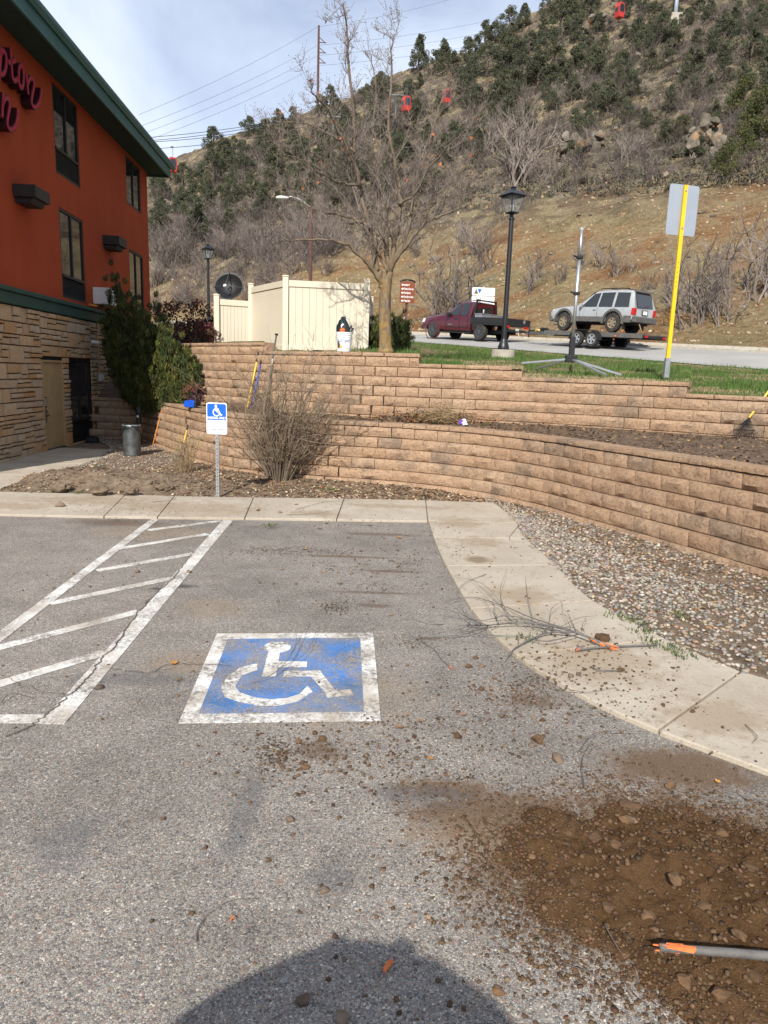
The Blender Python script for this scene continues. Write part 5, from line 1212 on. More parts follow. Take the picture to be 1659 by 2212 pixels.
g = MB(); g.lathe([(.001, 0), (.05, 0), (.05, .006), (.001, .006)], 10, (.672, .1, 1.52), Matrix.Rotation(R(-90), 3, 'Y')); g.box((.668, .1, 1.44), (.008, .07, .08)); g.build('window_sticker', M['sign_white'], tr_)
g = MB(); g.box((-1.74, 0, .55), (.08, 1.3, .12)); g.box((-1.78, 0, .62), (.01, .30, .15)); g.build('rear_bumper', M['flat_black'], tr_)
g = MB(); g.box((-1.788, 0, .62), (.006, .26, .12)); g.build('number_plate', M['grey_plastic'], tr_)
# ---- car trailer
tl = vroot('car_trailer', 1.05, 'dark flat car trailer carrying the silver vehicle', 'trailer')      # root at its tail
for sg in (1, -1):
    g = MB(); g.bar((.05, sg * .95, .56), (5.35, sg * .95, .56), .08, .17); g.build('side_rail', M['grey_clad'], tl)
    g = MB(); g.bar((5.3, sg * .92, .54), (7.25, 0, .52), .09, .15); g.build('drawbar', M['grey_clad'], tl)
    g = MB(); g.box((.0, sg * .7, .56), (.03, .22, .09)); g.build('tail_light', M['red_lens'], tl)
    x0 = 2.85; ang = [math.pi * k / 10 for k in range(11)]; P_ = [(x0 - .42 + .40 * math.cos(a), .33 + .42 * math.sin(a)) for a in ang][5:] ; P0 = [(x0 + .42 + .40 * math.cos(a), .33 + .42 * math.sin(a)) for a in ang][:6]
    prof = P0 + P_; inner = [(a + (x0 - a) * .05, b - .035) for a, b in prof][::-1]
    g = MB(); g.prism(prof + inner, .99, 1.26, lambda a, b, y: (a, sg * y, b)); g.build('fender', M['flat_black'], tl, smooth=True, sharp=40)
    for dx in (-.42, .42): wheel(tl, x0 + dx, sg * 1.12, .35, .35, .20, .22, M['alloy'], 5)
    g = MB(); g.box((1.35, sg * 1.0, .53), (.07, .03, .06)); g.build('marker_light', M['orange_plastic'], tl)
for k in range(6):
    pass
g = MB(); g.box((2.7, .62, .655), (5.3, .58, .04)); g.build('deck_plank', M['grey_clad'], tl); g = MB(); g.box((2.7, -.62, .655), (5.3, .58, .04)); g.build('deck_plank', M['grey_clad'], tl)
g = MB(); [g.bar((x, -.92, .56), (x, .92, .56), .06, .10) for x in (.08, .9, 1.7, 2.5, 3.3, 4.1, 4.9, 5.32)]; g.lathe([(.04, -1.1), (.04, 1.1)], 8, (2.43, 0, .35), Matrix.Rotation(R(90), 3, 'X')); g.lathe([(.04, -1.1), (.04, 1.1)], 8, (3.27, 0, .35), Matrix.Rotation(R(90), 3, 'X')); g.build('crossbeams', M['flat_black'], tl)
g = MB(); g.box((7.3, 0, .52), (.22, .10, .10)); g.tube([(7.0, .18, .3), (7.0, .18, .85)], .035, 8); g.box((6.9, 0, .62), (.35, .3, .12)); g.build('coupler', M['flat_black'], tl)
g = MB(); g.box((6.05, .15, .68), (.32, .30, .20)); g.tube([(6.05, -.02, .72), (6.05, .36, .72)], .09, 10); g.build('winch', M['black_plastic'], tl, bevel=.01)
g = MB(); g.tube([(6.5, .28, .62), (6.35, .3, .70), (6.2, .26, .66), (6.45, .12, .64)], .035, 5); g.build('tow_strap', M['yellow_handle'], tl)
g = MB(); g.tube([(7.2, .12, .50), (7.4, .18, .30), (7.65, .14, .28), (7.8, .1, .5)], .018, 5); g.build('safety_chain', M['galvanised'], tl)
# ---- silver four-wheel-drive on the trailer
sv_ = vroot('silver_suv', 2.60, 'dusty silver sport utility vehicle strapped on the trailer', 'suv', .675 * VS); sv_.scale = (VS, VS, VS * 1.09)      # root under its rear axle
WB = 2.68; r_ = .385
SS = [(3.53, 3.55, 3.44, .46, .74, .86, .62, .70, .60), (3.46, 3.50, 3.36, .42, .80, .93, .76, .80, .70), (3.15, 3.2, 3.05, .42, .88, 1.00, .82, .84, .76), (2.3, 2.3, 2.26, .42, .94, 1.07, .83, .85, .78), (2.0, 2.0, 1.92, .42, .98, 1.10, .83, .85, .78), (1.86, 1.86, 1.32, .42, .99, 1.56, .83, .85, .66), (1.4, 1.4, 1.10, .42, .99, 1.66, .83, .85, .66), (.6, .6, .6, .42, .99, 1.70, .83, .85, .66), (-.4, -.4, -.38, .42, .99, 1.70, .83, .85, .66), (-.85, -.85, -.72, .44, .99, 1.68, .83, .84, .66), (-1.0, -1.02, -.80, .50, .98, 1.64, .78, .81, .64)]
loft_body(SS, 'body', M['silver_paint'], sv_, [(WB, r_, .47), (0, r_, .47)])
side_window(SS, [(1.72, .05), (.92, .05), (.86, .92), (1.18, .92)], 'front_window', M['vehicle_glass'], sv_); side_window(SS, [(.82, .05), (.12, .05), (.10, .92), (.78, .92)], 'rear_window', M['vehicle_glass'], sv_); side_window(SS, [(-.02, .05), (-.74, .05), (-.66, .92), (-.02, .92)], 'quarter_window', M['vehicle_glass'], sv_)
g = MB(); g.prism([(1.95, 1.10), (1.28, 1.62), (1.25, 1.62), (1.92, 1.08)], -.62, .62, lambda a, b, y: (a, y, b)); g.build('windscreen', M['vehicle_glass'], sv_)
g = MB(); g.prism([(-1.022, 1.03), (-.862, 1.58), (-.84, 1.58), (-1.0, 1.03)], -.60, .60, lambda a, b, y: (a, y, b)); g.build('back_window', M['vehicle_glass'], sv_)
g = MB(); g.prism([(-.78, 1.64), (-.96, 1.61), (-.95, 1.66), (-.72, 1.72)], -.62, .62, lambda a, b, y: (a, y, b)); g.build('spoiler', M['grey_clad'], sv_)
g = MB(); g.box((-1.05, 0, .55), (.22, 1.66, .24)); g.build('rear_bumper', M['grey_clad'], sv_, bevel=.04)
g = MB(); g.box((3.50, 0, .52), (.22, 1.62, .26)); g.build('front_bumper', M['grey_clad'], sv_, bevel=.05)
g = MB(); g.box((-1.035, 0, .84), (.02, .46, .20)); g.build('plate_recess', M['grey_clad'], sv_); g = MB(); g.box((-1.05, 0, .83), (.01, .30, .14)); g.build('number_plate', M['white_plastic'], sv_)
g = MB(); g.tube([(-1.03, .05, 1.06), (-1.0, -.35, 1.12)], .012, 5); g.build('rear_wiper', M['flat_black'], sv_)
for sg in (1, -1):
    g = MB(); g.prism([(-1.035, .72), (-1.035, .98), (-.90, .98), (-.88, .72)], .66, .845, lambda a, b, y: (a, sg * y, b)); g.build('tail_light', M['red_lens'], sv_)
    g = MB(); g.prism([(3.50, .74), (3.28, .78), (3.22, .90), (3.38, .90)], .55, .80, lambda a, b, y: (a, sg * y, b)); g.build('headlight', M['clear_lens'], sv_)
    for x in (WB, 0):
        ang = [math.pi * (-.02 + 1.04 * k / 12) for k in range(13)]; o1 = [(x + .56 * math.cos(a), r_ + .56 * math.sin(a)) for a in ang]; i1 = [(x + .47 * math.cos(a), r_ + .47 * math.sin(a)) for a in ang][::-1]
        g = MB(); g.prism(o1 + i1, .80, .895, lambda a, b, y: (a, sg * y, b)); g.build('wheel_flare', M['grey_clad'], sv_, smooth=True, sharp=40)
    g = MB(); g.box((1.33, sg * .858, .52), (1.62, .03, .20)); g.build('sill_cladding', M['grey_clad'], sv_); g = MB(); g.box((-.72, sg * .845, .55), (.36, .03, .26)); g.build('rear_cladding', M['grey_clad'], sv_)
    g = MB(); g.box((.86, sg * .872, .78), (.010, .006, .42)); g.box((-.02, sg * .87, .86), (.010, .006, .26)); g.box((1.80, sg * .872, .78), (.010, .006, .42)); g.build('door_seam', M['flat_black'], sv_)
    for x in (1.02, .15): g = MB(); g.box((x, sg * .877, .90), (.16, .02, .035)); g.build('door_handle', M['alloy'], sv_)
    g = MB(); g.box((1.70, sg * .95, 1.06), (.10, .17, .14)); g.build('mirror', M['silver_paint'], sv_, bevel=.02)
    g = MB(); g.tube([(1.0, sg * .56, 1.72), (.9, sg * .56, 1.765), (-.45, sg * .56, 1.765), (-.55, sg * .56, 1.71)], .018, 6); g.build('roof_rail', M['flat_black'], sv_)
    g = MB(); g.bar((-.52, sg * .74, .55), (-.54, sg * .74, .16), .22, .02); g.build('mud_flap', M['flat_black'], sv_)
for x in (.55, -.2): g = MB(); g.bar((x, -.56, 1.765), (x, .56, 1.765), .04, .025); g.build('roof_bar', M['flat_black'], sv_)
g = MB(); g.bar((3.2, .42, .40), (-.95, .42, .40), .08, .12); g.bar((3.2, -.42, .40), (-.95, -.42, .40), .08, .12); g.box((1.3, 0, .42), (2.0, 1.2, .10)); g.box((-.65, 0, .42), (.5, 1.1, .14)); g.lathe([(.06, -.75), (.06, .75)], 8, (0, 0, r_), Matrix.Rotation(R(90), 3, 'X')); g.build('chassis', M['flat_black'], sv_)
for x, y in ((WB, .74), (WB, -.74), (0, .74), (0, -.74)): wheel(sv_, x, y, r_, r_, .26, .215, M['bronze_alloy'], 6)
g = MB(); g.tube([(-.98, .5, .45), (-1.25, .62, .1)], .02, 4); g.build('tie_strap', M['tan_twig'], tl, loc=(1.55, 0, .63))
# ------------------------------------------------------------------ fence, lamps, signs, masts
ZF = aty(700, 607, 16.8).z                              # top of the fence
def vinyl_post(e, p, z0, z1, w=.13):
    g = MB(); g.box((p[0], p[1], (z0 + z1) / 2), (w, w, z1 - z0)); g.prism([(-w * .6, 0), (w * .6, 0), (w * .6, .02), (0, .035), (-w * .6, .02)], -w * .6, w * .6, lambda a, b, d: (p[0] + a, p[1] + d, z1 + b)); return g.build('post', M['vinyl'], e, bevel=.006)
def vinyl_panel(e, a, b, z0, z1, n):
    a = Vector(a); b = Vector(b); d = (b - a); L = d.length; u = d.normalized(); rz = math.atan2(u.y, u.x)
    for z, nm in ((z1 - .07, 'top_rail'), (z0 + .09, 'bottom_rail')):
        g = MB(); m = (a + b) / 2; g.box((m.x, m.y, z), (L - .13, .07, .14), Matrix.Rotation(rz, 3, 'Z')); g.build(nm, M['vinyl'], e, bevel=.006)
    w = (L - .14) / n; g = MB(); g.box((0, 0, 0), (w - .006, .022, z1 - z0 - .26)); me = g.mesh('board', M['vinyl'])
    for i in range(n):
        p = a + u * (.07 + w * (i + .5)); o = link('board', me, e, loc=(p.x, p.y, (z0 + z1) / 2 + .01), rz=rz)
fence = empty('vinyl_fence', (0, 0, 0)); tag(fence, 'cream vinyl privacy fence enclosure with corner posts behind the bucket', 'fence')
def fx(px, D): k = ray(px, 700); return (k.x / k.y * D, D)
c1, c2 = fx(617, 16.7), fx(791, 16.9); c3 = fx(543, 18.4); c4 = fx(469, 18.1)
zg = 2.30
for p, zt in ((c1, ZF + .05), (c2, ZF + .06), (c3, ZF + .05), (c4, aty(469, 638, 18.1).z)): vinyl_post(fence, p, 2.2, zt)
vinyl_panel(fence, c1, c2, zg, ZF - .02, 11); vinyl_panel(fence, c3, c1, zg, ZF - .02, 11); vinyl_panel(fence, c4, c3, zg, aty(505, 648, 18.2).z, 8)
back = fx(800, 20.5); vinyl_panel(fence, c2, back, zg, ZF - .02, 20); vinyl_post(fence, back, 2.2, ZF + .05)
# satellite dish behind
dp = aty(497, 625, 21.5); dish = empty('satellite_dish', (dp.x, 21.5, 2.5)); tag(dish, 'black mesh satellite dish behind the fence', 'satellite dish')
dz = dp.z - 2.5; Md = Matrix.Rotation(R(68), 3, 'X') @ Matrix.Rotation(R(0), 3, 'Z'); prof = [(.03 + .40 * k / 7, .20 * (k / 7) ** 2) for k in range(8)]
g = MB(); g.lathe(prof, 28, (0, 0, dz), Md, cap=False); o = g.build('reflector', M['black_plastic'], dish, smooth=True); so = o.modifiers.new('thick', 'SOLIDIFY'); so.thickness = .012
g = MB(); f = Vector((0, 0, dz)) + Md @ Vector((-.05, -.12, .42))
for a in (-.1, 3.24, 1.6): g.tube([Vector((0, 0, dz)) + Md @ Vector((.43 * math.cos(a), .43 * math.sin(a), .2)), f], .012, 5)
g.build('feed_arm', M['dark_steel'], dish); g = MB(); g.blob(f, .05, 2, 1, .1); g.build('feed_horn', M['white_plastic'], dish)
g = MB(); g.tube([(0, .12, -.3), (0, .12, dz - .1), Vector((0, 0, dz)) + Md @ Vector((0, 0, -.02))], .04, 8); g.build('mast', M['galvanised'], dish)
# black lantern lamps
def lamp(base, h, label):
    e = empty('street_lamp', base); tag(e, label, 'street lamp', None)
    g = MB(); g.lathe([(.145, 0), (.15, .05), (.145, .10), (.11, .20), (.075, .26), (.07, .30)], 18); g.build('base', M['black_metal'], e, smooth=True, sharp=50)
    g = MB(); g.lathe([(.066, .25), (.058, h - .78), (.075, h - .78), (.075, h - .74), (.05, h - .72), (.05, h - .66), (.11, h - .64), (.11, h - .615), (.04, h - .61)], 16); g.build('post', M['black_metal'], e, smooth=True, sharp=40)
    ln = empty('lantern'); ln.parent = e; ln.location = (0, 0, h - .46); ln.rotation_euler = (0, 0, R(32)); ln.scale = (1.3,) * 3; ln.location.z = h - .62
    g = MB()
    for sx in (-1, 1):
        for sy in (-1, 1): g.bar((sx * .085, sy * .085, 0), (sx * .155, sy * .155, .30), .018)
    for z, w in ((.0, .09), (.295, .155)):
        for a, b in (((-w, -w), (w, -w)), ((w, -w), (w, w)), ((w, w), (-w, w)), ((-w, w), (-w, -w))): g.bar((*a, z), (*b, z), .02)
    g.build('cage', M['black_metal'], ln)
    g = MB(); g.lathe([(.27, .30), (.275, .315), (.12, .40), (.05, .425), (.05, .455), (.065, .46), (.055, .475), (.001, .48)], 4, (0, 0, 0), Matrix.Rotation(R(45), 3, 'Z')); g.build('roof', M['black_metal'], ln)
    for k in range(4):
        a = k * math.pi / 2; Mz = Matrix.Rotation(a, 3, 'Z'); g = MB(); g.add([Mz @ Vector(p) for p in ((-.08, -.086, .01), (.08, -.086, .01), (.145, -.15, .285), (-.145, -.15, .285))], [(0, 1, 2, 3)]); g.build('pane', M['lamp_glass'], ln)
    g = MB(); g.lathe([(.02, 0), (.03, .08), (.045, .16), (.02, .24)], 10); g.build('bulb', M['grey_plastic'], ln)
    return e
def zof(px, py, D): return aty(px, py, D).z
LD = 19.0; b = aty(1087, 757, LD); g0 = G(1087, LD); h = zof(1106, 403, LD) - b.z
lp = lamp(b, h, 'tall black lantern lamp post on a concrete footing between lawn and road')
g = MB(); g.lathe([(.30, -.25), (.30, .0), (.28, .012)], 20); g.build('footing', M['concrete_base'], lp)
LD2 = 33.0; b = aty(451, 700, LD2); lamp(b, zof(449, 527, LD2) - b.z, 'black lantern lamp post rising behind the satellite dish')
# cobra-head street light
cb = aty(670, 640, 40.0); sl = empty('road_light', (cb.x, 40.0, ground(cb.x / 40, 40.0))); tag(sl, 'grey curved-arm road light behind the leafless tree', 'road light')
zt = zof(670, 450, 40) - sl.location.z; 
g = MB(); g.tube([(0, 0, -.3), (0, 0, zt)], [.11, .08], 10); g.build('pole', M['pole_wood'], sl); hx = aty(612, 427, 40).x - cb.x; hz = zof(612, 427, 40) - sl.location.z
g = MB(); g.tube(smoothpath([(0, 0, zt), (hx * .35, 0, zt + (hz - zt) * .75), (hx * .7, 0, hz + .05), (hx, 0, hz)], 5), .045, 8); g.build('arm', M['galvanised'], sl)
g = MB(); g.blob((hx - .05, 0, hz), (.36, .13, .10), 3, 2, .05); g.build('lamp_head', M['grey_plastic'], sl, smooth=True)
# ---- accessible parking sign
sp = atz(470, 1073, .03); SP = empty('parking_sign', (sp.x, sp.y, .0), R(-4)); tag(SP, 'blue and white accessible parking sign on a perforated post', 'sign')
SW, SH = .305, .465; z0 = aty(470, 938, sp.y).z; z1 = aty(470, 870, sp.y).z; SH = z1 - z0; SW = SH * .665; zc = (z0 + z1) / 2
g = MB(); g.box((0, .016, z1 / 2 - .05), (.048, .022, z1 + .05)); g.build('post', M['galvanised'], SP)
g = MB(); g.box((0, 0, 0), (.012, .003, .012)); hm = g.mesh('post_hole', M['black_plastic']); z = .08
while z < z0 - .02: link('post_hole', hm, SP, loc=(0, .0040, z)); z += .05
def rrect(w, h, r, n=5):
    P_ = []
    for cx, cy, a0 in ((w / 2 - r, h / 2 - r, 0), (-w / 2 + r, h / 2 - r, 90), (-w / 2 + r, -h / 2 + r, 180), (w / 2 - r, -h / 2 + r, 270)):
        P_ += [(cx + r * math.cos(R(a0 + 90 * k / n)), cy + r * math.sin(R(a0 + 90 * k / n))) for k in range(n + 1)]
    return P_
def plate(name, poly, y0, y1, mt, par, c=(0, 0)): g = MB(); g.prism(poly, y0, y1, lambda a, b, d: (a + c[0], d, b + c[1])); return g.build(name, mt, par)
plate('sign_plate', rrect(SW, SH, .03), .004, -.001, M['sign_white'], SP, (0, zc))
iw, ih = SW * .92, SH * .93
plate('outline', rrect(iw, ih, .022), -.001, -.0022, M['sign_blue'], SP, (0, zc)); plate('white_field', rrect(iw - .010, ih - .010, .018), -.0022, -.0034, M['sign_white'], SP, (0, zc))
top = zc + ih / 2; bh = ih * .555
plate('blue_field', [(-iw / 2, -bh), (iw / 2, -bh)] + [(iw / 2, -.022), (iw / 2 - .007, -.007), (iw / 2 - .022, 0), (-iw / 2 + .022, 0), (-iw / 2 + .007, -.007), (-iw / 2, -.022)], -.0034, -.0046, M['sign_blue'], SP, (0, top))
def text(body, size, loc, mt, par, name='lettering', sx=1.0, bold=0.0, rz=0, extr=.0006, rot=None, align='CENTER'):
    cu = bpy.data.curves.new(name, 'FONT'); cu.body = body; cu.size = size; cu.align_x = align; cu.align_y = 'CENTER'; cu.extrude = extr; cu.offset = bold
    o = bpy.data.objects.new(name, cu); col.objects.link(o); bpy.context.view_layer.update(); dg = bpy.context.evaluated_depsgraph_get(); me = bpy.data.meshes.new_from_object(o.evaluated_get(dg)); bpy.data.objects.remove(o)
    me.materials.clear(); me.materials.append(mt); q = link(name, me, par, loc=loc, rot=rot or (R(90), 0, rz)); q.scale = (sx, 1, 1); return q
def wheelchair(par, c, s, y, mt):
    """symbol in the sign plane, s = its height"""
    def PP(pts): return [(c[0] + x * s, c[1] + z * s) for x, z in pts]
    def pl(nm, pts): plate(nm, PP(pts), y, y - .0012, mt, par)
    pl('symbol_head', [(-.06 + .105 * math.cos(a), .40 + .105 * math.sin(a)) for a in [k * math.pi / 9 for k in range(18)]])
    pl('symbol_body', [(-.13, .36), (-.13, -.04), (.27, -.04), (.42, -.36), (.52, -.33), (.52, -.40), (.37, -.46), (.18, -.14), (-.02, -.14), (-.02, .06), (.19, .06), (.19, .15), (-.02, .15), (-.02, .36)][::-1])
    ang = [R(115 + k * (325 - 115) / 22) for k in range(23)]; pl('symbol_wheel', [(.01 + .36 * math.cos(a), -.16 + .36 * math.sin(a)) for a in ang] + [(.01 + .27 * math.cos(a), -.16 + .27 * math.sin(a)) for a in ang[::-1]])
wheelchair(SP, (0, top - bh * .40), bh * .70, -.0046, M['sign_white'])
text('PARKING ONLY', .048, (0, -.0052, top - bh + .030), M['sign_white'], SP, sx=.80, bold=.0012)
yy = top - bh - .022
for ln_ in ('ALL UNAUTHORIZED VEHICLES', 'NOT DISPLAYING DISTINGUISHING', 'LICENSE PLATES OR PLACARDS', 'ISSUED TO PERSONS WITH', 'DISABILITIES WILL BE'):
    text(ln_, .0175, (0, -.0040, yy), M['sign_ink'], SP, sx=.86); yy -= .0205
text('-TOWED AWAY-', .040, (0, -.0040, yy - .010), M['sign_ink'], SP, sx=.86, bold=.0006); text('AT VEHICLE OWNER EXPENSE', .0175, (0, -.0040, yy - .042), M['sign_ink'], SP, sx=.86)
# ---- yellow post with the back of a road sign
YD = 12.9; b = aty(1440, 797, YD); tp_ = aty(1482, 400, YD); yp = empty('yellow_sign_post', (b.x, YD, b.z)); tag(yp, 'yellow perforated post holding the grey back of a road sign', 'sign')
hp = tp_.z - b.z; lean = (tp_.x - b.x)
g = MB(); g.bar((0, 0, .10), (lean, 0, hp), .062, .05, (0, 1, 0)); g.build('post', M['yellow_paint'], yp); g = MB(); g.box((0, 0, .02), (.085, .075, .34)); g.build('anchor', M['galvanised'], yp)
g = MB(); g.box((0, 0, 0), (.014, .004, .014)); hm = g.mesh('post_hole', M['black_plastic'])
for k in range(6): f = .58 - .012 * k * 2.2; link('post_hole', hm, yp, loc=(lean * f, -.027, hp * f + .03))
q0 = aty(1436, 500, YD) ; SHp = zof(1475, 398, YD) - zof(1475, 508, YD); SWp = .56
pz = zof(1476, 453, YD) - b.z
g = MB(); g.prism(rrect(SWp, SHp, .04), .040, .044, lambda a, z, d: (a + lean * pz / hp + .0, d + a * .25, z + pz)); g.build('sign_plate', M['sign_back'], yp)
for dz_ in (.3, -.3): g = MB(); g.lathe([(.015, 0), (.015, .012)], 8, (lean * (pz + dz_) / hp, -.025, pz + dz_), Matrix.Rotation(R(90), 3, 'X')); g.build('bolt', M['galvanised'], yp)
# ---- telescopic mast on folding legs
MD = 14.6; b = aty(1233, 783, MD); mt_ = empty('mast_stand', (b.x, MD, b.z)); tag(mt_, 'grey telescopic mast on spread tripod legs standing on the lawn', 'mast stand'); hm_ = zof(1257, 497, MD) - b.z; lx = aty(1257, 497, MD).x - b.x
g = MB(); g.bar((0, 0, .05), (lx * .16, 0, hm_ * .2), .11, .10); g.box((0, 0, .07), (.22, .16, .14)); g.build('lower_sleeve', M['black_plastic'], mt_, bevel=.01)
g = MB(); g.tube([(lx * .12, 0, hm_ * .15), (lx * .8, 0, hm_ * .8)], .033, 10); g.tube([(lx * .78, 0, hm_ * .78), (lx, 0, hm_)], .026, 10); g.build('mast_tube', M['aluminium'], mt_, smooth=True)
for f in (.53, .80): g = MB(); g.box((lx * f, -.01, hm_ * f), (.12, .10, .06)); g.tube([(lx * f - .06, -.02, hm_ * f), (lx * f - .13, -.02, hm_ * f + .03)], .02, 6); g.build('clamp', M['black_plastic'], mt_, bevel=.01)
g = MB(); g.tube([(lx, 0, hm_ - .02), (lx - .05, 0, hm_ + .05)], .008, 5); g.tube([(lx, 0, hm_ - .02), (lx + .05, 0, hm_ + .06)], .008, 5); g.tube([(lx, 0, hm_), (lx, 0, hm_ + .05)], .02, 8); g.build('mast_tip', M['aluminium'], mt_)
for px, py, dd in ((1128, 784, .55), (1345, 792, -.55), (1310, 800, -1.0), (1160, 776, 1.2)):
    q = aty(px, py, MD + dd); q.z = lawn_z(q.x / q.y, q.y) + .05; g = MB(); g.bar((0, 0, .07), q - mt_.location, .05, .035); g.build('leg', M['aluminium'], mt_)
# ---- brown wayfinding sign
WD = 27.0; p = aty(877, 700, WD); ws = empty('wayfinding_sign', (p.x, WD, ground(p.x / WD, WD)), R(8)); tag(ws, 'brown wayfinding sign with white lettering and arrows on a post', 'sign'); zz0 = zof(877, 655, WD) - ws.location.z; zz1 = zof(877, 612, WD) - ws.location.z; sw = .54
g = MB(); g.box((0, .04, zz1 / 2 - .1), (.09, .06, zz1 + .2)); g.build('post', M['pole_wood'], ws)
n_ = 9; arch = [(-sw / 2, 0), (sw / 2, 0)] + [(sw / 2 * math.cos(math.pi * k / n_), (zz1 - zz0) + .07 * math.sin(math.pi * k / n_)) for k in range(n_ + 1)]
plate('sign_board', arch, .0, -.03, M['brown_sign'], ws, (0, zz0)); g = MB(); g.tube([(sw / 2 * 1.04 * math.cos(math.pi * k / n_), -.015, zz1 + .03 + .09 * math.sin(math.pi * k / n_)) for k in range(n_ + 1)], .035, 6); g.build('top_trim', M['black_metal'], ws)
for k, tx in enumerate(('Lodging P', 'Tram & Caverns', 'Hot Springs', 'Two Rivers Park', 'Veltus Park')):
    z = zz1 - .06 - k * .14; text(tx, .10, (-sw / 2 + .145, -.033, z), M['sign_white'], ws, sx=.52, bold=.003, align='LEFT')
    g = MB(); g.prism([(-sw / 2 + .04, z), (-sw / 2 + .09, z + .045), (-sw / 2 + .09, z + .018), (-sw / 2 + .135, z + .018), (-sw / 2 + .135, z - .018), (-sw / 2 + .09, z - .018), (-sw / 2 + .09, z - .045)], -.031, -.033, lambda a, b_, d: (a, d, b_)); g.build('arrow', M['sign_white'], ws)
# ---- two white road-side panels
RD = 44.0; p = aty(1041, 690, RD); rs_ = empty('roadside_sign', (p.x, RD, ground(p.x / RD, RD)), R(4)); tag(rs_, 'pair of white roadside panels stacked on posts behind the pickup', 'sign')
def zr(py): return zof(1041, py, RD) - rs_.location.z
wv = 1.36
g = MB(); g.box((0, .05, zr(622) / 2), (.08, .05, zr(622) + .3)); g.build('post', M['galvanised'], rs_)
for nm, a, b_ in (('upper_panel', 621, 639), ('lower_panel', 640, 660)):
    za, zb_ = zr(a), zr(b_); plate(nm, rrect(wv, za - zb_ - .02, .05), .0, -.02, M['sign_white'], rs_, (0, (za + zb_) / 2))
za = (zr(621) + zr(639)) / 2
g = MB(); g.prism([(-.58, za - .14), (-.30, za - .14), (-.44, za + .16)], -.021, -.024, lambda a, b_, d: (a, d, b_)); g.build('green_logo', M['lawn'], rs_)
g = MB(); g.prism([(-.38, za + .14), (-.10, za + .14), (-.24, za - .12)], -.0245, -.027, lambda a, b_, d: (a, d, b_)); g.build('blue_logo', M['sign_blue'], rs_)
text('COLORADO', .13, (.30, -.022, za + .06), M['sign_ink'], rs_, sx=.85); text('Department of\nTransportation', .085, (.28, -.022, za - .08), M['sign_ink'], rs_, sx=.85)
zb_ = (zr(640) + zr(660)) / 2
g = MB(); g.tube([(-.40, -.03, zb_ + .18), (-.36, -.03, zb_ - .02), (-.27, -.03, zb_ - .16), (-.18, -.03, zb_ - .02), (-.14, -.03, zb_ + .18)], .028, 5); g.blob((-.27, -.03, zb_ + .05), (.07, .01, .09), 1, 1, .1); g.build('emblem', M['tan_twig'], rs_)
for k, tx in enumerate(('ADOPT', 'A', 'ROAD')): text(tx, .10, (.30, -.022, zb_ + .14 - .13 * k), M['sign_blue'], rs_, sx=1.1)
# ------------------------------------------------------------------ gondola, its towers and the power line
def cabin(px, py, hp, D, label):
    """grip at (px, py); hp = photo height of the cabin body"""
    s = hp / FPX * D / 2.2; p = aty(px, py, D); e = empty('gondola_cabin', p, R(28), s); e.scale = (s * .60, s * .54, s * .88); tag(e, label, 'gondola')
    g = MB(); g.tube([(0, 0, .1), (.12, 0, -.3), (.12, 0, -1.1), (0, 0, -1.5)], .06, 6); g.box((0, 0, .05), (.7, .14, .14)); g.build('hanger', M['dark_steel'], e)
    g = MB(); sec = [(-.72, -3.7), (.72, -3.7), (.95, -3.0), (.92, -2.2), (.70, -1.55), (-.70, -1.55), (-.92, -2.2), (-.95, -3.0)]; g.prism(sec, -.85, .85, lambda a, b, y: (a, y, b)); g.build('cabin_body', M['gondola_red'], e, bevel=.10)
    for y in (-.87, .87): g = MB(); g.prism([(-.66, -2.9), (.66, -2.9), (.66, -2.2), (.5, -1.8), (-.5, -1.8), (-.66, -2.2)], y - .02, y + .02, lambda a, b, yy: (a, yy, b)); g.build('side_window', M['vehicle_glass'], e)
    for sx in (-1, 1): g = MB(); g.prism([(-.6, -2.95), (.6, -2.95), (.6, -2.25), (-.6, -2.25)], .93, .965, lambda a, b, x: (sx * x, a, b)); g.build('end_window', M['vehicle_glass'], e)
    return e
cabin(372, 318, 32, 105, 'red gondola cabin hanging just beyond the hotel eave'); cabin(879, 186, 31, 112, 'red gondola cabin seen through the bare tree branches'); cabin(966, 174, 28, 122, 'red gondola cabin above the dark junipers beside the bare tree'); cabin(1342, -16, 30, 125, 'red gondola cabin hanging above the orange rock ledge')
def wire(name, pts, r, label, D=None, group=None):
    P_ = [aty(x, y, d) for x, y, d in pts]; e = MB(); Q = []
    for a, b in zip(P_[:-1], P_[1:]):
        L = (b - a).length
        for k in range(9): f = k / 8; q = a.lerp(b, f); q.z -= L * .012 * 4 * f * (1 - f); Q.append(q)
    e.tube(Q, r, 4); o = e.build(name, M['black_metal']); tag(o, label, 'cable', group); return o
for k, (a, b) in enumerate((((320, 297), (622, 257)), ((320, 304), (563, 272)), ((320, 307), (560, 281)), ((320, 322), (560, 296)))):
    wire('gondola_cable', [(*a, 105), (*b, 118), (880 + 10 * k, 176 + 9 * k, 130), (1460, -40 + 14 * k, 165)], .035, 'gondola cable running from the hotel eave up the hillside', group='gondola cables')
for k, y0 in enumerate((58, 98, 120, 142)):
    wire('power_line', [(300, 256 + 18 * k - (8 if k == 0 else 0), 150), (686, y0, 205), (1010 if k == 0 else 1110, -13 + 33 * k if k == 0 else 8 + 24 * k, 260)], .026, 'thin power line strung from the tall pole on the ridge', group='power lines')
q = hill_hit(686, 240); q = q or aty(686, 240, 205); pp = empty('power_pole', (aty(686, 240, 205).x, 205, aty(686, 240, 205).z - 4)); tag(pp, 'tall brown power pole standing on the ridge', 'pole'); hz = aty(686, 55, 205).z - pp.location.z
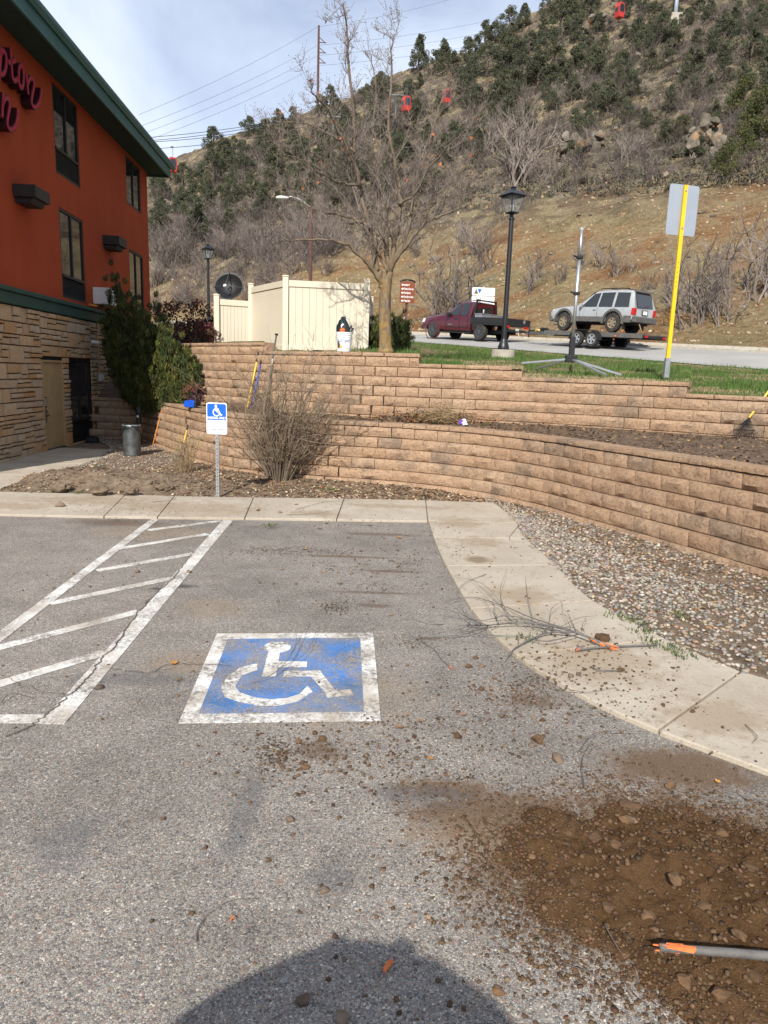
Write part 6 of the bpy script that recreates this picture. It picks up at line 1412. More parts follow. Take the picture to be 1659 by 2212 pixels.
g = MB(); g.tube([(0, 0, 0), (0, 0, hz)], [.38, .26], 8); g.build('post', M['pole_wood'], pp)
for y in (88, 110, 132): z = aty(686, y, 205).z - pp.location.z; g = MB(); g.bar((0, 0, z + 1.0), (1.7, 0, z - .4), .16); g.bar((0, 0, z - .4), (2.0, 0, z - .4), .16); g.build('arm', M['pole_wood'], pp)
for px, y0, y1, D, lab in ((853, 205, 300, 128, 'grey gondola tower behind the bare tree trunk'), (719, 252, 315, 150, 'distant grey gondola tower on the left ridge'), (1457, -60, 52, 150, 'grey gondola tower on a concrete block high on the hill')):
    q = hill_hit(px, y1) or aty(px, y1, D); zb = q.z - 1.0; e = empty('gondola_tower', (q.x, q.y, zb)); tag(e, lab, 'tower'); hh = aty(px, y0, q.y).z - zb; w = .26 if px != 1457 else .45
    g = MB(); g.tube([(0, 0, 0), (0, 0, hh)], [w, w * .7], 12); g.build('mast', M['dark_steel' if px != 1457 else 'sign_back'], e, smooth=True); g = MB(); g.bar((-1.7, 0, hh), (1.7, 0, hh), .22, .22); g.build('crossarm', M['dark_steel'], e)
    for sx in (-1.6, 1.6): g = MB(); g.bar((sx, -1.4, hh + .25), (sx, 1.4, hh + .25), .18, .22); g.build('sheave_train', M['dark_steel'], e)
    if px == 1457: g = MB(); g.box((0, 0, .9), (2.3, 2.3, 3.2)); g.build('concrete_block', M['concrete_base'], e, bevel=.05)
# ------------------------------------------------------------------ smaller things
# rubbish bin beside the hotel walk
b = atz(286, 986, .03); tb = empty('rubbish_bin', (b.x, b.y, .03)); tag(tb, 'ribbed grey metal rubbish bin with black liner below the wall', 'rubbish bin'); hb = aty(286, 918, b.y).z - .03; rb = .178
g = MB(); n_ = 36; prof = [(.93, 0), (.97, .02), (.97, .10), (.95, .11), (1.0, .88), (1.02, .93), (1.02, 1.0)]
V = []; 
for r_, z_ in prof:
    for k in range(n_): a = 2 * math.pi * k / n_; q = rb * r_ * (1 + (.02 if (k % 2 and .11 <= z_ <= .9) else 0)); V.append((q * math.cos(a), q * math.sin(a), z_ * hb))
g.add(V, [(i * n_ + k, i * n_ + (k + 1) % n_, (i + 1) * n_ + (k + 1) % n_, (i + 1) * n_ + k) for i in range(len(prof) - 1) for k in range(n_)] + [tuple(range(n_))]); g.build('can', M['dark_steel'], tb, smooth=True, sharp=30)
g = MB(); g.lathe([(rb * 1.03, hb * .985), (rb * 1.06, hb), (rb * 1.0, hb * 1.015), (rb * .9, hb * .99)], 28, cap=False); g.build('rim', M['galvanised'], tb, smooth=True)
g = MB(); 
def liner(u, v):
    a = 2 * math.pi * u; r = rb * (1.075 if v < .5 else .9) * (1 + .02 * math.sin(a * 9)); z = hb * (1.0 - (.16 + .10 * math.sin(a * 2 + 1) + .04 * math.sin(a * 7)) * (1 - v * 2) if v < .5 else 1.02 - (v - .5) * .8); return (r * math.cos(a), r * math.sin(a), z)
g.grid(liner, 40, 6); g.build('liner', M['bin_bag'], tb, smooth=True)
p = Vector((-5.78, 16.6, .02)); hp = aty(287, 880, 16.6).z; e = empty('ash_post', p); tag(e, 'slim black ash receptacle standing behind the rubbish bin', 'ash post')
g = MB(); g.lathe([(.13, 0), (.13, .03), (.06, .06), (.052, .10), (.052, hp - .14)], 18); g.build('post', M['black_plastic'], e, smooth=True, sharp=40); g = MB(); g.lathe([(.07, hp - .14), (.075, hp - .02), (.06, hp), (.001, hp + .005)], 18); g.build('head', M['black_plastic'], e, smooth=True, sharp=40); g = MB(); g.box((0, -.07, hp - .22), (.035, .012, .05)); g.build('label_plate', M['sign_white'], e)
p = Vector((-7.05, 17.0, .03)); e = empty('bait_box', p, R(6)); tag(e, 'low black bait box on the gravel beside the dark window', 'box'); g = MB(); g.prism([(-.14, 0), (.14, 0), (.13, .09), (.11, .12), (-.11, .12), (-.13, .09)], -.11, .11, lambda a, b_, d: (a, d, b_)); g.build('body', M['black_plastic'], e, bevel=.012); g = MB(); g.box((0, 0, .132), (.24, .2, .022)); g.build('lid', M['black_plastic'], e, bevel=.008)
# hand tools
def tool(name, a, b, r, label, mt, grips=(), cat='tool'):
    a = Vector(a); b = Vector(b); e = empty(name, a); tag(e, label, cat); d = b - a; g = MB(); g.tube([(0, 0, 0), d * .5, d], r, 8); g.build('handle', M[mt], e, smooth=True)
    for f0, f1, k, m2 in grips: g = MB(); g.tube([d * f0, d * f1], r * k, 8); g.build('grip', M[m2], e, smooth=True)
    return e, d
bt = atz(329, 966, .05); tpp = aty(355, 864, bt.y + .55); e, d = tool('mattock', bt, tpp, .013, 'orange-handled mattock leaning on the lower wall by the bin', 'orange_wood')
g = MB(); g.bar(d * .99 + Vector((-.06, 0, .01)), d * .99 + Vector((.10, .02, -.02)), .05, .03); g.build('head', M['dark_steel'], e); g = MB(); g.bar((0, 0, .0), (-.04, -.02, -.06), .06, .012); g.build('blade', M['dark_steel'], e)
bt = atz(389, 988, .08); tpp = aty(407, 915, bt.y + .42); e, d = tool('shovel', bt, tpp, .016, 'yellow-shafted shovel with black grip stuck in the bed below the wall', 'yellow_handle', ((0, .42, 1.15, 'grey_handle'), (.80, 1.0, 1.25, 'black_plastic')))
u = d.normalized(); g = MB(); g.tube([d * .96, d + Vector((-.05, 0, .04)), d + Vector((-.05, 0, .10)), d + Vector((.05, 0, .11)), d + Vector((.05, 0, .05)), d * .96], .013, 6); g.build('d_grip', M['black_plastic'], e)
g = MB(); g.grid(lambda a, b_: (-.09 + .18 * a, -.02 + .03 * math.sin(math.pi * a), .04 - .22 * b_), 4, 3); g.build('blade', M['dark_steel'], e)
def lean(px_t, py_t, px_b, dyt, mt, r, name, label, grips):
    k = ray(px_b, 850); Db = float(np.interp(px_b, [500, 600, 700], [15.0, 14.05, 13.3])) ; top = aty(px_t, py_t, Db + dyt); bot = Vector((k.x / k.y * (Db - .15), Db - .15, 1.09)); return tool(name, bot, top, r, label, mt, grips)
lean(560, 754, 534, .30, 'yellow_handle', .019, 'shovel', 'yellow-handled digging tool with black grip leaning on the upper wall', ((.78, 1.0, 1.12, 'black_plastic'),))
lean(568, 762, 543, .30, 'blue_handle', .019, 'shovel', 'blue-handled digging tool with black grip leaning on the upper wall', ((.78, 1.0, 1.12, 'black_plastic'),))
e, d = lean(597, 725, 572, .42, 'grey_handle', .017, 'digging_bar', 'grey steel digging bar leaning past the top of the upper wall', ((.60, .68, 1.04, 'grey_plastic'),))
g = MB(); u = d.normalized(); g.lathe([(.018, 0), (.035, .02), (.036, .035), (.001, .04)], 12, d, u.to_track_quat('Z', 'Y').to_matrix()); g.build('knob', M['black_plastic'], e)
# blue hedge trimmer on the wall cap
p = aty(420, 873, 14.75); ht = empty('hedge_trimmer', (p.x, 14.60, 1.075), R(-22)); tag(ht, 'blue and black hedge trimmer lying on top of the lower wall', 'hedge trimmer')
g = MB(); g.prism([(-.16, 0), (.06, 0), (.10, .05), (.08, .12), (-.02, .15), (-.15, .13), (-.19, .07)], -.055, .055, lambda a, b_, y: (a, y, b_)); g.build('housing', M['blue_tool'], ht, bevel=.012)
g = MB(); g.tube(smoothpath([(-.10, 0, .13), (-.09, 0, .21), (.0, 0, .24), (.08, 0, .18), (.09, 0, .09)], 5), .018, 8); g.build('handle', M['black_plastic'], ht, smooth=True); g = MB(); g.box((.12, 0, .06), (.05, .16, .13)); g.build('guard', M['black_plastic'], ht, bevel=.01)
g = MB(); g.box((.40, 0, .025), (.52, .035, .012)); g.build('blade', M['tan_twig'], ht)
# bucket with bag and tools
bk = empty('bucket', (aty(743, 740, 13.75).x, 13.78, 2.262)); tag(bk, 'white plastic bucket with printed label standing on the wall in front of the fence', 'bucket'); hb = aty(743, 718, 13.78).z - 2.262
g = MB(); g.lathe([(.128, 0), (.132, .01), (.145, hb * .72), (.152, hb * .73), (.152, hb * .76), (.147, hb * .77), (.149, hb * .84), (.158, hb * .85), (.158, hb * .88), (.15, hb * .89), (.152, hb * .93), (.16, hb * .94), (.16, hb), (.148, hb), (.145, hb * .9), (.125, .03)], 32, cap=False); g.lathe([(.001, .012), (.128, .012)], 32); g.build('pail', M['white_plastic'], bk, smooth=True, sharp=35)
def lab(u, v, o=.0): a = R(-90) + R(62) * (u - .5) * 2; z = hb * (.16 + .46 * v); r = .1295 + .0145 * (z / (hb * .72)) + .0015 + o; return (r * math.cos(a), r * math.sin(a), z)
g = MB(); g.grid(lambda u, v: lab(u, v), 16, 1); g.build('label_ground', M['sign_white'], bk)
g = MB(); g.grid(lambda u, v: lab(.02 + .96 * u, .93 + .05 * v, .0006), 12, 1); g.build('label_stripe', M['sign_blue'], bk); g = MB(); g.grid(lambda u, v: lab(.02 + .96 * u, .0 + .03 * v, .0006), 12, 1); g.build('label_stripe', M['sign_ink'], bk)
g = MB(); g.grid(lambda u, v: lab(.03 + .34 * u * (1 - .5 * v), .06 + .72 * v, .0008), 6, 2); g.build('label_picture', M['dark_twig'], bk); g = MB(); g.grid(lambda u, v: lab(.26 + .16 * u, .08 + .28 * v, .0012), 6, 2); g.build('label_picture', M['yellow_handle'], bk)
text('Layer Feed', .034, Vector(lab(.52, .86, .003)) + Vector((0, 0, 0)), M['sign_blue'], bk, rz=0); text('feed', .030, Vector(lab(.56, .70, .004)), M['yellow_handle'], bk)
g = MB(); g.tube(smoothpath([(-.158, 0, hb * .80), (-.14, -.09, hb * .62), (0, -.155, hb * .50), (.14, -.09, hb * .62), (.158, 0, hb * .80)], 6), .0035, 5); g.build('bail_handle', M['galvanised'], bk)
e = empty('bin_bag', bk.location + Vector((-.02, .0, hb * .6))); tag(e, 'shiny dark green bag stuffed upright into the white bucket', 'bag'); g = MB(); V, Fc = ICO[3]; out = []
for q in V:
    v = Vector(q); fold = .10 * abs(mnoise.noise(Vector((v.x * 3, v.y * 3, v.z * 1.2)))) - .12 * max(0, mnoise.noise(Vector((v.x * 2, v.z * 2.4, 3)))) ; w = .135 * (1 - .38 * max(0, v.z)) * (1 + fold * 2.0); out.append((v.x * w - .01 * v.z, v.y * w * .8, .20 + v.z * .21 * (1 + fold)))
g.add(out, Fc); g.build('bag_body', M['bin_bag'], e, smooth=True); g = MB(); g.blob((0, 0, .405), (.05, .04, .03), 4, 2, .5); g.build('bag_knot', M['bin_bag'], e, smooth=True)
e = empty('glove', bk.location + Vector((-.03, -.115, hb))); tag(e, 'bright orange glove hanging over the bucket rim', 'glove'); g = MB(); g.blob((0, 0, .03), (.05, .022, .045), 6, 2, .35); g.build('palm', M['orange_plastic'], e, smooth=True)
g = MB(); g.tube([(.02, -.0, .05), (.05, -.02, .03)], .014, 6); g.build('finger', M['orange_plastic'], e)
for k, (dx, lz, tl_) in enumerate(((.085, .13, .045), (.115, .085, .05))):
    e = empty('pruner', bk.location + Vector((dx, -.03, hb - .06))); tag(e, ('taller black tool handle poking out of the bucket', 'shorter black tool handle poking out of the bucket')[k], 'tool'); g = MB(); g.tube([(0, 0, 0), (tl_ * .6, 0, lz * .6), (tl_, 0, lz + .06)], [.016, .018, .02], 8); g.build('handle', M['black_plastic'], e, smooth=True); g = MB(); g.tube([(tl_ * .62, -.017, lz * .6), (tl_ * .9, -.018, lz)], .005, 5); g.build('stripe', M['grey_plastic'], e)
p = aty(686, 757, 14.05); e = empty('plastic_lid', (p.x, 14.08, 2.264)); tag(e, 'flat black plastic lid lying on the wall beside the bucket', 'lid'); g = MB(); g.lathe([(.09, 0), (.095, .012), (.085, .02), (.001, .018)], 24); g.build('disc', M['black_plastic'], e); g = MB(); g.lathe([(.095, .008), (.10, .012), (.095, .018)], 24, cap=False); g.build('rim', M['black_plastic'], e)
# leaf rake against the upper wall at the right
RD_ = 10.6; hd = aty(1618, 905, RD_); bt = hd; tpp = aty(1668, 836, RD_ + .35); rk = empty('leaf_rake', hd); tag(rk, 'yellow-handled leaf rake with black tines leaning on the upper wall', 'rake'); d = tpp - hd; d2 = d.normalized() * 1.5
g = MB(); g.tube([(0, 0, .02), d2], .015, 8); g.build('handle', M['yellow_handle'], rk, smooth=True); g = MB(); g.tube([d2 * .10, d2 * .17], .0165, 8); g.build('label_band', M['sign_white'], rk)
foot = [aty(1560 + 75 * k / 13, 950 + 3 * math.sin(k), RD_ - .12) - hd for k in range(14)]
for q in foot: q.z = 1.12 - hd.z; g = MB(); g.tube([(0, 0, .02), q * .55 + Vector((0, -.02, 0)), q, q + Vector((0, .0, -.0)) + Vector((0, -.03, -.02))], .0035, 4); g.build('tine', M['black_plastic'], rk)
g = MB(); g.tube([foot[0] * .6, foot[7] * .57, foot[13] * .6], .006, 5); g.build('brace', M['black_plastic'], rk)
# crumpled wrapper on the terrace
p = Vector((*az_pt(1007, 12.22), 1.06)); e = empty('snack_wrapper', p); tag(e, 'crumpled purple and white wrapper on the terrace soil', 'wrapper'); g = MB(); g.blob((0, 0, .03), (.06, .04, .05), 9, 2, .6); g.build('wrapper_body', M['sign_white'], e); g = MB(); g.blob((-.05, -.01, .03), (.035, .03, .05), 3, 2, .6); g.build('printed_side', mat('purple_print', (.16, .06, .42), .5), e)
# the photographer, standing behind the camera with both arms raised
def person(base):
    e = empty('person', base); tag(e, 'person in a wide straw hat with both arms raised to a phone', 'person')
    J = [(0, 0, .95), (0, .02, 1.20), (0, .02, 1.42), (0, .03, 1.53), (0, .05, 1.66), (0, .06, 1.76), (.10, 0, .90), (.11, .02, .50), (.12, 0, .09), (.13, .16, .04), (-.10, 0, .90), (-.11, .02, .50), (-.12, 0, .09), (-.13, .16, .04), (.19, .03, 1.46), (.50, .18, 1.56), (.15, .26, 1.73), (-.19, .03, 1.46), (-.50, .18, 1.56), (-.15, .26, 1.73)]
    E_ = [(0, 1), (1, 2), (2, 3), (3, 4), (4, 5), (0, 6), (6, 7), (7, 8), (8, 9), (0, 10), (10, 11), (11, 12), (12, 13), (2, 14), (14, 15), (15, 16), (2, 17), (17, 18), (18, 19)]
    Rd = [.16, .15, .17, .06, .09, .085, .10, .07, .05, .04, .10, .07, .05, .04, .10, .085, .055, .10, .085, .055]
    me = bpy.data.meshes.new('body'); me.from_pydata(J, E_, []); o = link('body', me, e); me.materials.append(M['cloth']); sk = o.modifiers.new('skin', 'SKIN'); o.modifiers.new('smooth', 'SUBSURF').levels = 2
    for i, r in enumerate(Rd): me.skin_vertices[0].data[i].radius = (r, r * .8); me.skin_vertices[0].data[i].use_root = (i == 0)
    o.modifiers['smooth'].render_levels = 2
    g = MB(); g.blob((0, .06, 1.68), (.078, .095, .115), 1, 2, .04); g.build('head', M['skin'], e, smooth=True)
    for sx in (-1, 1):
        g = MB(); g.blob((sx * .125, .27, 1.75), (.032, .022, .045), 2, 2, .05); g.build('hand', M['skin'], e, smooth=True)
        for k in range(4): g = MB(); g.tube([(sx * .125, .275, 1.77 - .018 * k), (sx * .10, .295, 1.785 - .018 * k), (sx * .08, .292, 1.785 - .018 * k)], [.009, .008, .007], 6); g.build('finger', M['skin'], e, smooth=True)
        g = MB(); g.tube([(sx * .12, .255, 1.77), (sx * .10, .245, 1.80), (sx * .085, .25, 1.815)], [.010, .009, .008], 6); g.build('thumb', M['skin'], e, smooth=True)
    g = MB(); g.lathe([(.335, 1.70), (.34, 1.705), (.20, 1.76), (.115, 1.775), (.11, 1.84), (.085, 1.88), (.001, 1.885)], 28, (0, .05, 0)); g.build('sun_hat', M['straw'], e, smooth=True)
    return e
person((-.58, -.57, 0))
# ------------------------------------------------------------------ soil, stones, leaves and branches
rd = random.Random(77)
PILE = [P2(*p) for p in ((1090, 1795), (1190, 1752), (1300, 1706), (1420, 1735), (1530, 1752), (1659, 1800), (1800, 1850), (1950, 2000), (2000, 2300), (1560, 2260), (1450, 2170), (1330, 2105), (1230, 2050), (1160, 1985), (1110, 1935), (1075, 1890), (1050, 1840))]
PA = np.array(PILE)
def sdist(x, y):
    a = PA; b = np.roll(PA, -1, 0); p = np.array([x, y]); ab = b - a; t = np.clip(((p - a) * ab).sum(1) / (ab ** 2).sum(1), 0, 1); d = np.linalg.norm(a + ab * t[:, None] - p, axis=1).min()
    cond = ((a[:, 1] > y) != (b[:, 1] > y)) & (x < (b[:, 0] - a[:, 0]) * (y - a[:, 1]) / (b[:, 1] - a[:, 1] + 1e-12) + a[:, 0]); return d if cond.sum() % 2 else -d
def pile_z(x, y):
    s = sdist(x, y) + .10 * noise2(x, y, 3.6, 3) + .07 * noise2(x, y, 9, 8)
    h = -.012 + .085 * (1 - math.exp(-max(0, s) * 4.0)) + .16 * max(0, s - .25) if s > -.05 else -.03
    if s > 0: h += (.034 * noise2(x, y, 6, 1) + .024 * noise2(x, y, 19, 2) + .014 * noise2(x, y, 45, 6)) * min(1, s * 8)
    return h
g = MB(); g.grid(lambda u, v: (.25 + 2.6 * u, 1.15 + 2.15 * v, pile_z(.25 + 2.6 * u, 1.15 + 2.15 * v)), 200, 165); tag(g.build('soil_pile', M['soil'], smooth=True), 'spread of dark brown soil heaped on the asphalt beside the walkway', 'soil pile')
# crumbs of soil: too many to count
def crumbs(name, pts, smin, smax, cols, label, mt='pebbles', squash=.7, pw=2.2):
    n = len(pts); s = smin + (smax - smin) * RNG.random(n) ** pw; p = np.array(pts); p[:, 2] += s * .25
    base = np.stack([np.array(ICO[0][0]) * RNG.uniform(.45, 1.35, (12, 1)) for _ in range(12)]); o = link(name, bulk(name, base, ICO[0][1], p, rand_rot(n, .5), np.stack([s * 1.25, s, s * squash], 1), pick(cols, n, .25), M[mt])); tag(o, label, 'debris', kind='stuff'); return o
SOILC = [(.088, .05, .025), (.108, .062, .031), (.07, .04, .02), (.125, .073, .038)]
L_ = []
for _ in range(7500):
    x, y = rd.uniform(.3, 2.2), rd.uniform(1.2, 3.1); z = pile_z(x, y)
    if z > -.002: L_.append((x, y, z))
crumbs('soil_clods', L_, .003, .013, SOILC, 'loose crumbs of soil over the pile')
L_ = []
while len(L_) < 5600:
    t_ = rd.random()
    if t_ < .50: a = rd.uniform(0, 6.28); q = abs(rd.gauss(0, .42)); i = rd.randrange(len(PILE)); x, y = PILE[i][0] + q * math.cos(a), PILE[i][1] + q * math.sin(a)
    elif t_ < .62: x, y = rd.gauss(1.35, .35), rd.gauss(4.3, .5)
    elif t_ < .72: x, y = rd.gauss(-.2, .25), rd.gauss(3.2, .18)
    elif t_ < .80: x, y = rd.gauss(.2, .5), rd.gauss(7.0, .9)
    elif t_ < .88: x, y = rd.gauss(.8, .3), rd.gauss(3.9, .25)
    else: x, y = rd.uniform(-3, 1.5), rd.uniform(1.6, 9.0)
    if not (-4.5 < x < 3.5 and 1.2 < y < 10): continue
    if sdist(x, y) > .02: continue
    s_in = SIP.p[np.argmin(np.abs(SIP.p[:, 1] - y))][0]; onwalk = (x > s_in - .01) or y > 8.9
    L_.append((x, y, (WALK_Z if onwalk else 0)))
crumbs('soil_crumbs', L_, .0022, .0115, SOILC + [(.16, .11, .07)], 'scattered crumbs of soil over lot and walkway', pw=3.0)
L_ = []
for _ in range(9000):
    i = rd.randrange(len(PILE)); f = rd.random(); a_ = PA[i] * (1 - f) + PA[(i + 1) % len(PILE)] * f; x, y = a_[0] + rd.gauss(0, .12), a_[1] + rd.gauss(0, .10); L_.append((x, y, max(0, pile_z(x, y))))
crumbs('soil_edge', L_, .0018, .008, SOILC, 'fine soil thinning out around the pile edge', pw=2.0)
# stones and clods big enough to pick out
cm = []
for i in range(8):
    cg = crag_mesh(200 + i); g = MB(); g.add([tuple(v.co) for v in cg.vertices], [tuple(q.vertices) for q in cg.polygons]); cm.append(g)
SM = mat('clod', (.14, .08, .04), .95, var=.2, scale=25, c2=(.09, .052, .027), bump=.6, bscale=60, rvar=.3); SG = mat('field_stone', (.20, .145, .10), .85, var=.2, scale=22, c2=(.13, .09, .062), bump=.5, bscale=70, rvar=.35)
cms = [g.mesh('clod', SM, False) for g in cm]; sms = [g.mesh('stone', SG, True, 50) for g in cm]
def put(px, py, wpx, kind, label, group=None, z=0.0, cat=None):
    p = atz(px, py, z); s = wpx / FPX * (p - EYEP).length / 2; o = link('soil_clod' if kind == 'c' else 'loose_stone', rd.choice(cms if kind == 'c' else sms), None, loc=(p.x, p.y, z + s * .32), rz=rd.uniform(0, 6.28), scale=(s * 1.15, s * .95, s * .75)); tag(o, label, cat or ('clod' if kind == 'c' else 'stone'), group); return o
put(655, 2165, 26, 's', 'dark round stone lying inside the photographer shadow'); put(740, 2205, 30, 's', 'brown angular stone near the edge of the photographer shadow'); put(216, 1488, 17, 's', 'tan stone beside the end of the white aisle line'); put(1300, 1383, 30, 'c', 'large round soil clod beside the broken orange branch end', None, WALK_Z)
put(1473, 1600, 24, 's', 'flat brown stone lying alone between emblem and walkway') if False else None
for px, py, w in ((695, 1600, 18), (1162, 1602, 26), (1205, 1642, 26), (1085, 1548, 14), (1155, 1552, 13), (1173, 1557, 13), (1013, 1442, 15), (1040, 1440, 14), (1028, 1422, 13), (1068, 1505, 12), (1232, 1462, 15), (1130, 1628, 13), (1148, 1612, 13), (680, 1585, 15), (627, 1772, 19), (700, 1927, 20), (1040, 1490, 16), (645, 1602, 14), (660, 1660, 16), (580, 1860, 12), (1340, 1450, 15), (1250, 1458, 13), (1240, 1490, 10), (1460, 1560, 10), (1495, 1538, 10), (1446, 1700, 22), (1585, 1590, 18), (1160, 1600, 12), (988, 1592, 20), (900, 1640, 12), (1360, 1780, 30), (1075, 2145, 24)):
    put(px, py, w, 's' if rd.random() < .55 else 'c', 'brown loose stone or clod scattered over the asphalt by the soil pile', 'loose stones on the asphalt', WALK_Z if px > 1180 and py < 1560 and px - 1180 > (py - 1430) * 1.6 else 0)
for px, py, w in ((385, 1470, 12), (383, 1505, 10), (297, 1236, 12), (408, 1237, 12), (155, 1240, 8), (195, 1268, 8), (560, 1260, 8), (590, 1262, 8), (640, 1262, 8), (700, 1236, 9), (730, 1238, 8), (760, 1240, 9), (815, 1240, 8), (860, 1225, 8), (690, 1310, 9), (735, 1262, 9), (805, 1300, 9), (600, 1300, 9), (1045, 1252, 12), (1018, 1240, 10), (845, 1330, 9), (730, 1200, 8), (860, 1190, 8), (770, 1225, 8), (790, 1220, 8), (130, 1094, 18), (558, 1104, 9), (605, 1108, 9)):
    put(px, py, w, 's', 'small stone lying on the far part of the stall near the walkway', 'small stones on the far stall', 0 if py > 1125 else WALK_Z)
for px, py, w in ((1360, 1745, 60), (1355, 1775, 40), (1285, 1810, 46), (1330, 1830, 40), (1500, 1830, 36), (1560, 1800, 34), (1455, 1900, 40), (1240, 1905, 26), (1310, 1960, 30), (1400, 1980, 34), (1520, 1960, 34), (1620, 1880, 44), (1600, 2020, 36), (1350, 2060, 30), (1480, 2120, 40), (1560, 2150, 44), (1190, 1890, 24), (1150, 1850, 24), (1230, 1800, 26), (1440, 1800, 30), (1630, 2110, 40), (1270, 2010, 26)):
    q = atz(px, py, .03); z = max(0, pile_z(q.x, q.y)) if sdist(q.x, q.y) > 0 else 0; p = atz(px, py, z); s = w / FPX * (p - EYEP).length / 2; o = link('soil_clod', rd.choice(cms), None, loc=(p.x, p.y, z + s * .05), rz=rd.uniform(0, 6.28), scale=(s * .85, s * .72, s * .42)); tag(o, 'large clod of dark soil lying on the soil pile', 'clod', 'clods on the soil pile')
# river gravel in the bed at the right, mulch and litter at the left
def bed_pts(n, cond):
    out = []
    while len(out) < n:
        u, v = rd.random(), rd.random(); p = bed_fn(u, v)
        if cond(p[0], p[1], v): out.append(p)
    return out
def right_bed(x, y, v): 
    return x > 1.55 and v < .96 and rd.random() < (1.0 if v < .62 else .35) * (1 if y < 9.6 else .5)
L_ = bed_pts(9500, right_bed); n = len(L_); p = np.array(L_); s = RNG.uniform(.007, .021, n); p[:, 2] += s * .35
base = np.stack([np.array(ICO[0][0]) * RNG.uniform(.85, 1.15, (12, 1)) for _ in range(8)])
PEB = [(.30, .255, .20), (.36, .31, .245), (.25, .22, .185), (.20, .19, .18), (.32, .235, .155), (.27, .18, .135), (.43, .375, .30), (.28, .26, .23), (.16, .14, .12)]
o = link('river_gravel', bulk('river_gravel', base, ICO[0][1], p, rand_rot(n, .4), np.stack([s * 1.35, s, s * .62], 1), pick(PEB, n, .2), M['pebbles'], smooth=True)); tag(o, 'rounded river gravel in the bed beside the walkway', 'gravel', kind='stuff')
L_ = bed_pts(2600, lambda x, y, v: x < -4.1 and y > 11.6 and v < .97) ; n = len(L_); p = np.array(L_); s = RNG.uniform(.008, .022, n); p[:, 2] += s * .3
o = link('bin_gravel', bulk('bin_gravel', base, ICO[0][1], p, rand_rot(n, .4), np.stack([s * 1.35, s, s * .62], 1), pick(PEB, n, .2), M['pebbles'], smooth=True)); tag(o, 'pale gravel around the rubbish bin', 'gravel', kind='stuff')
CHIP = np.array([[-.5, -.3, 0], [.5, -.25, .12], [.45, .3, 0], [-.45, .25, .15]]); CHIPF = [(0, 1, 2, 3)]
LITC = [(.24, .155, .095), (.33, .23, .14), (.16, .10, .062), (.42, .30, .19), (.32, .17, .085), (.48, .38, .26), (.11, .078, .055)]
def litter(name, pts, smin, smax, cols, label, tilt=.7, asp=.6):
    n = len(pts); s = RNG.uniform(smin, smax, n); p = np.array(pts); p[:, 2] += s * .25; o = link(name, bulk(name, CHIP, CHIPF, p, rand_rot(n, tilt), np.stack([s * 1.2, s * asp * 2, s], 1), pick(cols, n, .25), M['litter'])); tag(o, label, 'litter', kind='stuff'); return o
litter('bed_litter', bed_pts(9500, lambda x, y, v: x < 1.7 and not (x < -4.3 and y > 12)), .010, .042, LITC, 'leaf litter and bark over the planting bed')
litter('wall_litter', bed_pts(5200, lambda x, y, v: x > 1.6 and (v > .58 or rd.random() < .25)), .008, .032, LITC + [(.34, .20, .09)], 'brown needles and leaves along the wall foot')
L_ = []
for _ in range(6500): u, v = rd.random() ** .8 * .7 + .3, rd.random(); L_.append(terrace_fn(u, v))
litter('terrace_litter', L_, .010, .040, [(.12, .075, .045), (.18, .11, .06), (.08, .05, .032), (.27, .17, .09), (.34, .19, .08)], 'leaves and soil litter on the terrace')
for px, py, w in ((505, 1046, 12), (487, 1052, 9), (432, 1042, 12), (470, 1032, 8), (530, 1056, 8), (420, 1046, 9), (360, 1060, 9)): put(px, py, w, 's', 'pale stone lying in the leaf litter near the parking sign post', 'pale stones near the sign', .06).data = sms[0]
# lawn blades
n = 60000; ks = RNG.uniform(-.12, .66, n); P_ = np.zeros((n, 3)); i = 0; kk_ = np.linspace(-.15, .70, 120); tab = [bearing_profile(k) for k in kk_]; D0s = np.array([t_[0] for t_ in tab]); yAs = np.array([t_[2] for t_ in tab])
fr = RNG.random(n) ** 1.5; D_ = np.interp(ks, kk_, D0s) + .35 + fr * (np.interp(ks, kk_, yAs) - np.interp(ks, kk_, D0s) - .4); keep = []; col_ = np.zeros((n, 3))
gc = np.array([(.07, .125, .026), (.055, .105, .022), (.09, .14, .036)]); dc = np.array([(.34, .27, .15), (.26, .20, .11), (.40, .33, .2)])
for j in range(n):
    x, y = ks[j] * D_[j], D_[j]; m = noise2(x, y, .55, 4) + .5 * noise2(x, y, 1.7, 6) + (.25 if fr[j] > .25 else -.12) ; ok = True
    col_[j] = gc[rd.randrange(3)] if m > rd.gauss(.10, .16) else dc[rd.randrange(3)]; P_[j] = (x, y, lawn_z(ks[j], y) - .01)
hgt = np.where(col_[:, 1] > col_[:, 0], RNG.uniform(.05, .125, n), RNG.uniform(.02, .055, n))
o = link('grass_blades', bulk('grass_blades', TRI, TRIF, P_, rand_rot(n, .55), np.stack([hgt * .16 + .004, hgt, hgt], 1), col_ * RNG.uniform(.75, 1.25, (n, 1)), M['grass'])); tag(o, 'green and straw grass blades of the lawn', 'grass', kind='stuff')
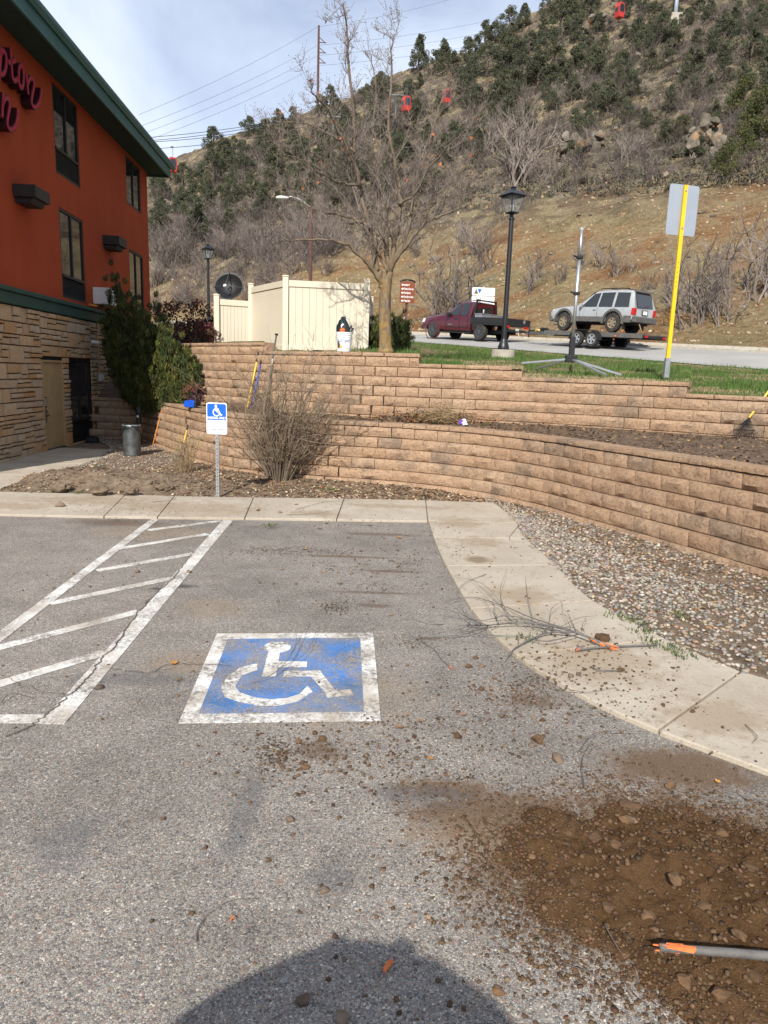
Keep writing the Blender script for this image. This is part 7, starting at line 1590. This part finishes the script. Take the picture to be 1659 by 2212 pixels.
# weeds
L_ = []
for px, py in ((583, 1133), (1135, 1345 + 30), (1380, 1340), (1470, 1325), (1385, 1360), (1180, 1100), (1250, 1110), (1160, 1085), (1290, 1130), (700, 1058), (720, 1056), (1410, 1385), (1440, 1395), (1470, 1410), (1345, 1330), (1530, 1265), (1650, 1260), (165, 1040), (215, 1005), (170, 1062), (1540, 940), (1050, 915)):
    q = atz(px, py, 1.1 if py < 950 else .05)
    for _ in range(55): L_.append((q.x + rd.gauss(0, .05), q.y + rd.gauss(0, .05), q.z - .015))
n = len(L_); h = RNG.uniform(.015, .042, n); o = link('weeds', bulk('weeds', TRI, TRIF, np.array(L_), rand_rot(n, 1.0), np.stack([h * .35, h, h], 1), pick([(.085, .115, .035), (.11, .13, .045), (.07, .095, .03)], n), M['grass'])); tag(o, 'small green weeds sprouting in the bed', 'weeds', kind='stuff')
# fallen leaves
lm = MB(); lm.add([(-.5, 0, .06), (-.25, -.28, .0), (.05, -.32, .08), (.3, -.16, .02), (.55, 0, .12), (.3, .18, .0), (0, .34, .06), (-.3, .26, .03), (0, 0, -.01)], [(8, i, (i + 1) % 8) for i in range(8)]); lf = [lm.mesh('fallen_leaf', mat(f'dry_leaf_{k}', c, .8, var=.2, scale=30)) for k, c in enumerate(((.50, .24, .06), (.33, .17, .08), (.24, .13, .07), (.42, .27, .13)))]
for k, (px, py, w) in enumerate(((376, 1433, 22), (503, 1985, 14), (890, 2005, 10), (925, 1985, 12), (862, 1162, 14), (880, 1545, 12), (862, 1572, 20), (660, 1186, 14), (930, 1640, 16), (905, 1558, 14), (780, 1190, 12), (955, 1162, 12), (610, 1230, 10), (1060, 1490, 14), (800, 1135, 12), (640, 1090, 12), (560, 1100, 10), (1000, 1545, 14), (1130, 1165, 10), (1240, 1240, 10), (1120, 1300, 10), (705, 1130, 12), (690, 1142, 12), (250, 1120, 10), (1550, 1690, 14))):
    z = WALK_Z if (py < 1122 or (px > 1040 and py < 1340 and px > 930 + (py - 1130) * .5)) else .006; p = atz(px, py, z); s = w / FPX * (p - EYEP).length; o = link('fallen_leaf', lf[k % 4] if k else lf[0], None, loc=(p.x, p.y, z + .006), rz=rd.uniform(0, 6.28), scale=s); tag(o, 'yellow-orange dry leaf lying alone beside the blue emblem' if k == 0 else 'dry brown leaf fallen on the pavement', 'leaf', None if k == 0 else 'dry leaves on the pavement')
# branches and twigs
def branch(name, label, runs, mt='fresh_bark', ends=(), group=None, cat='branch'):
    """runs: (points as (px, py, z), radius start, radius end); first run is the main stem"""
    P0 = atz(*runs[0][0][0][:2], runs[0][0][0][2]); e = empty(name, P0); tag(e, label, cat, group)
    for i, (pts, r0, r1) in enumerate(runs):
        Q = smoothpath([tuple(atz(x, y, z) - P0) for x, y, z in pts], 6); n = len(Q); g = MB(); g.tube(Q, [r0 + (r1 - r0) * k / (n - 1) for k in range(n)], 6 if r0 > .006 else 4); g.build('stem' if i == 0 else 'twig', M[mt], e, smooth=True)
    for (x, y, z, x2, y2, z2, r) in ends:
        a = atz(x, y, z) - P0; b_ = atz(x2, y2, z2) - P0; g = MB(); n = 6
        for k in range(n): o_ = Vector((rd.gauss(0, r * .5), rd.gauss(0, r * .5), rd.gauss(0, r * .4))); g.tube([a + o_ * .6, a.lerp(b_, rd.uniform(.6, 1.0)) + o_], [r * .6, r * .15], 5)
        g.build('broken_end', M['cut_wood'], e)
    return e
W_ = WALK_Z
def rtw(x0, y0, z0, dx, dy, n=4, zz=.05): return [(x0 + dx * k / n + rd.gauss(0, 3), y0 + dy * k / n + rd.gauss(0, 3), max(.012, z0 + (zz if 0 < k < n else 0) * rd.random())) for k in range(n + 1)]
main = [(1318, 1398, W_ + .03), (1285, 1382, W_ + .05), (1240, 1365, W_ + .06), (1180, 1350, W_ + .06), (1120, 1345, W_ + .05), (1060, 1350, W_ + .03), (1010, 1352, .02)]
runs = [(main, .011, .004), ([(1240, 1365, .09), (1180, 1368, .06), (1120, 1395, .05), (1092, 1422, .03)], .008, .003), ([(1230, 1360, .09), (1150, 1335, .09), (1090, 1310, .06), (1020, 1290, .05), (960, 1300, .03)], .005, .002), ([(1180, 1350, .09), (1100, 1330, .10), (1040, 1340, .05), (950, 1330, .03)], .005, .0015), ([(1120, 1345, .08), (1060, 1290, .12), (1010, 1240, .08)], .004, .0015), ([(1100, 1335, .08), (1080, 1280, .13), (1095, 1230, .09)], .003, .001), ([(1150, 1335, .08), (1140, 1290, .12), (1135, 1245, .08)], .003, .001), ([(1200, 1360, .08), (1250, 1335, .10), (1290, 1330, .06)], .003, .001), ([(1060, 1350, .05), (1000, 1370, .04), (930, 1375, .02), (870, 1385, .02)], .004, .0015), ([(1250, 1370, .08), (1180, 1385, .08), (1130, 1375, .06), (1060, 1372, .04), (985, 1360, .03)], .005, .002), ([(1090, 1310, .08), (1040, 1260, .10), (980, 1245, .05)], .003, .001), ([(1185, 1350, .08), (1195, 1310, .12), (1240, 1290, .07)], .003, .001)]
for k in range(26):
    x0, y0, z0 = main[rd.randint(2, 6)]; x0 += rd.uniform(-60, 20); runs.append((rtw(x0, y0, .05, rd.uniform(-120, 10), rd.uniform(-75, 28), 4, .07), .0028, .0009))
branch('fallen_branch', 'grey twiggy branch with splintered orange end lying across the walkway', runs, ends=[(1298, 1390, W_ + .04, 1340, 1403, W_ + .02, .016), (1275, 1378, W_ + .05, 1290, 1388, W_ + .04, .012)])
branch('fallen_stick', 'straight dark stick lying on the walkway beside the splintered branch', [([(1245, 1404, W_ + .02), (1300, 1398, W_ + .02), (1420, 1393, W_ + .015)], .009, .006), ([(1245, 1404, W_ + .02), (1252, 1398, W_ + .03), (1262, 1396, W_ + .03)], .012, .006)], ends=[(1253, 1402, W_ + .02, 1243, 1407, W_ + .02, .010)])
branch('fallen_twig', 'thin reddish branched twig lying over the blue emblem', [([(540, 1475, .02), (590, 1455, .04), (625, 1420, .06), (650, 1375, .05), (668, 1340, .02)], .0035, .0012), ([(600, 1445, .04), (660, 1410, .05), (690, 1350, .02)], .0022, .001), ([(625, 1420, .05), (640, 1385, .06), (635, 1345, .03)], .002, .001)], mt='twig')
branch('cut_stick', 'thick grey stick with orange split tip lying on the soil pile', [([(1425, 2046, .13), (1500, 2052, .125), (1580, 2058, .12), (1700, 2068, .11), (1850, 2080, .10)], .013, .016)], ends=[(1470, 2048, .13, 1412, 2040, .132, .013), (1500, 2055, .135, 1440, 2046, .14, .012)])
branch('fallen_twig', 'curved dark wisp of twig on the bare asphalt', [([(425, 2032, .006), (428, 2005, .008), (455, 1970, .012), (500, 1945, .012), (560, 1941, .006)], .0022, .0008)], mt='dark_twig')
branch('fallen_twig', 'pale forked twig at the lower edge of the soil pile', [([(1217, 2058, .012), (1245, 2080, .02), (1270, 2098, .02), (1290, 2112, .015)], .0022, .0018), ([(1212, 2078, .01), (1250, 2092, .02), (1275, 2100, .02)], .0018, .0012)], mt='grey_twig')
branch('fallen_twig', 'long thin twig lying left of the soil pile', [([(830, 1757, .008), (900, 1752, .012), (965, 1748, .012), (1010, 1742, .008)], .002, .001)], mt='dark_twig')
branch('fallen_twig', 'orange-tipped twig lying between the emblem and the walkway', [([(975, 1442, .012), (955, 1425, .02), (935, 1400, .025), (905, 1385, .02), (870, 1388, .012)], .0035, .0012), ([(935, 1400, .02), (900, 1378, .03), (880, 1372, .015)], .002, .001)], ends=[(970, 1438, .014, 980, 1447, .012, .004)])
branch('fallen_twig', 'short bent twig on the walkway below the splintered branch', [([(1275, 1440, W_ + .012), (1300, 1448, W_ + .02), (1345, 1448, W_ + .012)], .005, .003)])
for k, pts in enumerate((((1610, 1565), (1635, 1590), (1625, 1605)), ((1250, 1622), (1290, 1582), (1400, 1580)), ((640, 1100), (700, 1085), (770, 1078)), ((620, 1112), (690, 1108), (760, 1092)), ((800, 1235), (850, 1230), (900, 1228)), ((0, 1520), (25, 1498), (75, 1508)), ((1262, 1700), (1258, 1640), (1285, 1590)), ((1120, 1135), (1100, 1165), (1140, 1170)), ((1230, 1490), (1270, 1495), (1330, 1485)), ((590, 1190), (650, 1180), (700, 1195)), ((840, 1210), (880, 1218), (910, 1212)), ((330, 1085), (380, 1078), (350, 1068)), ((1050, 1240), (1000, 1262), (980, 1300)), ((1305, 1995), (1330, 2040), (1350, 2070)), ((1420, 1910), (1470, 1915), (1510, 1912)))):
    z = .05 if 1300 < pts[0][0] < 1600 and pts[0][1] > 1800 else (.012 if pts[0][1] > 1125 and pts[0][0] < 1000 else W_ + .008); branch('fallen_twig', 'thin bare twig scattered on lot or walkway', [([(*p, z + (.012 if i == 1 else 0)) for i, p in enumerate(pts)], .0028, .001)], mt='dark_twig', group='twigs scattered over the pavement')
# wood chips, orange
for px, py, w in ((838, 2085, 32), (1335, 1398, 10), (500, 1985, 10)):
    p = atz(px, py, .012); s = w / FPX * (p - EYEP).length; g = MB(); g.prism([(-.5, -.12), (.4, -.16), (.5, .05), (.1, .16), (-.45, .12)], -.08, .08, lambda a, b_, d: (a * s, b_ * s, d * s)); o = g.build('wood_chip', M['cut_wood'], loc=(p.x, p.y, .012), rot=(.15, .1, 1.1), bevel=.002); tag(o, 'orange splinter of fresh wood lying in the photographer shadow' if w > 20 else 'small orange wood splinter on the pavement', 'wood chip', None if w > 20 else 'small orange splinters')
# brush heap on the terrace
p = Vector((*az_pt(958, 12.35), 1.07)); bh_ = empty('brush_heap', p); tag(bh_, 'heap of dead stalks and leaves piled on the terrace against the upper wall', 'brush heap'); g = MB()
for _ in range(330):
    a = rd.uniform(0, 6.28); c = Vector((rd.gauss(0, .20), rd.gauss(0, .10), abs(rd.gauss(0, .11)) + .01)); d_ = Vector((rd.gauss(0, 1), rd.gauss(0, .4), rd.gauss(0, .35))).normalized() * rd.uniform(.08, .26); g.tube([c - d_, c + Vector((0, 0, .02)), c + d_], [.004, .004, .0015], 3, cap=False)
tag(g.build('stalks', M['tan_twig'], bh_), kind='stuff'); L_ = [(rd.gauss(-.25, .45), rd.gauss(.02, .10), abs(rd.gauss(0, .08)) + .02) for _ in range(1300)]; n = len(L_)
o = link('dead_leaves', bulk('dead_leaves', CHIP, CHIPF, np.array(L_), rand_rot(n), np.full((n, 3), .036), pick([(.12, .07, .04), (.09, .055, .035), (.17, .10, .055), (.24, .14, .07), (.40, .18, .06), (.07, .045, .03)], n), M['litter']), bh_); tag(o, kind='stuff')
p = Vector((*az_pt(872, 12.4), 1.10)); g = MB(); g.tube([(0, 0, .10), (.25, -.02, .12), (.62, -.05, .02)], .012, 6); o = g.build('grey_stick', M['grey_handle'], loc=p); tag(o, 'smooth grey stick lying in the brush on the terrace', 'stick')
g = MB(); g.blob((0, 0, 0), (.55, .18, .10), 3, 2, .3); o = g.build('leaf_mound', M['terrace_soil'], loc=Vector((*az_pt(868, 12.45), 1.05)), smooth=True); tag(o, 'low mound of dark leaf mould on the terrace left of the brush heap', 'mound')
# upturned sod clumps on the dirt mound by the hotel walk
for k, (px, py, s) in enumerate(((130, 1045, .16), (190, 1038, .20), (245, 1035, .24), (310, 1040, .18), (215, 1052, .14), (280, 1052, .13), (355, 1045, .14))):
    q = atz(px, py, .15); g = MB(); V, Fc = ICO[3]; g.add([Vector(v) * (1 + .35 * mnoise.noise(Vector(v) * 2 + Vector((k * 7, 0, 0))) + .16 * mnoise.noise(Vector(v) * 6)) for v in V], Fc); o = g.build('sod_clump', M['bed_soil'], loc=(q.x, q.y, .10), scale=(s * .95, s * .7, s * .42), smooth=True); tag(o, 'upturned dark clump of sod on the dirt mound by the hotel walk', 'sod clump', 'sod clumps on the dirt mound')

# bits of bark, leaf and soil raked together on the far stall and walkway
L_ = []
for px, py, sx, sy, k in ((640, 1192, 75, 6, 420), (560, 1188, 30, 5, 160), (720, 1312, 26, 9, 220), (880, 1218, 22, 7, 120), (730, 1135, 60, 8, 200), (260, 1105, 80, 14, 420), (300, 1125, 60, 10, 160), (900, 1385, 30, 8, 80), (600, 1630, 30, 22, 260), (1140, 1490, 45, 22, 260), (810, 1270, 30, 6, 80), (830, 1560, 50, 8, 90), (700, 1100, 140, 10, 200), (990, 1190, 18, 6, 40), (1010, 1560, 90, 40, 200), (960, 1700, 80, 40, 260)):
    for _ in range(k):
        x, y = rd.gauss(px, sx), rd.gauss(py, sy); q = atz(x, y, 0); s_in = SIP.p[np.argmin(np.abs(SIP.p[:, 1] - q.y))][0]; L_.append((q.x, q.y, WALK_Z if (q.y > 8.7 or q.x > s_in) else .002))
litter('stall_litter', L_, .003, .015, [(.085, .053, .032), (.12, .075, .043), (.065, .043, .03), (.16, .10, .058)], 'raked bits of bark, leaf and soil on the stall')
